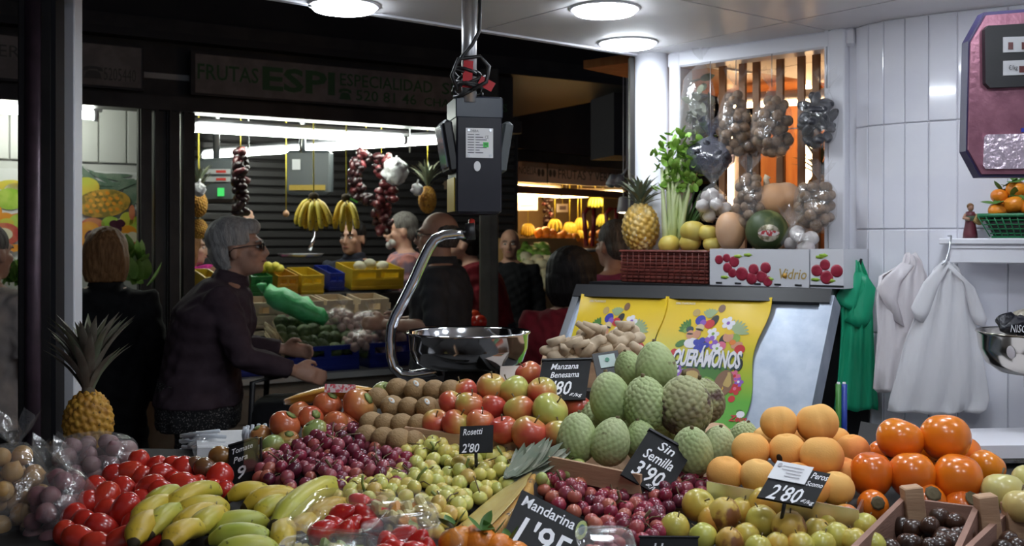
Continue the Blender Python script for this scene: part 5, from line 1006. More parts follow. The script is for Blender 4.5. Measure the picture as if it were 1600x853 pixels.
# ---- yellow peros
riser('dark tray under the yellow peros', [(1020, 862, 1.46), (1390, 870, 1.46), (1370, 812, 1.62), (1130, 778, 1.68)], under=.026)
PRO = [fmesh('pero', M['pero'], 20, 16, R_=.0245, asp=1.0, top=.26, bot=.12, tw=.28, neck=.10, taper=.05), fmesh('pero', M['pero_russet'], 20, 16, R_=.0245, asp=1.05, top=.2, bot=.12, tw=.28, neck=.12, taper=.04)]
for px, py, wpx, k, rot, lb in ((1092, 789, 54, 0, (.9, .5, 0), 0), (1132, 803, 54, 1, (.2, .1, 0), 'russet brown speckled pero'), (1134, 770, 42, 1, (.3, 0, 2), 0), (1055, 823, 48, 0, (.3, -.2, 1.2), 'yellow pero with a red cheek beside the red grapes'), (1098, 838, 46, 0, (-.4, .6, 2), 'yellow pero with a red cheek above the cropped price card'), (1160, 798, 44, 0, (.2, 0, 1), 0), (1197, 789, 58, 0, (.5, 1.2, .3), 0), (1190, 813, 52, 0, (-.2, .2, 2), 0), (1233, 824, 56, 1, (.1, -.1, 1), 'tall orange tinted pero below the price board'), (1140, 846, 46, 1, (.2, 0, 0), 0), (1166, 836, 42, 0, (.2, .4, 3), 0), (1277, 830, 46, 0, (.2, .2, 2), 0), (1173, 778, 32, 0, (0, .4, 1), 'small green pero under the steel tray edge'), (1306, 838, 48, 0, (.6, .2, 4), 0), (1322, 808, 44, 0, (-.5, .1, 0), 'yellow pero with its stalk hollow facing out'), (1352, 821, 42, 0, (.3, .5, 1), 0), (1285, 850, 44, 0, (.2, .2, 1), 0), (1262, 805, 40, 0, (.2, .2, 1), 0), (1185, 856, 44, 0, (.2, .2, 1), 'reddish pero at the counter front'), (1215, 850, 40, 0, (.2, .2, 1), 0), (1335, 845, 44, 0, (.2, .2, 3), 0), (1112, 812, 44, 0, (0, 0, 0), 0), (1250, 852, 46, 0, (.3, 0, 4), 0), (1296, 812, 40, 0, (0, .3, 1), 0), (1365, 850, 40, 0, (.3, .3, 2), 0)):
    d = D(py) + .02 - (.03 if wpx > 50 else 0); o = fruit('pero', PRO[k], px, py, d, lb or 'small yellow pero heaped behind the wooden crate', 'pero', 'yellow peros heaped on the counter', rot=(rot[0], rot[1], rot[2]), scale=wpx * d / F / .05); put('stem', STEM, o, scale=.8)
# ---- plum tomatoes
riser('dark tray under the plum tomatoes', [(60, 880, 1.50), (240, 880, 1.50), (400, 770, 1.80), (360, 715, 2.02), (190, 710, 2.0)], under=.028)
ROM = [fmesh('plum_tomato', M['roma'], 18, 14, R_=.0215, asp=1.42, top=.1, tw=.3, lump=.02), fmesh('plum_tomato', M['roma'], 18, 14, R_=.023, asp=1.18, top=.12, tw=.3, lump=.03, seed=2), fmesh('tomato', M['darktom'], 18, 14, R_=.024, asp=.9, top=.15, tw=.3, ribs=7, ramp=.02)]
for px, py, a, k, sc, lb in ((218, 721, .2, 1, .85, 'small round red tomato topping the heap by the white boxes'), (201, 739, 1.25, 0, 1.0, 0), (256, 742, 1.1, 0, .9, 0), (288, 734, .4, 1, .95, 0), (235, 764, 1.05, 0, 1.1, 'large glossy plum tomato in the middle of the heap'), (288, 757, 1.3, 0, .95, 0), (343, 746, .3, 1, 1.02, 'red plum tomato leaning on the tomato price card'), (163, 781, .5, 0, 1.08, 0), (192, 767, .7, 1, 1.0, 0), (197, 801, .3, 0, 1.15, 'long upright plum tomato beside the bananas'), (222, 746, 0, 1, .8, 0), (115, 806, .6, 1, .85, 0), (134, 819, 1.1, 0, .95, 0), (160, 827, .8, 0, 1.0, 0), (124, 843, 1.2, 0, .95, 0), (101, 832, .2, 1, .75, 0), (187, 846, 1.0, 0, .95, 0), (154, 852, 1.3, 0, .9, 0), (256, 774, .8, 0, 1.0, 0), (327, 767, 1.2, 0, .95, 0), (352, 768, .4, 1, .8, 0), (138, 786, .2, 1, .85, 0), (150, 762, .6, 1, .85, 0), (178, 745, .3, 1, .9, 0), (310, 760, .2, 1, .8, 0), (272, 754, .5, 1, .85, 0), (222, 786, .4, 1, .9, 0), (212, 822, .6, 1, .9, 0), (232, 838, .2, 1, .8, 0), (302, 728, .2, 2, .85, 'dark green shouldered tomato behind the plum tomatoes'), (321, 733, .5, 2, .95, 'dark brown tomato behind the plum tomatoes'), (345, 714, .3, 2, .95, 'orange brown tomato in the clear box'), (170, 800, .9, 1, .9, 0), (245, 728, .9, 1, .8, 0), (270, 730, .3, 1, .8, 0)):
    d = D(py) + .06; d += -.02 if lb else .012 * math.sin(px)
    fruit('plum_tomato' if k < 2 else 'tomato', ROM[k], px, py, d, lb or 'red plum tomato heaped between the onion bags and bananas', 'tomato', 'plum tomatoes heaped on the counter', rot=(rnd.uniform(-.5, .2), a * (1 if px % 2 else -1), rnd.uniform(-.5, .5)), scale=sc * 1.03)
# ---- big salad tomatoes
riser('dark tray under the salad tomatoes', [(395, 720, 1.92), (560, 690, 1.98), (620, 640, 2.2), (480, 640, 2.2), (420, 660, 2.12)], under=.034)
BEE = [fmesh('salad_tomato', M['beef'], 24, 16, R_=.031, asp=.84, top=.2, bot=.1, tw=.3, ribs=6, ramp=.02), fmesh('salad_tomato', M['beefg'], 24, 16, R_=.031, asp=.88, top=.2, bot=.1, tw=.3, ribs=6, ramp=.015)]; TCAL = MB().lathe([(.0, .021), (.006, .021), (.012, .0245), (0, .024)], 6).mesh('calyx', M['gstem'])
for px, py, d, wpx, k, lb in ((445, 664, 2.02, 50, 0, 'big orange red salad tomato beside the purple grapes'), (512, 633, 2.10, 47, 0, 'orange salad tomato under the wrapped papaya slice'), (560, 633, 2.07, 54, 0, 'large blushed salad tomato next to the green one'), (486, 654, 2.05, 42, 0, 'salad tomato between the two big ones'), (469, 647, 2.1, 40, 0, 'salad tomato behind the big orange red one'), (407, 679, 2.02, 34, 0, 'red tomato resting on the white foam net'), (492, 674, 1.99, 42, 1, 'green shouldered salad tomato with its calyx showing'), (524, 660, 2.03, 40, 0, 'salad tomato above the purple grapes'), (426, 697, 1.95, 38, 1, 'yellow green salad tomato beside the price card'), (417, 715, 1.92, 34, 0, 'pale red salad tomato behind the price card'), (600, 616, 2.14, 42, 1, 'bright green tomato beside the kiwis'), (545, 660, 2.06, 40, 0, 'salad tomato hidden beside the kiwis'), (450, 690, 1.99, 40, 0, 'salad tomato hidden behind the purple grapes')):
    fruit('salad_tomato', BEE[k], px, py, d, lb, 'tomato', 'salad tomatoes piled on the counter', scale=wpx * d / F / .062, kids=(('calyx', TCAL),), rot=(-.5 if px == 492 else rnd.uniform(.4, 1.4), rnd.uniform(-.4, .4), rnd.uniform(0, 6)))
# wrapped papaya slice
t = thing('papaya_slice', 'wrapped orange papaya slice with a red label on the tomatoes', 'papaya', at(515, 628, 2.12)); m_ = MB(); rings = []
for i in range(13):
    s_ = i / 12; px = 447 + (586 - 447) * s_; py = 620 - 14 * math.sin(math.pi * min(1, s_ * .72)) + 5 * (1 - s_); w_ = (4 + 13 * math.sin(math.pi * min(1, .06 + s_ * .9)) ** .8); c = at(px, py, 2.14); rr = w_ * 2.12 / F
    rings.append([c + Vector((0, rr * 1.3 * math.cos(q) - (.01 if math.sin(q) > 0 else 0), (rr if math.sin(q) < 0 else rr * .45) * math.sin(q))) for q in [6.2832 * j / 16 for j in range(16)]])
m_.loft(rings); W('flesh', m_, skinmat('papaya flesh', [(.3, (.62, .22, .02)), (.7, (.74, .36, .03))], 12, .05, .2, 0, 0, .3, .2), t)
k = MB(); k.v = [tuple(Vector(v) + (Vector(v) - at(515, 612, 2.14)).normalized() * .003) for v in m_.v]; k.f = m_.f; k.m = m_.m; k.s = m_.s; W('wrap', k, M['clear'], t)
bd = Board(at(508, 600, 2.095), at(556, 601, 2.095), at(507, 613, 2.09)); m_ = MB(); bd.rect(m_, 0, 0, 1, 1, 0, .002); W('sticker', m_, mat('red white label', (.66, .10, .13), .4, var=(160, (.72, .60, .60), .45, .5)), t)
# ---- bananas
riser('dark tray under the bananas', [(190, 880, 1.44), (480, 885, 1.42), (560, 800, 1.66), (430, 765, 1.76), (330, 775, 1.72)], under=.030)
hands = [('hand of ripe bananas spread beside the plum tomatoes', [((206, 822), (270, 786), 0), ((228, 800), (282, 770), 2), ((256, 800), (345, 765), 0), ((266, 806), (360, 790), 0), ((205, 858), (240, 815), 2), ((230, 836), (285, 800), 1)]),
         ('front hand of bananas with one dark slash across the peel', [((318, 828), (424, 818), 1), ((270, 836), (340, 800), 0), ((298, 840), (352, 805), 2), ((322, 842), (430, 845), 1), ((255, 856), (315, 826), 2), ((330, 868), (440, 860), 1)]),
         ('hand of bananas behind the front one with a blackened tip', [((352, 774), (430, 772), 0), ((378, 790), (470, 775), 0), ((398, 810), (455, 785), 0)]),
         ('green tinged banana leaning against the white grapes', [((432, 828), (522, 768), 3)]),
         ('yellow banana behind the strawberry punnet', [((478, 820), (545, 790), 0)]),
         ('cut short bananas below the green tinged one', [((440, 870), (446, 828), 2), ((466, 840), (486, 815), 2)])]
for hi, (lb, bs_) in enumerate(hands):
    t = thing('banana_hand', lb, 'bananas', at(bs_[0][0][0], bs_[0][0][1] + 20, D(bs_[0][0][1]) + .02), 'bananas on the counter')
    for i, (p0, p1, k) in enumerate(bs_):
        d0, d1 = D(p0[1]) + .02 - .012 * i * (hi == 1), D(p1[1]) + .04 - .012 * i * (hi == 1); banana(t, p0, p1, d0, d1, k, 1, 1.05 if k != 3 else 1.15)
    c = at(bs_[-1][1][0], bs_[-1][1][1], D(bs_[-1][1][1]) + .05)
    if len(bs_) > 1: W('stalk', MB().tube([at(bs_[0][1][0], bs_[0][1][1], D(bs_[0][1][1]) + .05), c], .012, 8), M['btip'], t)
# ---- grapes
def inside(px, py, poly):
    r = False; j = len(poly) - 1
    for i in range(len(poly)):
        a, b2 = poly[i], poly[j]
        if (a[1] > py) != (b2[1] > py) and px < (b2[0] - a[0]) * (py - a[1]) / (b2[1] - a[1]) + a[0]: r = not r
        j = i
    return r
def grapes(poly, mk, cents, labels, cat, group, doff=.0, space=.0198, seed=1, hump=.045, sc=1.12):
    """bunches: centres filling the heap over the tray, shared out among the bunch stems"""
    rg = random.Random(seed); xs = [p[0] for p in poly]; ys = [p[1] for p in poly]; pts = []
    for lay in range(2):
        tries = 0
        while tries < 2600:
            tries += 1; px, py = rg.uniform(min(xs), max(xs)), rg.uniform(min(ys), max(ys))
            if not inside(px, py, poly): continue
            near = min(math.hypot(px - c[0], (py - c[1]) * 1.6) for c in cents); p = at(px, py, D(py) + doff + .012 + lay * .020 - hump * max(0, 1 - near / 60) + .014 * math.sin(px / 11 + 1.3 * math.sin(py / 17)) * math.sin(py / 9 + seed) + rg.uniform(-.006, .006))
            if all((p - q[0]).length > space * (1 if lay == 0 else 1.08) for q in pts): pts.append((p, px, py))
    own = [[] for _ in cents]
    for p, px, py in pts: own[min(range(len(cents)), key=lambda i: math.hypot(px - cents[i][0], (py - cents[i][1]) * 1.3))].append(p)
    for i, ps in enumerate(own):
        if not ps: continue
        c = sum(ps, Vector()) / len(ps); t = thing('grape_bunch', labels[i % len(labels)], cat, c - Vector((0, 0, .03)), group)
        for p in ps[:290]: put('grape', GR[mk[rg.randrange(len(mk))]], t, world=True, loc=p, rot=rrot(rg), scale=sc * rg.uniform(.88, 1.1))
        q = at(cents[i][0], cents[i][1], D(cents[i][1]) + doff - .02); e = Vector((rg.uniform(-.02, .02), -.008, rg.uniform(.014, .034)))
        W('stem', MB().tube([c, q, q + e * .5 + Vector((rg.uniform(-.006, .006), 0, 0)), q + e], [.0035, .003, .0022, .0026], 6), M['stem'] if mk[0] != 'gw' else M['gstem'], t)
        for _ in range(5):
            a = ps[rg.randrange(len(ps))]; W('stemlet', MB().tube([q, q.lerp(a, .5) + Vector((0, -.008, .012)), a + Vector((0, -.005, .010))], .0011, 5), M['stem'], t)
zp = [(404, 742), (412, 715), (440, 700), (478, 692), (505, 672), (535, 662), (562, 668), (580, 690), (606, 694), (632, 708), (640, 724), (628, 752), (590, 768), (545, 758), (500, 772), (455, 775), (412, 768)]
riser('dark tray under the purple grapes', [(395, 785, 1.74), (560, 782, 1.74), (655, 745, 1.84), (600, 690, 2.0), (440, 690, 2.0)], under=.045)
grapes(zp, ['gp', 'gp', 'gr'], [(450, 735), (520, 690), (520, 740), (590, 730)], ['dark purple grape bunch beside the tomato price card', 'dark purple grape bunch below the salad tomatoes', 'purple grape bunch touching the bananas', 'dark blue purple grape bunch beside the white grapes'], 'grapes', 'bunches of purple grapes', .02, seed=11)
zw = [(516, 778), (522, 760), (560, 752), (600, 748), (612, 728), (632, 712), (636, 694), (652, 680), (690, 678), (716, 690), (716, 712), (750, 712), (766, 704), (786, 698), (812, 712), (822, 735), (800, 760), (770, 775), (740, 790), (705, 815), (690, 830), (664, 838), (652, 810), (620, 792), (560, 785)]
riser('dark tray under the white grapes', [(510, 800, 1.66), (640, 870, 1.48), (700, 860, 1.50), (830, 770, 1.74), (800, 700, 1.95), (640, 690, 1.98)], under=.045)
grapes(zw, ['gw'], [(570, 768), (676, 705), (650, 755), (735, 735), (790, 720), (690, 790)], ['small pale green grape bunch beside the bananas', 'white grape bunch with a long stalk below the kiwis', 'white grape bunch between purple grapes and fruit salad', 'white grape bunch under the small price card', 'white grape bunch touching the cut pineapple leaves', 'amber tinged white grape bunch above the strawberries'], 'grapes', 'bunches of white grapes', .02, seed=12, sc=1.22)
zr = [(846, 772), (850, 742), (880, 738), (915, 745), (960, 745), (985, 752), (1010, 745), (1035, 733), (1075, 735), (1108, 752), (1112, 768), (1080, 775), (1050, 790), (1035, 815), (1030, 840), (985, 850), (940, 830), (905, 805), (868, 790)]
riser('dark tray under the red grapes', [(840, 800, 1.66), (940, 870, 1.46), (1035, 875, 1.46), (1130, 780, 1.70), (1060, 735, 1.84), (860, 735, 1.84)], under=.045)
grapes(zr, ['gr', 'gr', 'gp'], [(885, 762), (960, 790), (1050, 758), (1000, 820)], ['red grape bunch beside the mandarin price board', 'red grape bunch with an orange stalk in the middle of its tray', 'bright red grape bunch under the slanting price card', 'dark red grape bunch beside the yellow peros'], 'grapes', 'bunches of red grapes', .02, seed=13)
grapes([(858, 735), (870, 712), (900, 715), (912, 738), (880, 745)], ['gg'], [(884, 726)], ['few green grapes behind the red grapes by the pineapple leaves'], 'grapes', None, .02, seed=14)
for i in range(6): fruit('fallen_grape', GR['gg'], 846 + i * 3 + rnd.uniform(-3, 3), 748 + i * 6, D(760) + .0 + .01 * i, 'loose green grape between cut pineapple and red grapes', 'grape', 'loose green grapes')
# ---- cut pineapple in film, with its leaves
t = thing('pineapple_half', 'film wrapped halved pineapple with dull leaves lying towards the viewer', 'pineapple', at(750, 830, 1.54)); rings = []; rings2 = []
for i in range(11):
    s_ = i / 10; px = 690 + (812 - 690) * s_; py = 862 - (862 - 742) * s_; d = 1.47 + .30 * s_; r_ = (.054 * (math.sin(math.pi * min(1, .30 + .62 * s_)) ** .6)) * (1 if s_ < .9 else .8); c = at(px, py, d) + Vector((.012, .0, -.004)); x = Vector((.80, .3, -.55)).normalized(); y = Vector((-.55, -.35, .0)); n_ = Vector((-.55, -.45, .70)).normalized(); x = (x - n_ * x.dot(n_)).normalized()
    rings.append([c + x * (r_ * math.cos(q)) + n_ * (r_ * .9 * math.sin(q) if math.sin(q) < 0 else .004 * math.sin(q)) for q in [6.2832 * j / 20 for j in range(20)]]); rings2.append([c + x * (r_ * .86 * math.cos(q)) + n_ * (.0065 + .001 * math.sin(q)) for q in [6.2832 * j / 20 for j in range(20)]])
W('rind', MB().loft(rings), M['pine'], t, fixn=True); W('flesh', MB().loft(rings2), skinmat('pineapple flesh', [(.3, (.66, .47, .12)), (.7, (.72, .58, .24))], 30, .05, 0, 0, 0, .3, .3), t, fixn=True)
k = MB(); cc = sum((sum(r, Vector()) / 20 for r in rings), Vector()) / 11; k.loft([[p + (p - sum(r, Vector()) / 20).normalized() * .006 + (p - cc) * .02 for p in r] for r in rings]); W('wrap', k, M['clear'], t, fixn=True)
LF = [leafmesh(.17, .026, .25, M['pleaf'], 'leaf', 6, .5), leafmesh(.17, .026, .25, mat('bleached leaf', (.42, .42, .33), .55, var=(30, (.22, .26, .19), .4, .6)), 'leaf', 6, .5)]
for i in range(15):
    b0 = at(800 + rnd.uniform(-8, 10), 752 + rnd.uniform(-8, 10), 1.75); e0 = at(800 + 10 + i * 5.5 + rnd.uniform(-6, 6), 706 + abs(i - 6) * 3.5 + rnd.uniform(-8, 8), 1.83); y = (e0 - b0).normalized(); z = Vector((-.3, -.6, .7)); z = (z - y * z.dot(y)).normalized(); x = y.cross(z)
    o = put('leaf', LF[i % 2], t); o.matrix_world = Matrix.Translation(b0) @ Matrix((x, y, z)).transposed().to_4x4() @ Matrix.Diagonal((1, (e0 - b0).length / .17 * 1.15, 1, 1)); o.matrix_parent_inverse = Matrix.Translation(-t.location)
# ---- strawberries and fruit salad in clear punnets
STR = fmesh('strawberry', M['straw'], 16, 12, R_=.017, asp=1.25, taper=-.28, lump=.03); SC_ = MB()
for i in range(6): SC_.add([(0, 0, .019), (.010 * math.cos(i * 1.05 - .3), .010 * math.sin(i * 1.05 - .3), .021), (.018 * math.cos(i * 1.05), .018 * math.sin(i * 1.05), .017), (.010 * math.cos(i * 1.05 + .3), .010 * math.sin(i * 1.05 + .3), .021)], [(0, 1, 2, 3)])
SCM = SC_.mesh('calyx', M['leaf'])
def punnet(label, px, py, d, w_, dep, h_, ang, tilt=.25):
    t = thing('punnet', label, 'punnet', at(px, py, d), 'clear plastic punnets'); t.rotation_euler = (tilt, 0, ang); r = []
    for z, k in ((0, .84), (.002, .86), (h_ * .5, .93), (h_, 1.0), (h_, 1.05), (h_ + .003, 1.05), (h_ + .003, .985), (h_ * .5, .91), (.004, .83)): r.append([Vector((p.x, p.y, z)) for p in ring((0, 0, 0), w_ / 2 * k, dep / 2 * k, 28, 5)])
    put('tub', MB().loft(r).mesh('tub', M['clear']), t); return t
riser('dark tray under the punnets', [(440, 910, 1.36), (720, 915, 1.36), (690, 835, 1.52), (480, 835, 1.52)], under=.055)
punnet('open clear punnet of strawberries behind the lidded one', 540, 836, 1.50, .135, .11, .04, -.35); punnet('open clear punnet of strawberries before the cut pineapple', 640, 872, 1.40, .12, .10, .035, .5)
gs = 'strawberries in the punnets'
for px, py, sc in ((562, 786, .95), (537, 806, 1.15), (568, 808, 1.1), (522, 822, .9), (552, 822, .9), (504, 832, 1.1), (585, 795, .9), (580, 822, .9), (540, 830, .9), (600, 806, .8)): fruit('strawberry', STR, px, py, D(py) - .06, 'red strawberry in the punnet behind the lidded box', 'strawberry', gs, rot=(math.pi + rnd.uniform(-1, 1), rnd.uniform(-.8, .8), rnd.uniform(0, 6)), scale=sc, kids=(('calyx', SCM),))
for px, py, sc in ((632, 842, 1.15), (606, 852, 1.0), (655, 848, 1.0), (620, 862, 1.0), (648, 864, 1.0), (600, 866, .9), (668, 858, .8)): fruit('strawberry', STR, px, py, D(py) - .05, 'red strawberry in the punnet before the cut pineapple', 'strawberry', gs, rot=(math.pi + rnd.uniform(-1, 1), rnd.uniform(-.8, .8), rnd.uniform(0, 6)), scale=sc, kids=(('calyx', SCM),))
def lidded(label, px, py, d, w_, dep, h_, ang, dome, tilt=.2):
    t = punnet(label, px, py, d, w_, dep, h_ * .5, ang, tilt); r = []
    for z, k in ((h_ * .5 + .004, 1.06), (h_ * .56, 1.0), (h_ * .56 + dome * .5, .93), (h_ * .56 + dome * .9, .78), (h_ * .56 + dome, .55)): r.append([Vector((p.x, p.y, z)) for p in ring((0, 0, 0), w_ / 2 * k, dep / 2 * k, 28, 4)])
    put('lid', MB().loft(r).mesh('lid', M['clear']), t)
    rm = MB().tube([(p.x, p.y, h_ * .5 + .004) for p in ring((0, 0, 0), w_ / 2 * 1.06, dep / 2 * 1.06, 29, 4)] + [(w_ / 2 * 1.06, 0, h_ * .5 + .004)], .0018, 6); put('lid_rim', rm.mesh('lid_rim', M['film']), t); return t
t = lidded('clear domed box of mixed cut fruit between the strawberries', 626, 834, 1.54, .105, .09, .05, .25, .030)
CUT = {k: mat('cut fruit ' + k, c, .35) for k, c in (('cream', (.66, .58, .26)), ('kiwi', (.30, .38, .08)), ('orange', (.70, .30, .04)), ('red', (.55, .05, .04)))}
for i in range(26):
    k = rnd.choice(['cream', 'cream', 'kiwi', 'cream', 'cream', 'orange', 'cream']); put('fruit_piece', MB().box((0, 0, 0), (.024, .016, .014), bev=.004).mesh('fruit_piece', CUT[k]), t, loc=(rnd.uniform(-.036, .036), rnd.uniform(-.030, .030), rnd.uniform(.012, .036)), rot=rrot())
t = lidded('flat lidded clear box of chopped fruit at the counter front', 513, 888, 1.43, .13, .085, .05, .05, .006)
for i in range(20): put('fruit_piece', MB().box((0, 0, 0), (.020, .014, .012), bev=.003).mesh('fruit_piece', CUT[rnd.choice(['cream', 'kiwi', 'cream'])]), t, loc=(rnd.uniform(-.045, .045), rnd.uniform(-.028, .028), rnd.uniform(.010, .026)), rot=rrot())
t = lidded('flat lidded clear box of red fruit below the red grapes', 945, 872, 1.44, .075, .07, .05, .05, .006)
for i in range(12): put('fruit_piece', MB().ball((0, 0, 0), .009, 10, 8).mesh('fruit_piece', M['gr']), t, loc=(rnd.uniform(-.026, .026), rnd.uniform(-.024, .024), rnd.uniform(.012, .024)))
# ---- mandarins at the front
riser('dark tray under the front mandarins', [(680, 915, 1.34), (900, 925, 1.34), (880, 840, 1.52), (700, 850, 1.50)], under=.045)
MAN = fmesh('mandarin', M['mandarin'], 20, 14, R_=.027, asp=.82, top=.14, bot=.08, tw=.3)
ML = leafmesh(.032, .015, .3, M['leaf'], 'leaf', 5, .3)
for px, py, lb in ((714, 846, 'leafy mandarin beside the strawberry punnet'), (748, 846, 'mandarin with a green leaf at the foot of the cut pineapple'), (775, 858, 'mandarin behind the mandarin price board'), (735, 868, 'mandarin at the counter front'), (800, 870, 'mandarin under the mandarin price board')):
    o = fruit('mandarin', MAN, px, py, 1.44, lb, 'mandarin', 'mandarins at the counter front', rot=(rnd.uniform(-.4, .4), rnd.uniform(-.4, .4), rnd.uniform(0, 6)))
    for q in range(3): put('leaf', ML, o, loc=(0, 0, .019), rot=(.5, 0, q * 2.1 + px))
# ---- dark chestnuts in wooden boxes on the right
CH = fmesh('chestnut', M['dark'], 14, 10, R_=.0165, asp=.9, taper=.15)
for bi, (x0, x1, lb) in enumerate(((1335, 1535, 'reddish wooden box of dark nuts below the persimmons'), (1535, 1760, 'second wooden box of dark nuts beside the first'))):
    t = thing('wooden_box', lb, 'box', at((x0 + x1) / 2, 880, 1.46), 'wooden boxes of dark nuts')
    bl, br = at(1415 if bi == 0 else 1573, 779 if bi == 0 else 803, 1.64), at(1530 if bi == 0 else 1800, 793 if bi == 0 else 815, 1.60); fl, fr_ = at(1322 if bi == 0 else 1500, 872, 1.40), at(1480 if bi == 0 else 1740, 905, 1.36)
    board(t, 'back_board', bl, br, .075, .009, M['wood2']); board(t, 'side_board', fl, bl, .075, .009, M['wood2']); board(t, 'side_board', fr_, br, .075, .009, M['wood2']); board(t, 'front_board', fl, fr_, .075, .009, M['wood2'])
    fz = [v - Vector((0, 0, .07)) for v in (bl, br, fr_, fl)]; k = MB(); k.add(fz + [v - Vector((0, 0, .008)) for v in fz], [(0, 1, 2, 3), (7, 6, 5, 4), (0, 4, 5, 1), (1, 5, 6, 2), (2, 6, 7, 3), (3, 7, 4, 0)], 0, False); W('base', k, M['wood2'], t, fixn=True)
    for v, n_ in ((bl, 'a'), (br, 'b')):
        c = v + Vector((.012, -.006, -.028)); k = MB(); k.box(c, (.030, .024, .10), M=Matrix.Rotation(-.12, 4, 'Y'), bev=.002); W('corner_post', k, M['wood'], t)
    rg = random.Random(bi)
    for i in range(46 if bi == 0 else 30):
        u, v = rg.random(), rg.random() ** 1.1; p = (bl.lerp(br, .06 + .88 * u)).lerp(fl.lerp(fr_, .06 + .88 * u), .06 + .9 * v) - Vector((0, 0, .026 + .012 * rg.random() - .012 * math.sin(u * 3) + .02 * (i % 2)))
        o = put('chestnut', CH, loc=p, rot=rrot(rg), scale=rg.uniform(.85, 1.1)); tag(o, 'glossy dark nut in the ' + ('first' if bi == 0 else 'second') + ' reddish wooden box', 'nut', 'dark nuts in the %s box' % ('first' if bi == 0 else 'second'))
riser('dark block under the wooden boxes', [(1330, 935, 1.40), (1780, 960, 1.36), (1780, 880, 1.6), (1430, 845, 1.62)], under=.006)
# ---- ginger
riser('raised pale box under the ginger roots', [(845, 566, 2.24), (1010, 566, 2.24), (1010, 548, 2.42), (850, 548, 2.42)], under=.0, m_=M['wood'], cat='box', name='ginger_box')
for px, py, L_, a, d, lb in ((868, 545, 30, .1, 2.26, 'short ginger root at the end of the heap'), (903, 532, 62, .50, 2.30, 'long upward ginger root on top of the heap'), (930, 528, 40, -.2, 2.33, 'pale ginger root at the back of the heap'), (952, 540, 66, .35, 2.27, 'thick ginger root slanting across the heap'), (980, 535, 40, .3, 2.32, 'ginger root beside the yellow poster'), (915, 550, 56, .62, 2.25, 'knobbly ginger root above the black tag'), (960, 556, 48, .05, 2.25, 'ginger root low in the heap'), (990, 552, 34, -.3, 2.26, 'ginger root beside the pale custard apple'), (885, 553, 40, .3, 2.25, 'ginger root above the apple price board'), (975, 522, 30, .2, 2.35, 'small ginger root at the top back')):
    t = thing('ginger_root', lb, 'ginger', at(px, py + 8, d), 'ginger roots in a heap'); m_ = MB(); c = at(px, py, d); h = L_ * d / F / 2; dv = Vector((math.cos(a), .15, math.sin(a))); rg = random.Random(px)
    for i in range(6): m_.ball(c + dv * (h * (i / 2.5 - 1)) + Vector((0, rg.uniform(-.006, .006), rg.uniform(-.004, .004))), (.017 * rg.uniform(.85, 1.1), .016, .014 * rg.uniform(.85, 1.1)), 12, 8)
    W('root', MB(), M['ginger'], t) if False else put('root', remesh(m_, .004, 3, 'root', M['ginger']), t, world=True)
    for i in range(2):
        k = MB(); q = c + dv * (h * rg.uniform(-.6, .7)); k.tube([q, q + Vector((rg.uniform(-.02, .02), -.012, rg.uniform(.008, .024))), q + Vector((rg.uniform(-.026, .026), -.016, rg.uniform(.016, .034)))], [.012, .012, .007], 10); W('knob', k, M['ginger'], t)
# ---- pineapple at the stall corner, onion bags
pineapple('whole pineapple with a dry crown standing before the white post', at(138, 706, 2.12), .90, 1.0, 1.1, dry=True, n=60, spread=.45)
q = at(138, 706, 2.12); t = thing('pineapple_plinth', 'dark plinth under the pineapple at the stall corner', 'plinth', (q.x, q.y, bedz(q.y))); W('block', MB().box((q.x, q.y, (bedz(q.y) - .02 + q.z) / 2), (.13, .13, q.z - bedz(q.y) + .02)), M['bed'], t); W('edge', MB().box((q.x, q.y - .066, q.z - .01), (.13, .004, .018)), M['black'], t)
ON = {k: fmesh('onion', M[m2], 16, 12, R_=.0165, asp=.95, top=-.25, tw=.25) for k, m2 in (('a', 'onion'), ('b', 'onionp'), ('c', 'onionb'))}
bag('onion_bag', 'clear bag of pale pink onions lying across the tomatoes', 'onion bag', packed(150, 722, 1.93, 58, 32, .06, .0165, 62, 41, .0) + packed(160, 758, 1.88, 24, 16, .03, .0165, 10, 48, 0), ON['a'], .0175, 'bags of onions', at(78, 728, 1.92), item='onion', seed=5)
bag('onion_bag', 'clear bag of rosy onions beside the plum tomatoes', 'onion bag', packed(95, 802, 1.72, 42, 56, .05, .0165, 66, 42, .3), ON['b'], .0175, 'bags of onions', at(112, 735, 1.80), item='onion', seed=6)
bag('onion_bag', 'clear bag of golden onions at the foot of the dark upright', 'onion bag', packed(12, 785, 1.76, 58, 76, .06, .0165, 90, 43, .3), ON['c'], .0175, 'bags of onions', at(24, 694, 1.82), item='onion', seed=7)
riser('dark tray under the onion bags', [(-80, 860, 1.62), (110, 880, 1.60), (230, 790, 1.86), (180, 765, 2.1), (-80, 800, 2.0)], under=.0)
# ---- white boxes, foam nets, clear box at the back left
t = thing('white_box', 'low white cardboard box with a red scrawl behind the plum tomatoes', 'box', at(265, 735, 2.06)); bd = Board(at(212, 712, 2.15), at(300, 708, 2.22), at(215, 742, 2.0)); m_ = MB(); bd.rect(m_, 0, 0, 1, 1, -.05, 0); W('lid', m_, M['paper'], t); m_ = MB(); bd.text(m_, 'Mv', .30, .42, .62, .80, .001, 0, .3); W('scrawl', m_, mat('red marker', (.50, .06, .06), .6), t)
t = thing('white_box', 'second low white box under the clear punnet of tomatoes', 'box', at(340, 725, 2.06)); bd = Board(at(304, 710, 2.2), at(400, 706, 2.26), at(306, 738, 2.04)); m_ = MB(); bd.rect(m_, 0, 0, 1, 1, -.05, 0); W('lid', m_, M['paper'], t); m_ = MB(); bd.rect(m_, 0, .96, 1, 1.04, -.05, .004); W('edge', m_, M['paper'], t)
M['foam'] = mat('white packing foam', (.60, .64, .70), .8)
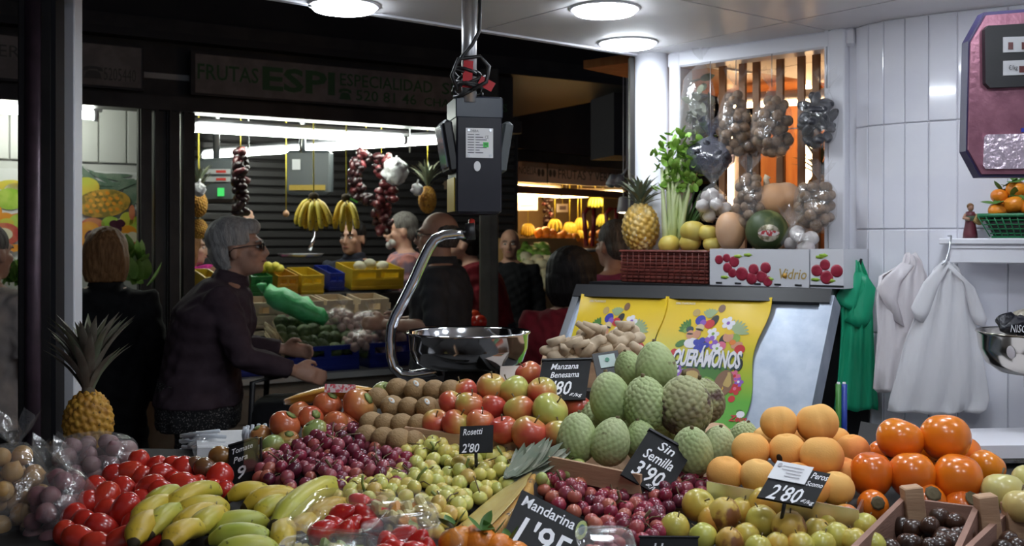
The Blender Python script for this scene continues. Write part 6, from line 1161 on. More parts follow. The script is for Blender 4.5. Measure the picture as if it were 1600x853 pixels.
t = thing('foam_sleeves', 'bundle of white foam fruit sleeves on the white boxes', 'foam sleeves', at(310, 712, 2.12))
for i in range(22):
    a = at(278 + rnd.uniform(0, 26), 706 - i * 1.3 + rnd.uniform(-3, 3), 2.14 + rnd.uniform(-.04, .04)); b2 = a + Vector((rnd.uniform(.05, .08), rnd.uniform(-.02, .03), rnd.uniform(-.008, .020))); W('sleeve', MB().tube([a, a.lerp(b2, .5) + Vector((0, 0, .003)), b2], .0042, 6), M['foam'], t)
t = thing('foam_net', 'round white foam net cradling a red tomato', 'foam net', at(408, 690, 2.05)); c = at(408, 684, 2.05)
for i in range(16):
    a = 6.2832 * i / 16; W('strand', MB().tube([c + Vector((.032 * math.cos(a) * k, .032 * math.sin(a) * k, z)) for k, z in ((.6, -.022), (1, -.008), (1.08, .008), (1.0, .022))], .0040, 6), M['foam'], t)
t = punnet('clear punnet of dark tomatoes behind the tomato price card', 352, 726, 2.04, .12, .10, .05, .1, .1)
# ================================================================ PRICE CARDS
def card(label, quad, dtop, dbot, lines, extra=None, name='price_card', th=.004):
    (tlx, tly), (trx, try_), (blx, bly) = quad; tl, tr, bl = at(tlx, tly, dtop), at(trx, try_, dtop), at(blx, bly, dbot); t = thing(name, label, 'price card', bl.lerp(bl + tr - tl, .5)); bd = Board(tl, tr, bl); m_ = MB(); bd.rect(m_, 0, 0, 1, 1, -th, 0); W('board', m_, M['slate'], t, fixn=True)
    m_ = MB()
    for (s, u0, v0, u1, v1, *r) in lines: bd.text(m_, s, u0, v0, u1, v1, .0006, 0, .18, .012, r[0] if r else 0)
    W('handwriting', m_, M['chalk'], t)
    k = MB(); a = bd.p(.5, .98, -th); k.tube([a, a + Vector((0, .03, -.05))], .003, 6); W('stake', k, M['black'], t)
    if extra: extra(t, bd)
    return t
def ex1(t, bd):
    m_ = MB(); bd.rect(m_, -.02, -.02, 1.02, .02, -.006, .003); W('top_edge', m_, M['black'], t)
card('black price card reading Manzana Benesama before the ginger', ((848, 563), (924, 561), (836, 626)), 2.06, 1.99, [('Manzana', .20, .10, .76, .25, -.01), ('Benesama', .22, .31, .80, .46, -.01), ("2'80", .12, .53, .68, .88), ('€/kg', .66, .84, .92, .95)], ex1)
card('small black price card reading Rosetti stuck in the apple crate', ((719, 666), (771, 664), (717, 708)), 1.82, 1.79, [('Rosetti', .10, .12, .68, .36, -.03), ("2'80", .08, .66, .60, 1.0)])
card('slanting black price card reading Sin Semilla', ((1015, 671), (1081, 708), (970, 741)), 1.78, 1.70, [('Sin', .34, .08, .70, .26), ('Semilla', .16, .32, .82, .52), ("3'90", .14, .58, .78, .90), ('€/kg', .52, .90, .84, 1.0)], ex1)
def ex2(t, bd):
    m_ = MB(); bd.disc(m_, .90, .18, .075, .16, .001, .0015); W('sticker', m_, mat('green sticker', (.30, .36, .10), .5), t); m_ = MB(); bd.disc(m_, .90, .18, .045, .09, .002, .0025); W('sticker_centre', m_, mat('dark sticker', (.04, .10, .09), .5), t)
card('large black price card reading Mandarina', ((816, 765), (924, 818), (778, 856)), 1.60, 1.50, [('Mandarina', .06, .06, .80, .24), ("1'95", .12, .36, .84, .84)], ex2)
def ex3(t, bd):
    m_ = MB(); bd.rect(m_, -.02, -.06, .66, .46, .001, .002); W('paper_slip', m_, M['paper'], t); m_ = MB(); bd.disc(m_, .07, .06, .04, .06, .003, .0034)
    for k in range(4): bd.rect(m_, .14 + .1 * (k > 1), .06 + .09 * k, .52, .08 + .09 * k, .003, .0034)
    W('slip_print', m_, mat('slip print', (.45, .43, .46), .7), t)
card('black price card reading Peros with a white slip', ((1214, 724), (1298, 740), (1183, 776)), 1.58, 1.52, [('Peros', .70, .06, 1.0, .24), ('Scomo', .68, .32, .98, .46), ("2'80", .14, .56, .72, 1.0), ('€/kg', .74, .84, .98, .98)], ex3)
card('black price card cut off at the counter front by the peros', ((1000, 838), (1091, 839), (998, 890)), 1.48, 1.46, [("Uva", .24, .20, .60, .5)], ex1)
card('black price card reading Tomate Pera among the tomatoes', ((358, 697), (402, 684), (358, 768)), 1.90, 1.84, [('Tomate', .10, .10, .84, .22, -.03), ('Pera', .16, .30, .66, .43, -.03), ("9", .30, .52, .60, .80)], ex1)
c = at(394, 722, 1.86); t = thing('card_holder', 'clear acrylic card holder beside the tomato price card', 'card holder', c - Vector((0, 0, .05))); W('sheet', MB().box(c, (.03, .004, .09)), M['clear'], t); W('spine', MB().box(c + Vector((.016, 0, 0)), (.003, .008, .09)), M['black'], t)
for quad, lb in ((((925, 553), (965, 547), (935, 600)), 'dark label box with a pale square in front of the ginger'), (((1004, 545), (1034, 539), (1008, 560)), 'small dark label box behind the crowning custard apple')):
    tl, tr, bl = at(*quad[0], 2.12), at(*quad[1], 2.12), at(*quad[2], 2.08); t = thing('label_box', lb, 'label', bl); bd = Board(tl, tr, bl); m_ = MB(); bd.rect(m_, 0, 0, 1, 1, -.012, 0); W('case', m_, M['black'], t, fixn=True); m_ = MB(); bd.rect(m_, .22, .10, .84, .52, .001, .002); W('pale_label', m_, mat('pale mint label', (.50, .60, .58), .5), t); m_ = MB(); bd.disc(m_, .52, .28, .09, .07, .003, .0035); W('mark', m_, mat('leaf mark', (.05, .22, .14), .5), t)

# ================================================================ MAIN HANGING SCALE
SD = 2.40; t = thing('hanging_scale', 'dark hanging scale with a chrome pan above the kiwis and apples', 'scale', at(732, 590, SD)); pt = at(733, 160, SD)
W('pole', MB().tube([pt, Vector((pt.x, pt.y, CZ))], .0175, 20), M['steelpole'], t)
M['navy'] = mat('dark blue scale casing', (.009, .009, .016), .4, spec=.35, var=(14, (.012, .012, .02), .4, .6)); RA = Matrix.Rotation(.22, 4, 'Z'); bc = at(741, 250, SD + .06)
W('casing', MB().box(bc, (.108, .13, .262), M=RA, bev=.006), M['navy'], t); W('casing_top', MB().box(bc + Vector((0, 0, .118)), (.112, .134, .052), M=RA, bev=.004), mat('blue grey casing top', (.035, .045, .065), .35), t)
lc = bc + RA @ Vector((-.066, -.005, .028)); dp = W('display', MB().box(lc, (.024, .11, .125), M=RA @ Matrix.Rotation(-.16, 4, 'Y'), bev=.008), M['black'], t); put('screen', MB().box(lc + RA @ Vector((-.014, 0, 0)), (.004, .09, .10), M=RA @ Matrix.Rotation(-.16, 4, 'Y')).mesh('screen', mat('glossy display glass', (.30, .33, .38), .08, .6)), dp, world=False)
bpy.data.objects[dp.name].children[0].matrix_parent_inverse = Matrix()
dr = W('display', MB().box(bc + RA @ Vector((.066, .005, .028)), (.024, .11, .125), M=RA @ Matrix.Rotation(.16, 4, 'Y'), bev=.008), M['scalegrey'], t)
W('side_plate', MB().box(bc + RA @ Vector((-.0565, 0, -.085)), (.003, .10, .08), M=RA), mat('yellow brass plate', (.50, .38, .08), .3, .5), t)
F0 = lambda u, v: bc + RA @ Vector((-.054 + .108 * u, -.0655, .131 - .262 * v)); bd = Board(F0(0, 0), F0(1, 0), F0(0, 1)); m_ = MB(); bd.rect(m_, .20, .235, .80, .50, .001, .0022); lbp = W('rating_label', m_, M['paper'], t); m_ = MB()
bd.text(m_, 'MOBBA', .24, .25, .48, .272, .0026)
for k in range(8): bd.rect(m_, .24, .29 + .023 * k, .38, .297 + .023 * k, .0024, .0027); bd.rect(m_, .41, .29 + .023 * k, .50 + .08 * (k % 3), .297 + .023 * k, .0024, .0027)
bd.text(m_, 'CE', .62, .30, .70, .33, .0026); put('label_print', m_.mesh('label_print', mat('label ink', (.10, .10, .12), .6)), lbp).matrix_parent_inverse = Matrix(); m_ = MB(); bd.rect(m_, .58, .36, .70, .405, .0024, .0028); put('green_square', m_.mesh('green_square', mat('verification green', (.08, .60, .12), .5)), lbp); m_ = MB(); bd.text(m_, 'M', .61, .368, .67, .397, .003); put('square_letter', m_.mesh('square_letter', M['black']), lbp)
for o in lbp.children: o.matrix_parent_inverse = Matrix()
m_ = MB(); bd.disc(m_, .45, .575, .075, .045, .001, .003, n=18); W('oval_seal', m_, M['paper'], t)
for u, v in ((.26, .255), (.74, .255), (.26, .48), (.74, .48)):
    m_ = MB(); bd.disc(m_, u, v, .03, .013, .002, .004); W('rivet', m_, M['steel'], t)
W('hook_block', MB().tube([at(728, 362, SD), at(742, 361, SD)], .020, 12), M['black'], t); W('neck', MB().tube([at(737, 345, SD + .02), at(736, 358, SD)], .008, 8), M['redled'], t)
path = [(733, 365), (712, 365), (694, 367), (680, 374), (670, 388), (662, 404), (646, 440), (630, 472), (618, 494), (612, 510), (610, 530), (611, 556), (616, 574), (628, 585), (645, 587), (670, 583), (690, 579)]
W('arm', MB().tube([at(a, b2, SD - (0 if i < 6 else 0)) for i, (a, b2) in enumerate(path)], .0125, 16), M['chrome'], t)
pc = at(732, 519, SD); W('pan', MB().lathe([(0, -.082), (.105, -.080), (.128, -.066), (.139, -.035), (.141, -.004), (.1455, 0), (.1445, .003), (.139, -.002), (.136, -.035), (.124, -.063), (.1, -.076), (0, -.078)], 48, M=Matrix.Translation(pc)), mat('polished steel', (.66, .67, .70), .10, 1.0), t)
W('pan_mount', MB().lathe([(.060, -.118), (.056, -.10), (.058, -.079)], 24, M=Matrix.Translation(pc)), M['black'], t); m_ = MB(); m_.tube([pc + Vector((-.045 + .014 * math.cos(q), -.108, -.066 + .007 * math.sin(q))) for q in np.linspace(0, 3.14, 8)], .0022, 6); W('pan_clip', m_, M['chrome'], t)
cable = []
for i in range(80):
    q = i / 80 * 6 * 6.283; r = .030 + .008 * math.sin(i * .37); cable.append(pt + Vector((r * math.cos(q), r * .9 * math.sin(q), .016 + .055 * (i / 80) + .010 * math.sin(i * .61))))
cable += [at(709, 108, SD - .03), at(722, 88, SD - .03), at(738, 70, SD - .025), at(749, 48, SD - .02), at(750, 20, SD - .02), at(749, -30, SD - .02)]
W('cable', MB().tube(cable, .0042, 8), M['black'], t); W('cable', MB().tube([at(715, 140, SD - .03), at(706, 118, SD - .035), at(716, 92, SD - .03), at(750, 88, SD - .025), at(764, 104, SD - .02), at(760, 128, SD - .03), at(738, 140, SD - .035)], .0045, 8), M['black'], t)
M['tape'] = mat('red tape', (.55, .02, .03), .4); m_ = MB().box(at(731, 116, SD - .022), (.022, .006, .062), M=Matrix.Rotation(.06, 4, 'Y')); W('tape', m_, M['tape'], t); W('tape', MB().box(at(760, 131, SD - .02), (.036, .004, .022), M=Matrix.Rotation(.5, 4, 'Y')), M['tape'], t)
t = thing('paper_packet', 'pale paper packet with orange and green stripes behind the apples', 'packet', at(812, 596, 2.26)); bd = Board(at(782, 572, 2.30), at(846, 570, 2.30), at(780, 597, 2.24)); m_ = MB(); bd.rect(m_, 0, 0, 1, 1, -.05, 0); W('packet', m_, mat('pale packet paper', (.52, .44, .38), .6), t, fixn=True)
for u, cc_ in ((.46, (.50, .14, .04)), (.60, (.07, .20, .09)), (.74, (.50, .10, .05))): m_ = MB(); bd.rect(m_, u, .3, u + .1, 1, .001, .002); W('stripe', m_, mat('stripe', cc_, .6), t)
riser('dark block under the striped packet and apple price card', [(770, 600, 2.20), (930, 612, 2.14), (930, 598, 2.4), (770, 590, 2.4)], under=.0)

# ================================================================ SHEET WITH POSTERS, WINDOW SHELF
TL, TR, BLp = at(905, 455, 3.05), at(1292, 464, 2.62), at(823, 700, 2.826); SB = Board(TL, TR, BLp)
def suv(px, py):
    dr_ = at(px, py, 1.0) - Vector((0, 0, EYE)); o = Vector((0, 0, EYE)); k = (SB.o - o).dot(SB.n) / dr_.dot(SB.n); q = o + dr_ * k - SB.o
    uu, uw, ww = SB.u.dot(SB.u), SB.u.dot(SB.w), SB.w.dot(SB.w); a, b2 = q.dot(SB.u), q.dot(SB.w); det = uu * ww - uw * uw; return ((a * ww - b2 * uw) / det, (b2 * uu - a * uw) / det)
t = thing('metal_sheet', 'leaning galvanised sheet behind the custard apples', 'metal sheet', SB.p(.5, 1)); m_ = MB(); SB.rect(m_, 0, 0, 1, 1.25, -.012, 0); W('sheet', m_, M['galv'], t, fixn=True)
m_ = MB(); SB.rect(m_, -.012, -.01, .018, 1.25, -.014, .012); W('edge_trim', m_, M['steel'], t, fixn=True); m_ = MB(); SB.rect(m_, .985, 0, 1.03, 1.25, -.05, .01); W('edge_trim', m_, M['galv'], t, fixn=True); m_ = MB(); SB.rect(m_, -.01, -.03, 1.02, .05, .0, .016); W('top_rail', m_, M['black'], t, fixn=True)
def uvboard(a, b2, c): 
    A, B, C = [SB.p(*suv(*k), .004) for k in (a, b2, c)]; return Board(A, B, C)
def gradmat(bd):
    m, nt, b = _new('yellow to green poster'); N = nt.nodes; L = nt.links; tc = N.new('ShaderNodeTexCoord'); sp = N.new('ShaderNodeSeparateXYZ'); L.new(tc.outputs['Object'], sp.inputs[0]); mr = N.new('ShaderNodeMapRange'); mr.inputs['From Min'].default_value = bd.p(0, 1).z; mr.inputs['From Max'].default_value = bd.p(0, 0).z; L.new(sp.outputs['Z'], mr.inputs[0]); cr = N.new('ShaderNodeValToRGB'); e = cr.color_ramp.elements
    e[0].position, e[0].color = .26, (.10, .36, .03, 1); e[1].position, e[1].color = .78, (.74, .50, .01, 1); q = e.new(.48); q.color = (.38, .44, .02, 1); L.new(mr.outputs[0], cr.inputs[0]); L.new(cr.outputs[0], b.inputs['Base Color']); b.inputs['Roughness'].default_value = .35; return m
PC = {k: mat('poster ink ' + k, c, .4) for k, c in dict(tan=(.46, .32, .10), brown=(.20, .10, .05), blue=(.02, .03, .33), red=(.50, .015, .02), black=(.012, .014, .014), green=(.05, .17, .02), lime=(.20, .34, .05), white=(.70, .68, .72), violet=(.22, .08, .42), skin=(.56, .26, .15), pink=(.62, .12, .22), straw=(.62, .48, .26), yellow=(.72, .45, .01), dk=(.02, .05, .06), orange=(.66, .18, .02), sage=(.28, .36, .18)).items()}
def poster(label, a, b2, c, x0, y0, full=True, sc=1.0):
    bd = uvboard(a, b2, c); t = thing('poster', label, 'poster', bd.p(.5, 1), 'yellow posters on the metal sheet'); n = 16; vs = []; fs = []
    for j in range(n + 1):                       # slightly buckled sheet of card
        for i in range(9):
            u, v = i / 8, j / n; uo = u + (.035 * math.sin(v * 9 + 1) * u if u > .6 else 0); h = .003 + .004 * math.sin(v * 7) * u + (.02 * max(0, .15 - v) * (1 if u < .12 or u > .9 else 0) * 4); vs.append(bd.p(uo, v, h))
    k = len(vs); vs += [v - bd.n * .0025 for v in vs]
    for j in range(n):
        for i in range(8): q = j * 9 + i; fs += [(q, q + 1, q + 10, q + 9), (k + q + 9, k + q + 10, k + q + 1, k + q)]
    m_ = MB(); m_.add(vs, fs); gm_ = gradmat(bd); W('sheet', m_, gm_, t); bd.surf = lambda u, v: .003 + .004 * math.sin(v * 7) * u; fl_ = lambda h: .0008 + (h - .009) * .12
    lean = (c[0] - a[0]) / (c[1] - a[1])
    def ink(kind, px, py, rx, ry, ang=0.0, h=.010, nn=12, name='print'):
        u = (px - (1045 + lean * (py - 468))) / 160; v = (py - 468) / 200; m2 = MB(); bd.disc(m2, u, v, rx / 160, ry / 200, fl_(h), fl_(h) + .0001, 0, nn, ang); W(name, m2, PC[kind], t)
    def flower(kind, px, py, r, ctr, h=.012):
        for q in range(5): ink(kind, px + r * .62 * math.cos(q * 1.257), py + r * .62 * math.sin(q * 1.257), r * .48, r * .40, q * 1.257, h, 9, 'petal')
        ink(ctr, px, py, r * .28, r * .28, 0, h + .001, 8, 'flower_centre')
    def frond(kind, px, py, L_, ang, n_=5, h=.0095):
        for q in range(n_):
            a_ = ang + (q - n_ / 2) * .28; ink(kind, px + L_ * .5 * math.cos(a_), py + L_ * .5 * math.sin(a_), L_ * .5, 2.4, a_, h + .0003 * q, 8, 'printed_leaf')
    ink('tan', 1092, 491, 6, 6); ink('brown', 1132, 484, 5.5, 6.5); frond('sage', 1114, 500, 17, -1.5, 6); frond('green', 1082, 520, 20, -2.3, 6); frond('sage', 1150, 522, 22, -.7, 7); frond('lime', 1076, 524, 16, -1.9, 4)
    ink('blue', 1098, 503, 8, 8, .4); ink('violet', 1102, 507, 5, 5, 0, .011); ink('black', 1119, 504, 6, 10, .4); ink('red', 1112, 509, 8, 7, -.5, .011); flower('white', 1141, 507, 10, 'violet'); flower('white', 1117, 524, 9, 'lime', .013); ink('straw', 1097, 515, 6.5, 6, 0, .013); ink('black', 1096, 518, 6.5, 1.6, .2, .014); ink('skin', 1092, 525, 6, 7, 0, .0135); ink('dk', 1081, 518, 6, 5, 0, .012); ink('skin', 1081, 526, 6, 7, 0, .013); ink('black', 1081, 525, 5, 1.4, 0, .0142); ink('white', 1083, 539, 12, 8, 0, .0125); ink('green', 1066, 540, 9, 5, -.5, .011)
    ink('black', 1132, 533, 6, 9, .2, .012); ink('skin', 1140, 528, 8, 8, 0, .013); ink('yellow', 1142, 521, 7, 3.5, 0, .014); ink('lime', 1150, 530, 8, 7, 0, .0125); ink('skin', 1152, 540, 9, 5, -.3, .0135); ink('red', 1156, 546, 8, 7, 0, .0142); ink('pink', 1128, 542, 8, 7, 0, .013); flower('blue', 1097, 542, 12, 'blue', .0145); flower('violet', 1113, 537, 10, 'yellow', .0142); flower('white', 1122, 546, 8, 'lime', .015); ink('orange', 1146, 536, 5, 4, 0, .0145)
    if full:
        ink('green', 1105, 582, 40, 12, 0, .009); ink('red', 1054, 556, 6, 8, 0, .0095); flower('violet', 1061, 582, 9, 'white'); ink('brown', 1078, 588, 16, 12, -.3, .012, 18); ink('tan', 1079, 589, 13, 9, -.3, .013, 18); frond('lime', 1100, 588, 18, 1.2, 6, .0115); ink('brown', 1129, 596, 14, 20, .1, .012, 20); ink('tan', 1133, 594, 8, 15, .1, .0125, 18); ink('white', 1124, 600, 6, 8, .1, .014); ink('yellow', 1124, 603, 4.5, 4, 0, .015); ink('yellow', 1119, 620, 9, 12, 0, .0128, 16); flower('pink', 1146, 584, 8, 'red'); flower('red', 1145, 602, 9, 'pink'); flower('violet', 1151, 592, 7, 'white'); ink('red', 1140, 617, 5, 5, 0, .012); ink('black', 1152, 568, 7, 10, 0, .0093); ink('black', 1056, 574, 5, 9, 0, .0093)
        pu = lambda px, py: ((px - (1045 + lean * (py - 468))) / 160, (py - 468) / 200)
        m2 = MB(); u0, v0 = pu(1054, 549); u1, v1 = pu(1152, 579); bd.text(m2, 'QUERÁMONOS', u0 + .02, v0 - .035, u1, v1, .0024, 0, 0, .035, 0, .92); W('headline', m2, PC['white'], t); m2 = MB(); bd.text(m2, 'QUERÁMONOS', u0 + .028, v0 - .022, u1 + .012, v1 + .012, .0021, 0, 0, .035, 0, .92); W('headline_shadow', m2, PC['dk'], t)
        m2 = MB(); u0, v0 = pu(1137, 640); bd.text(m2, 'Zeus', u0, v0, u0 + .16, v0 + .045, .0022, 0, .2, .03); W('logo_word', m2, PC['red'], t); ink('white', 1152, 638, 6, 5, 0, .0095); ink('green', 1151, 634, 5, 3, 0, .0092); m2 = MB(); u0, v0 = pu(1138, 659); bd.text(m2, 'zeus.es', u0, v0, u0 + .14, v0 + .018, .0022); W('small_print', m2, PC['white'], t)
    m2 = MB(); bd.text(m2, '#DISFRUTAMONOS', .06, .035, .30, .055, .0022); W('small_print', m2, PC['white'], t)
    return t
poster('yellow and green poster with a white headline on the metal sheet', (1045, 468), (1205, 470), (987, 668), 0, 0)
poster('curled yellow poster half hidden by the ginger roots', (913, 464), (1044, 468), (855, 662), 0, 0, False)

SZ = 1.42; SO = -.10
def shp(px, z, off=SO): q = wpo(px, off); return Vector((q.x, q.y, z))
def shy(py, px, off=SO): return EYE - (py - HOR) / F * wpo(px, off).y
a, b2 = wpo(958, -.10), wpo(1322, -.10); c = (a + b2) / 2; t = thing('window_shelf', 'dark shelf board below the white framed window', 'shelf', (c.x, c.y, SZ - .05)); W('slab', MB().box((c.x, c.y, SZ - .018), ((b2 - a).length, .26, .03), M=RW), M['black'], t); W('bracket', MB().box((*(wpo(1280, -.03).xy), SZ - .12), (.03, .12, .2), M=RW), M['darkmetal'], t); W('bracket', MB().box((*(wpo(1010, -.03).xy), SZ - .12), (.03, .12, .2), M=RW), M['darkmetal'], t)
q = wpo(1312, -.02); t = thing('gap_shade_panel', 'black panel painting the shaded gap between the metal sheet and the green bags', 'cabinet', (q.x, q.y, .6)); W('panel', MB().box((q.x, q.y - .02, 1.0), (.16, .02, .8), M=RW), M['black'], t); W('edge', MB().box((q.x + .05, q.y - .06, 1.0), (.012, .02, .8), M=RW), M['darkmetal'], t)  # black boards colour in the shade of the gap here
def ibox(name, label, p0, p1, py0, m_, depth=.20, weave=False, off=SO - .10):
    A, B = wpo(p0, off), wpo(p1, off); c = (A + B) / 2; L_ = (B - A).length; h = shy(py0, (p0 + p1) / 2, off) - SZ; t = thing(name, label, name.split('_')[-1], (c.x, c.y, SZ - .002)); t.rotation_euler = (0, 0, wa)
    if weave:
        for k in range(9): put('weave_band', MB().box((0, depth / 2, h * (k + .5) / 9), (L_ + .004 * (k % 2), depth + .004 * (k % 2), h / 9 - .0015), bev=.002).mesh('weave_band', m_), t)
        for k in range(15):
            put('weave_stake', MB().tube([(L_ * (k / 14 - .5) * .96, -.004, .002), (L_ * (k / 14 - .5) * .96, -.002, h)], .0014, 6).mesh('weave_stake', m_), t)
        put('rim', MB().box((0, depth / 2, h), (L_ + .01, depth + .01, .008), bev=.003).mesh('rim', m_), t)
    else:
        put('front_board', MB().box((0, .004, h / 2), (L_, .008, h)).mesh('front_board', m_), t); put('back_board', MB().box((0, depth - .004, h / 2), (L_, .008, h)).mesh('back_board', m_), t)
        for sx in (-1, 1): put('side_board', MB().box((sx * (L_ / 2 - .004), depth / 2, h / 2), (.008, depth - .016, h)).mesh('side_board', m_), t)
        put('liner', MB().box((0, depth / 2, h * .42), (L_ - .018, depth - .018, h * .82)).mesh('liner', M['bed']), t)
    return t, L_, h
M['basket'] = mat('red brown wicker', (.17, .035, .025), .5, var=(30, (.11, .022, .016), .4, .6)); M['carton'] = mat('printed white carton', (.66, .66, .70), .5)
ibox('red_basket', 'red brown woven basket on the window shelf', 970, 1105, 392, M['basket'], weave=True)
M['cherry'] = mat('printed cherry', (.24, .012, .03), .4, var=(40, (.36, .03, .06), .4, .6))
def cherrybox(label, p0, p1, items, text=None):
    t, L_, h = ibox('fruit_carton', label, p0, p1, 388, M['carton']); nn = 0
    for u, v, r in [(u_, v_, r_ * 1.25) for u_, v_, r_ in items]: put('printed_cherry', MB().lathe([(r, -.0006), (r, 0), (r * .7, .0008), (0, .001)], 14, M=Matrix.Translation((L_ * (u - .5), -.0004, h * (1 - v))) @ Matrix.Rotation(math.pi / 2, 4, 'X')).mesh('printed_cherry', M['cherry']), t)
    for u, v in ((.16, .78), (.62, .80), (.30, .20), (.40, .16)): put('printed_leaf', MB().lathe([(.009, 0), (.009, .0008)], 5, M=Matrix.Translation((L_ * (u - .5), -.0004, h * (1 - v))) @ Matrix.Rotation(math.pi / 2, 4, 'X') @ Matrix.Diagonal((1.6, .6, 1, 1))).mesh('printed_leaf', MU['g']), t)
    if text:
        vs, fs = textmesh(text, .25, .01); m_ = MB(); m_.add([(L_ * .20 + x * .034, -.001, h * .22 + y * .040) for x, y, z in vs], fs, 0, False); put('lettering', m_.mesh('lettering', mat('gold print', (.46, .32, .10), .5)), t); put('printed_star', MB().lathe([(.008, 0), (.008, .0008)], 8, M=Matrix.Translation((L_ * .27, -.0002, h * .30)) @ Matrix.Rotation(math.pi / 2, 4, 'X')).mesh('printed_star', mat('orange print', (.66, .34, .05), .5)), t)
    for k in range(5): put('vent_slot', MB().box((L_ * (-.4 + .2 * k), -.0006, h * .06), (.02, .002, .005)).mesh('vent_slot', M['black']), t)
cherrybox('white carton printed with cherries and gold lettering', 1109, 1264, [(.10, .30, .011), (.18, .25, .010), (.26, .35, .013), (.19, .52, .012), (.34, .68, .016), (.46, .55, .013), (.44, .80, .014), (.58, .50, .013), (.54, .74, .014), (.60, .86, .012), (.24, .66, .011)], 'Vidrio')
cherrybox('second cherry printed carton against the window frame', 1266, 1318, [(.2, .55, .013), (.45, .4, .012), (.5, .72, .015), (.8, .55, .014)])
# things in the basket and cartons
def on(px, py, off=SO): d = wpo(px, off).y; return at(px, py, d), d
p, d = on(1001, 392); pineapple('golden pineapple standing in the red brown basket', p, .055 / .05 * .98, 1.0, 0.74, pale=True, n=46, spread=.85)
p, d = on(1052, 388); t = thing('celery', 'tall pale green celery standing in the basket', 'celery', p)
CEL = leafmesh(.030, .022, .7, M['celleaf'], 'celery_leaf', 4, .4)
for i in range(9):
    b0 = p + Vector((-.02 + .012 * (i % 4) + rnd.uniform(-.005, .005), rnd.uniform(-.015, .02), .01)); e0 = at(1034 + i * 7.5 + rnd.uniform(-3, 3), 262 - 12 * (i % 3), d + rnd.uniform(-.03, .04)); m = b0.lerp(e0, .5) + Vector((rnd.uniform(-.006, .006), -.012, 0)); k = W('stalk', MB().tube([b0, b0.lerp(m, .5), m, e0], [.016, .014, .010, .006], 8, flat=.7), M['celery'], t)
    for j in range(22):
        q = m.lerp(e0, rnd.uniform(.2, 1.35)) + Vector((rnd.uniform(-.028, .028), rnd.uniform(-.03, .02), rnd.uniform(-.01, .03))); o = put('leaf', CEL, k); o.location = q; o.rotation_euler = (rnd.uniform(-.3, 1.2), rnd.uniform(-.6, .6), rnd.uniform(0, 6.28)); o.matrix_parent_inverse = Matrix()
t = thing('leek', 'dark green leek leaning behind the celery', 'leek', on(1072, 388, SO + .05)[0])
for i in range(4): a = on(1068 + 2 * i, 380, SO + .05)[0]; b2 = on(1088 + 7 * i, 290 + 8 * i, SO + .05)[0]; W('leaf', MB().tube([a, a.lerp(b2, .5) + Vector((-.01, 0, 0)), b2], [.012, .014, .004], 8, flat=.4), M['leek'], t)
QU = fmesh('quince', M['quince'], 24, 14, R_=.033, asp=.9, top=.2, tw=.35, ribs=7, ramp=.035)
for px, py, w_, lb in ((1083, 362, 40, 'ribbed yellow quince on top beside the celery'), (1078, 379, 34, 'yellow quince in front below the ribbed one'), (1046, 382, 34, 'yellow quince at the foot of the celery'), (1112, 381, 28, 'small yellow quince between basket and carton'), (1106, 364, 30, 'yellow quince half behind the upright butternut')): d = wpo(px, SO - .03).y; fruit('quince', QU, px, py, d, lb, 'quince', 'quinces on the window shelf', scale=w_ * d / F / .066, rot=(.2, .1, px))
p, d = on(1142, 390, SO - .03); t = thing('butternut_squash', 'upright butternut squash in the cherry carton', 'squash', p); r = 24 * d / F; W('squash_body', MB().rev(shape(r, 1.35, top=.05, taper=-.12, lump=.01), 24, 18, M=Matrix.Translation(p + Vector((0, 0, r * 1.18)))), M['squash'], t); W('base_scar', MB().ball(p + Vector((0, -.01, r * 2.5)), (.008, .008, .004), 8, 6), M['stem'], t)
p, d = on(1218, 345, SO + .04); t = thing('butternut_squash', 'large butternut squash lying on the melon with its stalk up', 'squash', p); m_ = MB(); c = on(1212, 312, SO + .04)[0]; m_.ball(c + Vector((-.005, 0, .0)), (.056, .05, .050), 20, 14); m_.ball(c + Vector((.030, 0, .004)), (.046, .046, .048), 20, 14); m_.ball(c + Vector((.045, .01, -.055)), (.046, .044, .060), 18, 12); put('squash_body', remesh(m_, .006, 6, 'squash_body', M['squash']), t, world=True); W('stalk', MB().tube([c + Vector((-.026, 0, .044)), c + Vector((-.030, -.004, .060)), c + Vector((-.024, -.006, .070))], [.010, .008, .011], 8), M['pal'], t)
p, d = on(1198, 392, SO - .03); t = thing('melon', 'dark green netted melon with a printed oval label', 'melon', p); r = 33 * d / F; c = p + Vector((0, 0, r * .95)); W('rind', MB().rev(shape(r, 1.0, ribs=10, ramp=.012), 30, 20, M=Matrix.Translation(c) @ Matrix.Rotation(.5, 4, 'Y')), M['melon'], t)
bm = bmesh.new()
def capmesh(name, c, r, dirv, rx, ry, m_, root, rr=1.004):
    z = Vector(dirv).normalized(); x = Vector((0, 0, 1)).cross(z).normalized(); y = z.cross(x); k = MB(); vs = [c + z * r * rr]; n = 20
    for j in (1, 2):
        for i in range(n):
            q = 6.2832 * i / n; v = z + x * (rx / r * j / 2 * math.cos(q)) + y * (ry / r * j / 2 * math.sin(q)); vs.append(c + v.normalized() * r * rr)
    fs = [(0, 1 + i, 1 + (i + 1) % n) for i in range(n)] + [(1 + i, 1 + n + i, 1 + n + (i + 1) % n, 1 + (i + 1) % n) for i in range(n)]; k.add(vs, fs); return W(name, k, m_, root)
capmesh('label_sticker', c, r, (-.15, -1, -.12), .034, .026, mat('silver gold label', (.62, .56, .44), .25, .5, var=(60, (.30, .26, .16), .5, .6)), t, 1.03); capmesh('label_band', c, r, (-.15, -1, -.12), .032, .008, mat('red label band', (.45, .05, .06), .4, var=(120, (.62, .58, .56), .5, .52)), t, 1.045)
wg = 'bags of walnuts at the window'
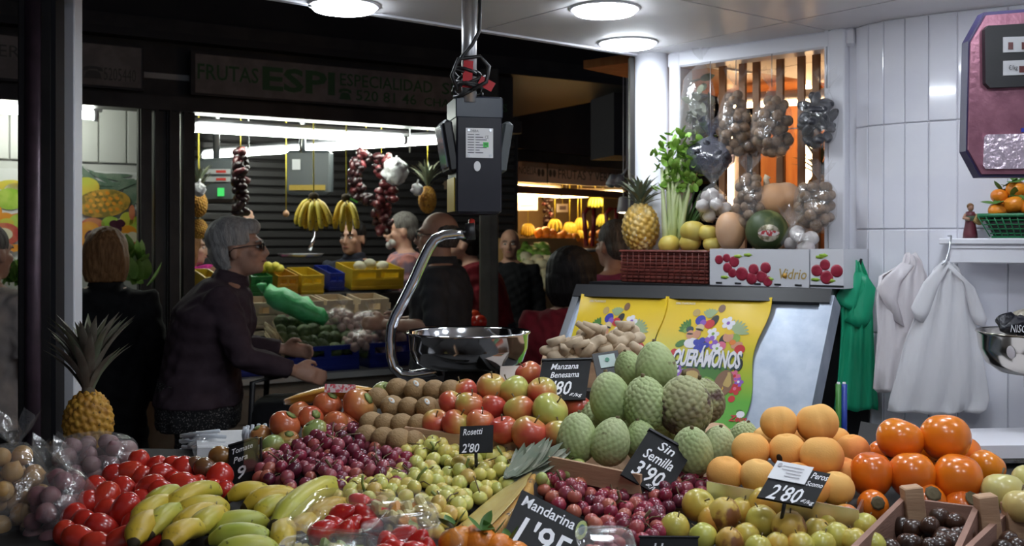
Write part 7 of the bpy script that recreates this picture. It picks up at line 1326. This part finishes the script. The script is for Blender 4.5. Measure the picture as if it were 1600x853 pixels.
def wbag(label, px, py, wx, hz, off, n, seed, neck=None, hang=True, item=WAL, r=.0155, nm='walnut_bag', cat='walnut bag', itn='walnut', sh_=.25, dep=.045, fm=None):
    d = wpo(px, off).y; nk = at(neck[0], neck[1], d) if neck else None; t = bag(nm, label, cat, packed(px, py, d, wx, hz, dep, r, n, seed, sh_), item, r, wg if cat == 'walnut bag' else None, nk, item=itn, seed=seed, filmm=fm)
    if hang and neck: q = at(neck[0], neck[1], d); e0 = Vector((q.x, q.y, max(q.z + .05, 1.90))) + wn * (-off + .18) * (1 if hang == 2 else 0); W('tie', MB().tube([q, Vector((q.x, q.y, CZ - .05))], .0015, 5), M['steel'], t)
    return t
wbag('clear bag of walnuts hanging beside the leafy bag', 1147, 195, 21, 46, -.02, 42, 61, (1150, 132)); wbag('bigger clear bag of walnuts hanging in the middle of the window', 1208, 198, 27, 42, -.04, 60, 62, (1206, 136)); wbag('lower lobe bag of walnuts hanging behind the bigger bag', 1176, 226, 18, 12, .02, 14, 65, None, False)
wbag('clear bag of walnuts standing between garlic and squash', 1172, 318, 22, 40, SO, 38, 63, (1170, 268), False); wbag('clear bag of walnuts against the window frame', 1274, 322, 28, 34, SO, 40, 64, (1282, 280), False)
GW = fmesh('garlic_bulb', mat('white garlic', (.62, .58, .56), .5, var=(18, (.50, .44, .44), .4, .6)), 14, 10, R_=.021, asp=.9, top=-.4, tw=.22, ribs=7, ramp=.05)
wbag('clear bag of white garlic beside the celery', 1115, 322, 20, 18, SO, 9, 66, (1114, 286), False, GW, .021, 'garlic_bag', 'garlic bag', 'garlic_bulb', 0); wbag('clear bag of garlic on the corner of the cherry carton', 1256, 376, 24, 14, SO - .04, 8, 67, (1238, 352), False, GW, .021, 'garlic_bag', 'garlic bag', 'garlic_bulb', 0)
M['herb'] = mat('dried grey green leaf', (.14, .15, .10), .7, rand=.3); HL = leafmesh(.042, .026, .3, M['herb'], 'dried_leaf', 4, .3); M['darkdry'] = mat('dark dried pod', (.035, .035, .045), .4, rand=.3); DP = fmesh('dried_pod', M['darkdry'], 10, 8, R_=.014, asp=1.9, lump=.15)
wbag('clear bag of dried leaves hanging by the corner of the window', 1090, 170, 20, 50, -.02, 40, 68, (1098, 96), True, HL, .018, 'herb_bag', 'herb bag', 'dried_leaf', .1); wbag('clear bag of dark dried pods hanging against the right window frame', 1276, 190, 26, 36, -.06, 30, 69, (1292, 138), True, DP, .017, 'dried_pod_bag', 'dried pod bag', 'dried_pod', .2); wbag('low bag of black dried pods hung below the leaf bag', 1112, 247, 32, 20, -.05, 26, 70, (1110, 212), True, DP, .017, 'dried_pod_bag', 'dried pod bag', 'dried_pod', 0, .05, film('dark bag film', (.35, .36, .45), .25, .22))
pineapple('pineapple on the neighbour stall behind the slatted screen', Vector((*wpo(1282, .5).xy, 1.60)), 1.1, 1.1, .9, n=20, group=None); q = wpo(1282, .5); t = thing('neighbour_shelf', 'shelf in the next stall carrying a pineapple', 'shelf', (q.x, q.y, 1.2)); W('board', MB().box((q.x - .2, q.y + .1, 1.585), (.8, .2, .03), M=RW), M['slat'], t); W('support', MB().box((q.x - .3, q.y + .15, .79), (.05, .05, 1.57)), M['slat'], t)

# ================================================================ BAGS, SHELF AND SECOND SCALE ON THE TILED WALL
def wallp(px, off=.0):
    k = (px - 800) / F
    for a, b2 in zip(WQ, WQ[1:]):
        t_ = (b2 - a).normalized(); n = Vector((-t_.y, t_.x, 0)); n = n if n.y > 0 else -n; s_ = (k * a.y - a.x) / (t_.x - k * t_.y)
        if -.001 <= s_ <= (b2 - a).length + .001: q = a + t_ * s_ - n * off; return q
    return WQ[-1]
def carrier(name, label, prof, d, m_, flaps, seed=0, depth=.012, group=None):
    """stack of carrier bags hung by the handles: pleated body, gathered handle loops as parts"""
    t = thing(name, label, 'carrier bags', at((prof[-1][0] + prof[-1][1]) / 2, prof[-1][2], d), group); rings = []; n = 40
    for k, (x0, x1, py) in enumerate(prof):
        cx, hw = (x0 + x1) / 2, (x1 - x0) / 2; R_ = []
        for i in range(n):
            q = 6.2832 * i / n; u = math.cos(q); p_ = math.sin(q); pl = .0075 * math.sin(u * 11 + k * .55 + seed) + .0025 * math.sin(u * 23 + k * .9 + seed * 2); c = at(cx + hw * u, py + 2.0 * math.sin(u * 5 + k), d); R_.append(c + Vector((0, (depth * (.5 + .5 * min(1, k / 3))) * p_ - .002 + pl * (1 if p_ < 0 else .5), 0)))
        rings.append(R_)
    W('bag_body', MB().loft(rings), m_, t)
    for fl in flaps:
        rs = []
        for k, (x0, x1, y0, y1) in enumerate(fl): rs.append([at(x0 + (x1 - x0) * (.5 + .5 * math.cos(q)), y0 + (y1 - y0) * (.5 + .5 * math.cos(q)), d) + Vector((0, -.012 + .009 * math.sin(q) + .002 * math.sin(3 * q + k), 0)) for q in [6.2832 * i / 16 for i in range(16)]])
        W('handle_loop', MB().loft(rs), m_, t)
    return t
def bagmat(name, c, tr): 
    m, nt, b = _new(name); b.inputs['Base Color'].default_value = rgb(c); b.inputs['Roughness'].default_value = .35; N = nt.nodes; L = nt.links; tl_ = N.new('ShaderNodeBsdfTranslucent'); tl_.inputs[0].default_value = rgb(c); tp = N.new('ShaderNodeBsdfTransparent'); mx = N.new('ShaderNodeMixShader'); mx.inputs[0].default_value = .15; m2 = N.new('ShaderNodeMixShader'); m2.inputs[0].default_value = tr
    tc = N.new('ShaderNodeTexCoord'); nb = N.new('ShaderNodeTexNoise'); mp = N.new('ShaderNodeMapping'); mp.inputs['Scale'].default_value = (3, 3, 1); L.new(tc.outputs['Object'], mp.inputs[0]); L.new(mp.outputs[0], nb.inputs['Vector']); nb.inputs['Scale'].default_value = 9; bp = N.new('ShaderNodeBump'); bp.inputs['Strength'].default_value = .5; bp.inputs['Distance'].default_value = .02; L.new(nb.outputs['Fac'], bp.inputs['Height']); L.new(bp.outputs[0], b.inputs['Normal'])
    L.new(b.outputs[0], mx.inputs[1]); L.new(tl_.outputs[0], mx.inputs[2]); L.new(mx.outputs[0], m2.inputs[1]); L.new(tp.outputs[0], m2.inputs[2]); L.new(m2.outputs[0], N['Material Output'].inputs[0]); return m
M['greenbag'] = bagmat('green carrier plastic', (.02, .44, .23), 0); M['whitebag'] = bagmat('white carrier plastic', (.84, .79, .82), .04); M['clearbag'] = bagmat('thin milky carrier plastic', (.88, .87, .90), .14)
dg_ = wallp(1345).y - .09
carrier('green_carrier_bags', 'bundle of green carrier bags hung on the tiled wall', [(1331, 1345, 408), (1329, 1352, 424), (1316, 1362, 446), (1312, 1364, 480), (1313, 1365, 510), (1311, 1366, 550), (1308, 1368, 590), (1303, 1372, 632), (1302, 1371, 640)], dg_, M['greenbag'], [[(1334, 1346, 424, 426), (1310, 1340, 452, 460), (1302, 1338, 462, 480), (1303, 1330, 472, 486)], [(1338, 1352, 425, 430), (1346, 1366, 445, 450), (1328, 1360, 490, 500), (1316, 1345, 500, 515)]], 1)
c = at(1338, 416, dg_ + .03); t = thing('wall_hook', 'dark wall hook holding the green carrier bags', 'hook', c); W('stem', MB().tube([c + Vector((0, .05, 0)), c, c + Vector((0, -.03, .005)), c + Vector((0, -.04, .02))], .004, 8), M['black'], t); W('back_plate', MB().box(c + Vector((-.03, .0, .0)), (.02, .02, .05)), M['black'], t)
dw_ = wallp(1450).y - .08
carrier('white_carrier_bags', 'bundle of white carrier bags hung behind the clear ones', [(1412, 1430, 396), (1408, 1440, 410), (1372, 1450, 432), (1367, 1450, 470), (1370, 1452, 520), (1366, 1455, 570), (1364, 1455, 605), (1372, 1455, 612)], dw_ + .02, M['whitebag'], [[(1405, 1425, 410, 415), (1380, 1405, 432, 440), (1366, 1400, 450, 470), (1392, 1412, 498, 512)]], 2)
carrier('clear_carrier_bags', 'bundle of thin milky carrier bags hung from the wire hook', [(1470, 1486, 408), (1456, 1500, 420), (1446, 1512, 450), (1430, 1522, 490), (1412, 1532, 540), (1400, 1540, 590), (1390, 1545, 625), (1388, 1540, 640), (1395, 1530, 645)], dw_ - .03, M['clearbag'], [[(1468, 1484, 410, 415), (1500, 1520, 440, 450), (1512, 1540, 490, 498), (1520, 1535, 505, 512)], [(1468, 1480, 410, 414), (1440, 1462, 440, 450), (1420, 1450, 480, 490), (1426, 1440, 496, 504)]], 3)
a, b2 = wallp(1478, .05), wallp(1800, .05); sd = (b2 - a).normalized(); RS = Matrix.Rotation(math.atan2(sd.y, sd.x), 4, 'Z'); c = (a + b2) / 2; zt = EYE + .003
t = thing('wall_shelf', 'white profiled shelf on the tiled wall under the mandarin basket', 'shelf', (c.x, c.y, zt - .065)); W('board', MB().box((c.x, c.y, zt - .008), ((b2 - a).length, .11, .016), M=RS, bev=.003), M['frame'], t); W('face', MB().box((c.x, c.y - .048, zt - .036), ((b2 - a).length, .012, .055), M=RS, bev=.003), M['frame'], t); W('face_bead', MB().box((c.x, c.y - .055, zt - .022), ((b2 - a).length, .006, .006), M=RS), M['frame'], t)
q = at(1482, 372, wallp(1482, .115).y); t = thing('wire_hook', 'bent wire hook hanging from the white shelf', 'hook', q - Vector((0, 0, .07))); W('wire', MB().tube([q + Vector((.012, .03, .006)), q + Vector((.004, -.006, .006)), q + Vector((-.002, -.01, -.03)), at(1478, 408, q.y - .012), at(1472, 414, q.y - .016)], .0022, 8), M['steel'], t)
q = at(1516, 372, wallp(1516, .06).y); q.z = zt; t = thing('figurine', 'small painted figurine in a dark red robe on the white shelf', 'figurine', q); m_ = MB()
m_.lathe([(.018, 0), (.017, .012), (.013, .035), (.011, .05), (.014, .058), (.010, .068), (.0, .070)], 14, M=Matrix.Translation(q)); put('robe', m_.mesh('robe', mat('dark red glaze', (.11, .02, .03), .4)), t, world=True)
W('torso', MB().lathe([(.012, .044), (.014, .056), (.010, .066), (.004, .070)], 12, M=Matrix.Translation(q)), mat('green glaze', (.10, .15, .10), .4), t); W('head', MB().ball(q + Vector((.001, 0, .078)), (.0075, .008, .0095), 12, 8), M['skin2'], t); W('hair', MB().ball(q + Vector((.001, .002, .082)), (.0085, .0085, .008), 12, 8), M['brownhair'], t)
for sx in (-1, 1): W('arm', MB().tube([q + Vector((sx * .012, 0, .060)), q + Vector((sx * .020, -.008, .052)), q + Vector((sx * .012 + .004, -.016, .048))], .0042, 8), M['skin2'], t)
W('sheaf', MB().box(q + Vector((.016, -.012, .048)), (.022, .012, .026), M=Matrix.Rotation(.5, 4, 'Y'), bev=.003), mat('straw glaze', (.38, .26, .10), .5), t)
# green basket of mandarins
p0, p1 = wallp(1535, .055), wallp(1720, .055); c = (p0 + p1) / 2; L_ = (p1 - p0).length; t = thing('green_basket', 'green mesh basket of leafy mandarins on the white shelf', 'basket', (c.x, c.y, zt)); t.rotation_euler = (0, 0, math.atan2((p1 - p0).y, (p1 - p0).x)); M['basketg'] = mat('green basket plastic', (.01, .16, .06), .4)
put('rim', MB().loft([[Vector((p.x, p.y, z)) for p in ring((0, 0, 0), L_ / 2 * k, .05 * k, 24, 8)] for z, k in ((.052, 1.0), (.052, 1.04), (.062, 1.04), (.062, .98), (.052, .98))]).mesh('rim', M['basketg']), t); put('base', MB().box((0, 0, .003), (L_ * .78, .075, .006)).mesh('base', M['basketg']), t); put('liner', MB().loft([[Vector((p.x, p.y, z)) for p in ring((0, 0, 0), L_ / 2 * k, .05 * k, 24, 8)] for z, k in ((.006, .76), (.05, .93))]).mesh('liner', M['bed']), t)
for k in range(16):
    u = k / 15 - .5; put('mesh_bar', MB().tube([(L_ * u * .80, -.040, .004), (L_ * u * 1.0, -.050, .054)], .0016, 5).mesh('mesh_bar', M['basketg']), t)
for k in range(4): z = .012 + .011 * k; f = .80 + .2 * k / 4; put('mesh_bar', MB().tube([(-L_ / 2 * f, -.0405 - .0023 * k, z), (L_ / 2 * f, -.0405 - .0023 * k, z)], .0016, 5).mesh('mesh_bar', M['basketg']), t)
for i, (px, py) in enumerate(((1562, 307), (1588, 295), (1585, 321), (1612, 302), (1560, 328), (1610, 322), (1635, 310), (1660, 318), (1640, 292))):
    d = wallp(min(px, 1700), .06).y - (.012 if py > 315 else 0); o = fruit('mandarin', MAN, px, py, d, 'leafy mandarin in the green basket on the white shelf', 'mandarin', 'mandarins in the green basket', scale=.82 + .1 * (i % 3))
    for q in range(3): put('leaf', ML, o, loc=(0, 0, .02), rot=(.2, 0, q * 2.2 + i), scale=1.3)
for i in range(6):
    q = at(1545 + i * 11, 292 + 10 * (i % 2) + (34 if i == 0 else 0), wallp(1560, .07).y); o = put('loose_leaf', ML, loc=q, rot=(rnd.uniform(-.4, .6), 0, rnd.uniform(0, 6.28)), scale=1.5); tag(o, 'dark green mandarin leaf sticking out of the green basket', 'leaf', 'mandarin leaves')
# second scale
S2 = 2.20; t = thing('hanging_scale', 'mauve hanging scale with a dark display before the tiled wall', 'scale', at(1640, 590, S2)); M['mauve'] = mat('mauve hammered metal', (.33, .14, .19), .3, .5, var=(30, (.27, .11, .155), .4, .6), bump=(90, .15)); M['edgeblue'] = mat('dark blue edge', (.03, .025, .08), .35)
def plate(mb, pts, d0, d1): 
    n = len(pts); vs = [at(x, y, d0) for x, y in pts]; vs2 = [v + Vector((0, d1 - d0, 0)) for v in vs]; mb.add(vs + vs2, [tuple(range(n)), tuple(range(2 * n - 1, n - 1, -1))] + [(i, n + i, n + (i + 1) % n, (i + 1) % n) for i in range(n)], 0, False); return mb
oct_ = [(1541, 24), (1760, 6), (1772, 60), (1772, 230), (1755, 272), (1534, 272), (1513, 234), (1517, 66)]; big = [(1538, 19), (1764, 2), (1777, 58), (1777, 232), (1758, 277), (1531, 277), (1509, 236), (1513, 64)]
W('casing', plate(MB(), big, S2 - .02, S2 + .012), M['edgeblue'], t, fixn=True); W('face', plate(MB(), oct_, S2 - .026, S2 - .019), M['mauve'], t, fixn=True)
W('bezel', plate(MB(), [(1544, 40), (1760, 28), (1760, 128), (1547, 137), (1540, 130), (1539, 46)], S2 - .04, S2 - .024), M['black'], t, fixn=True)
for y0, y1 in ((58, 82), (95, 118)):
    k = W('display_strip', plate(MB(), [(1568, y0), (1740, y0 - 6), (1740, y1 - 6), (1568, y1)], S2 - .043, S2 - .039), mat('pale display strip', (.50, .50, .52), .4), t, fixn=True)
    for x in ((1579, 1600, 1640) if y0 < 60 else (1600, 1640)): W('display_window', plate(MB(), [(x - 3 - 4 * (y0 > 60), y0 + 8), (x + 4 + 8 * (y0 > 60), y0 + 8), (x + 4 + 8 * (y0 > 60), y1 - 5), (x - 3 - 4 * (y0 > 60), y1 - 5)], S2 - .0445, S2 - .042), mat('dark digit window', (.10, .015, .015), .3), t, fixn=True)
bd = Board(at(1576, 102, S2 - .044), at(1590, 101, S2 - .044), at(1576, 112, S2 - .044)); m_ = MB(); bd.text(m_, '€/kg', 0, 0, 1, 1, .0004); W('print', m_, M['black'], t)
W('foil_label', plate(MB(), [(1538, 214), (1542, 210), (1740, 206), (1740, 262), (1540, 264), (1536, 258)], S2 - .031, S2 - .025), mat('crinkled foil label', (.80, .66, .76), .22, .85, bump=(60, .5, .01)), t, fixn=True); W('blue_mark', plate(MB(), [(1597, 200), (1610, 200), (1610, 206), (1597, 206)], S2 - .03, S2 - .025), mat('blue mark', (.03, .05, .40), .4), t, fixn=True)
q = at(1642, 10, S2); W('pole', MB().tube([q, Vector((q.x, q.y, CZ))], .0175, 16), M['steelpole'], t)
pc = at(1640, 520, S2); W('pan', MB().lathe([(0, -.088), (.10, -.085), (.126, -.066), (.139, -.035), (.143, -.004), (.147, 0), (.146, .003), (.140, -.002), (.136, -.035), (.122, -.063), (.1, -.080), (0, -.083)], 48, M=Matrix.Translation(pc)), mat('warm polished steel', (.62, .58, .52), .14, 1.0), t); W('arm', MB().tube([at(1700, 275, S2), at(1722, 330, S2), at(1775, 450, S2), at(1778, 560, S2), at(1760, 600, S2), at(1640, 604, S2)], .0125, 14), M['chrome'], t); W('pan_mount', MB().lathe([(.05, -.118), (.05, -.084)], 20, M=Matrix.Translation(pc)), M['black'], t)
for i, px in enumerate((1553, 1572, 1590, 1608)):
    th_ = math.asin(max(-1, min(1, ((px - 1640) * S2 / F) / .1405))); v = Vector((math.sin(th_), -math.cos(th_), 0)); o = put('sticker', MB().ball((0, 0, 0), (.010, .014, .0012), 12, 6).mesh('sticker', mat('pan sticker', ((.55, .52, .55), (.60, .56, .60), (.50, .12, .16), (.58, .40, .45))[i], .4)), t, loc=pc + v * .1395 + Vector((0, 0, -.034)) - t.location, rot=(v + Vector((0, 0, -.16))).to_track_quat('Z', 'Y').to_euler())
for px, py, lb, cc_ in ((1588, 503, 'black snack packet lying in the second scale pan', (.012, .012, .018)), (1610, 498, 'crumpled foil packet in the second scale pan', (.34, .30, .24))):
    c = at(px, py + 8, S2); t = thing('snack_packet', lb, 'packet', c); m_ = MB(); m_.rev(lambda a_, p_: (.042 * math.sin(a_) * math.cos(p_) * (1 + .12 * math.sin(4 * p_ + 3 * a_)), .03 * math.sin(a_) * math.sin(p_), .020 * math.cos(a_) * (1 + .25 * math.sin(5 * p_)) + .006 * math.sin(3 * p_)), 22, 12, M=Matrix.Translation(c + Vector((0, 0, .004)))); W('pouch', m_, mat('packet foil', cc_, .25, .2, bump=(40, .6, .01)), t)
    bd = Board(c + Vector((-.028, -.031, .008)), c + Vector((.022, -.031, .006)), c + Vector((-.028, -.031, -.008))); m_ = MB(); bd.text(m_, 'NISCIO', 0, 0, 1, 1, .001, 0, .2); W('lettering', m_, M['chalk'], t)
# odd things behind the fruit on the right
for px, cc_, lb in ((1310, (.05, .22, .03), 'green roll standing behind the peaches'), (1319, (.02, .05, .33), 'blue roll standing behind the peaches')):
    q = at(px, 720, 2.5); t = thing('plastic_roll', lb, 'roll', (q.x, q.y, bedz(2.3))); W('roll', MB().tube([(q.x, q.y, .98), at(px, 600, 2.5)], .007, 10), mat('coloured roll', cc_, .4), t); W('core', MB().tube([at(px, 602, 2.5), at(px, 597, 2.5)], .004, 8), M['paper'], t)
t = thing('knife', 'black handled knife resting on plastic sheet behind the persimmons', 'knife', at(1560, 712, 2.1)); W('handle', MB().tube([at(1552, 708, 2.1), at(1570, 702, 2.1), at(1596, 690, 2.1)], [.006, .007, .006], 8), M['black'], t); W('blade', MB().box(at(1536, 710, 2.1), (.05, .018, .002)), M['steel'], t)
bd = Board(at(1360, 694, 2.35), at(1640, 690, 2.25), at(1400, 722, 2.05)); t = thing('plastic_sheet', 'clear plastic sheet on the ledge behind the persimmons', 'plastic sheet', bd.p(.5, 1)); m_ = MB(); bd.rect(m_, 0, 0, 1, 1, -.004, 0); W('sheet', m_, M['film'], t, fixn=True); m_ = MB(); bd.rect(m_, 0, .9, 1, 1, 0, .004); W('fold', m_, M['film'], t, fixn=True)
q = bd.p(.5, .5); t = thing('back_ledge', 'grey ledge behind the persimmons along the tiled wall', 'ledge', (q.x, q.y, bedz(q.y))); m_ = MB(); bd.rect(m_, -.05, -.05, 1.3, 1.0, -.03, -.005); W('slab', m_, M['grout'], t, fixn=True); W('support', MB().box((q.x, q.y, (q.z + bedz(q.y)) / 2 - .03), (.3, .1, q.z - bedz(q.y) - .02)), M['bed'], t)
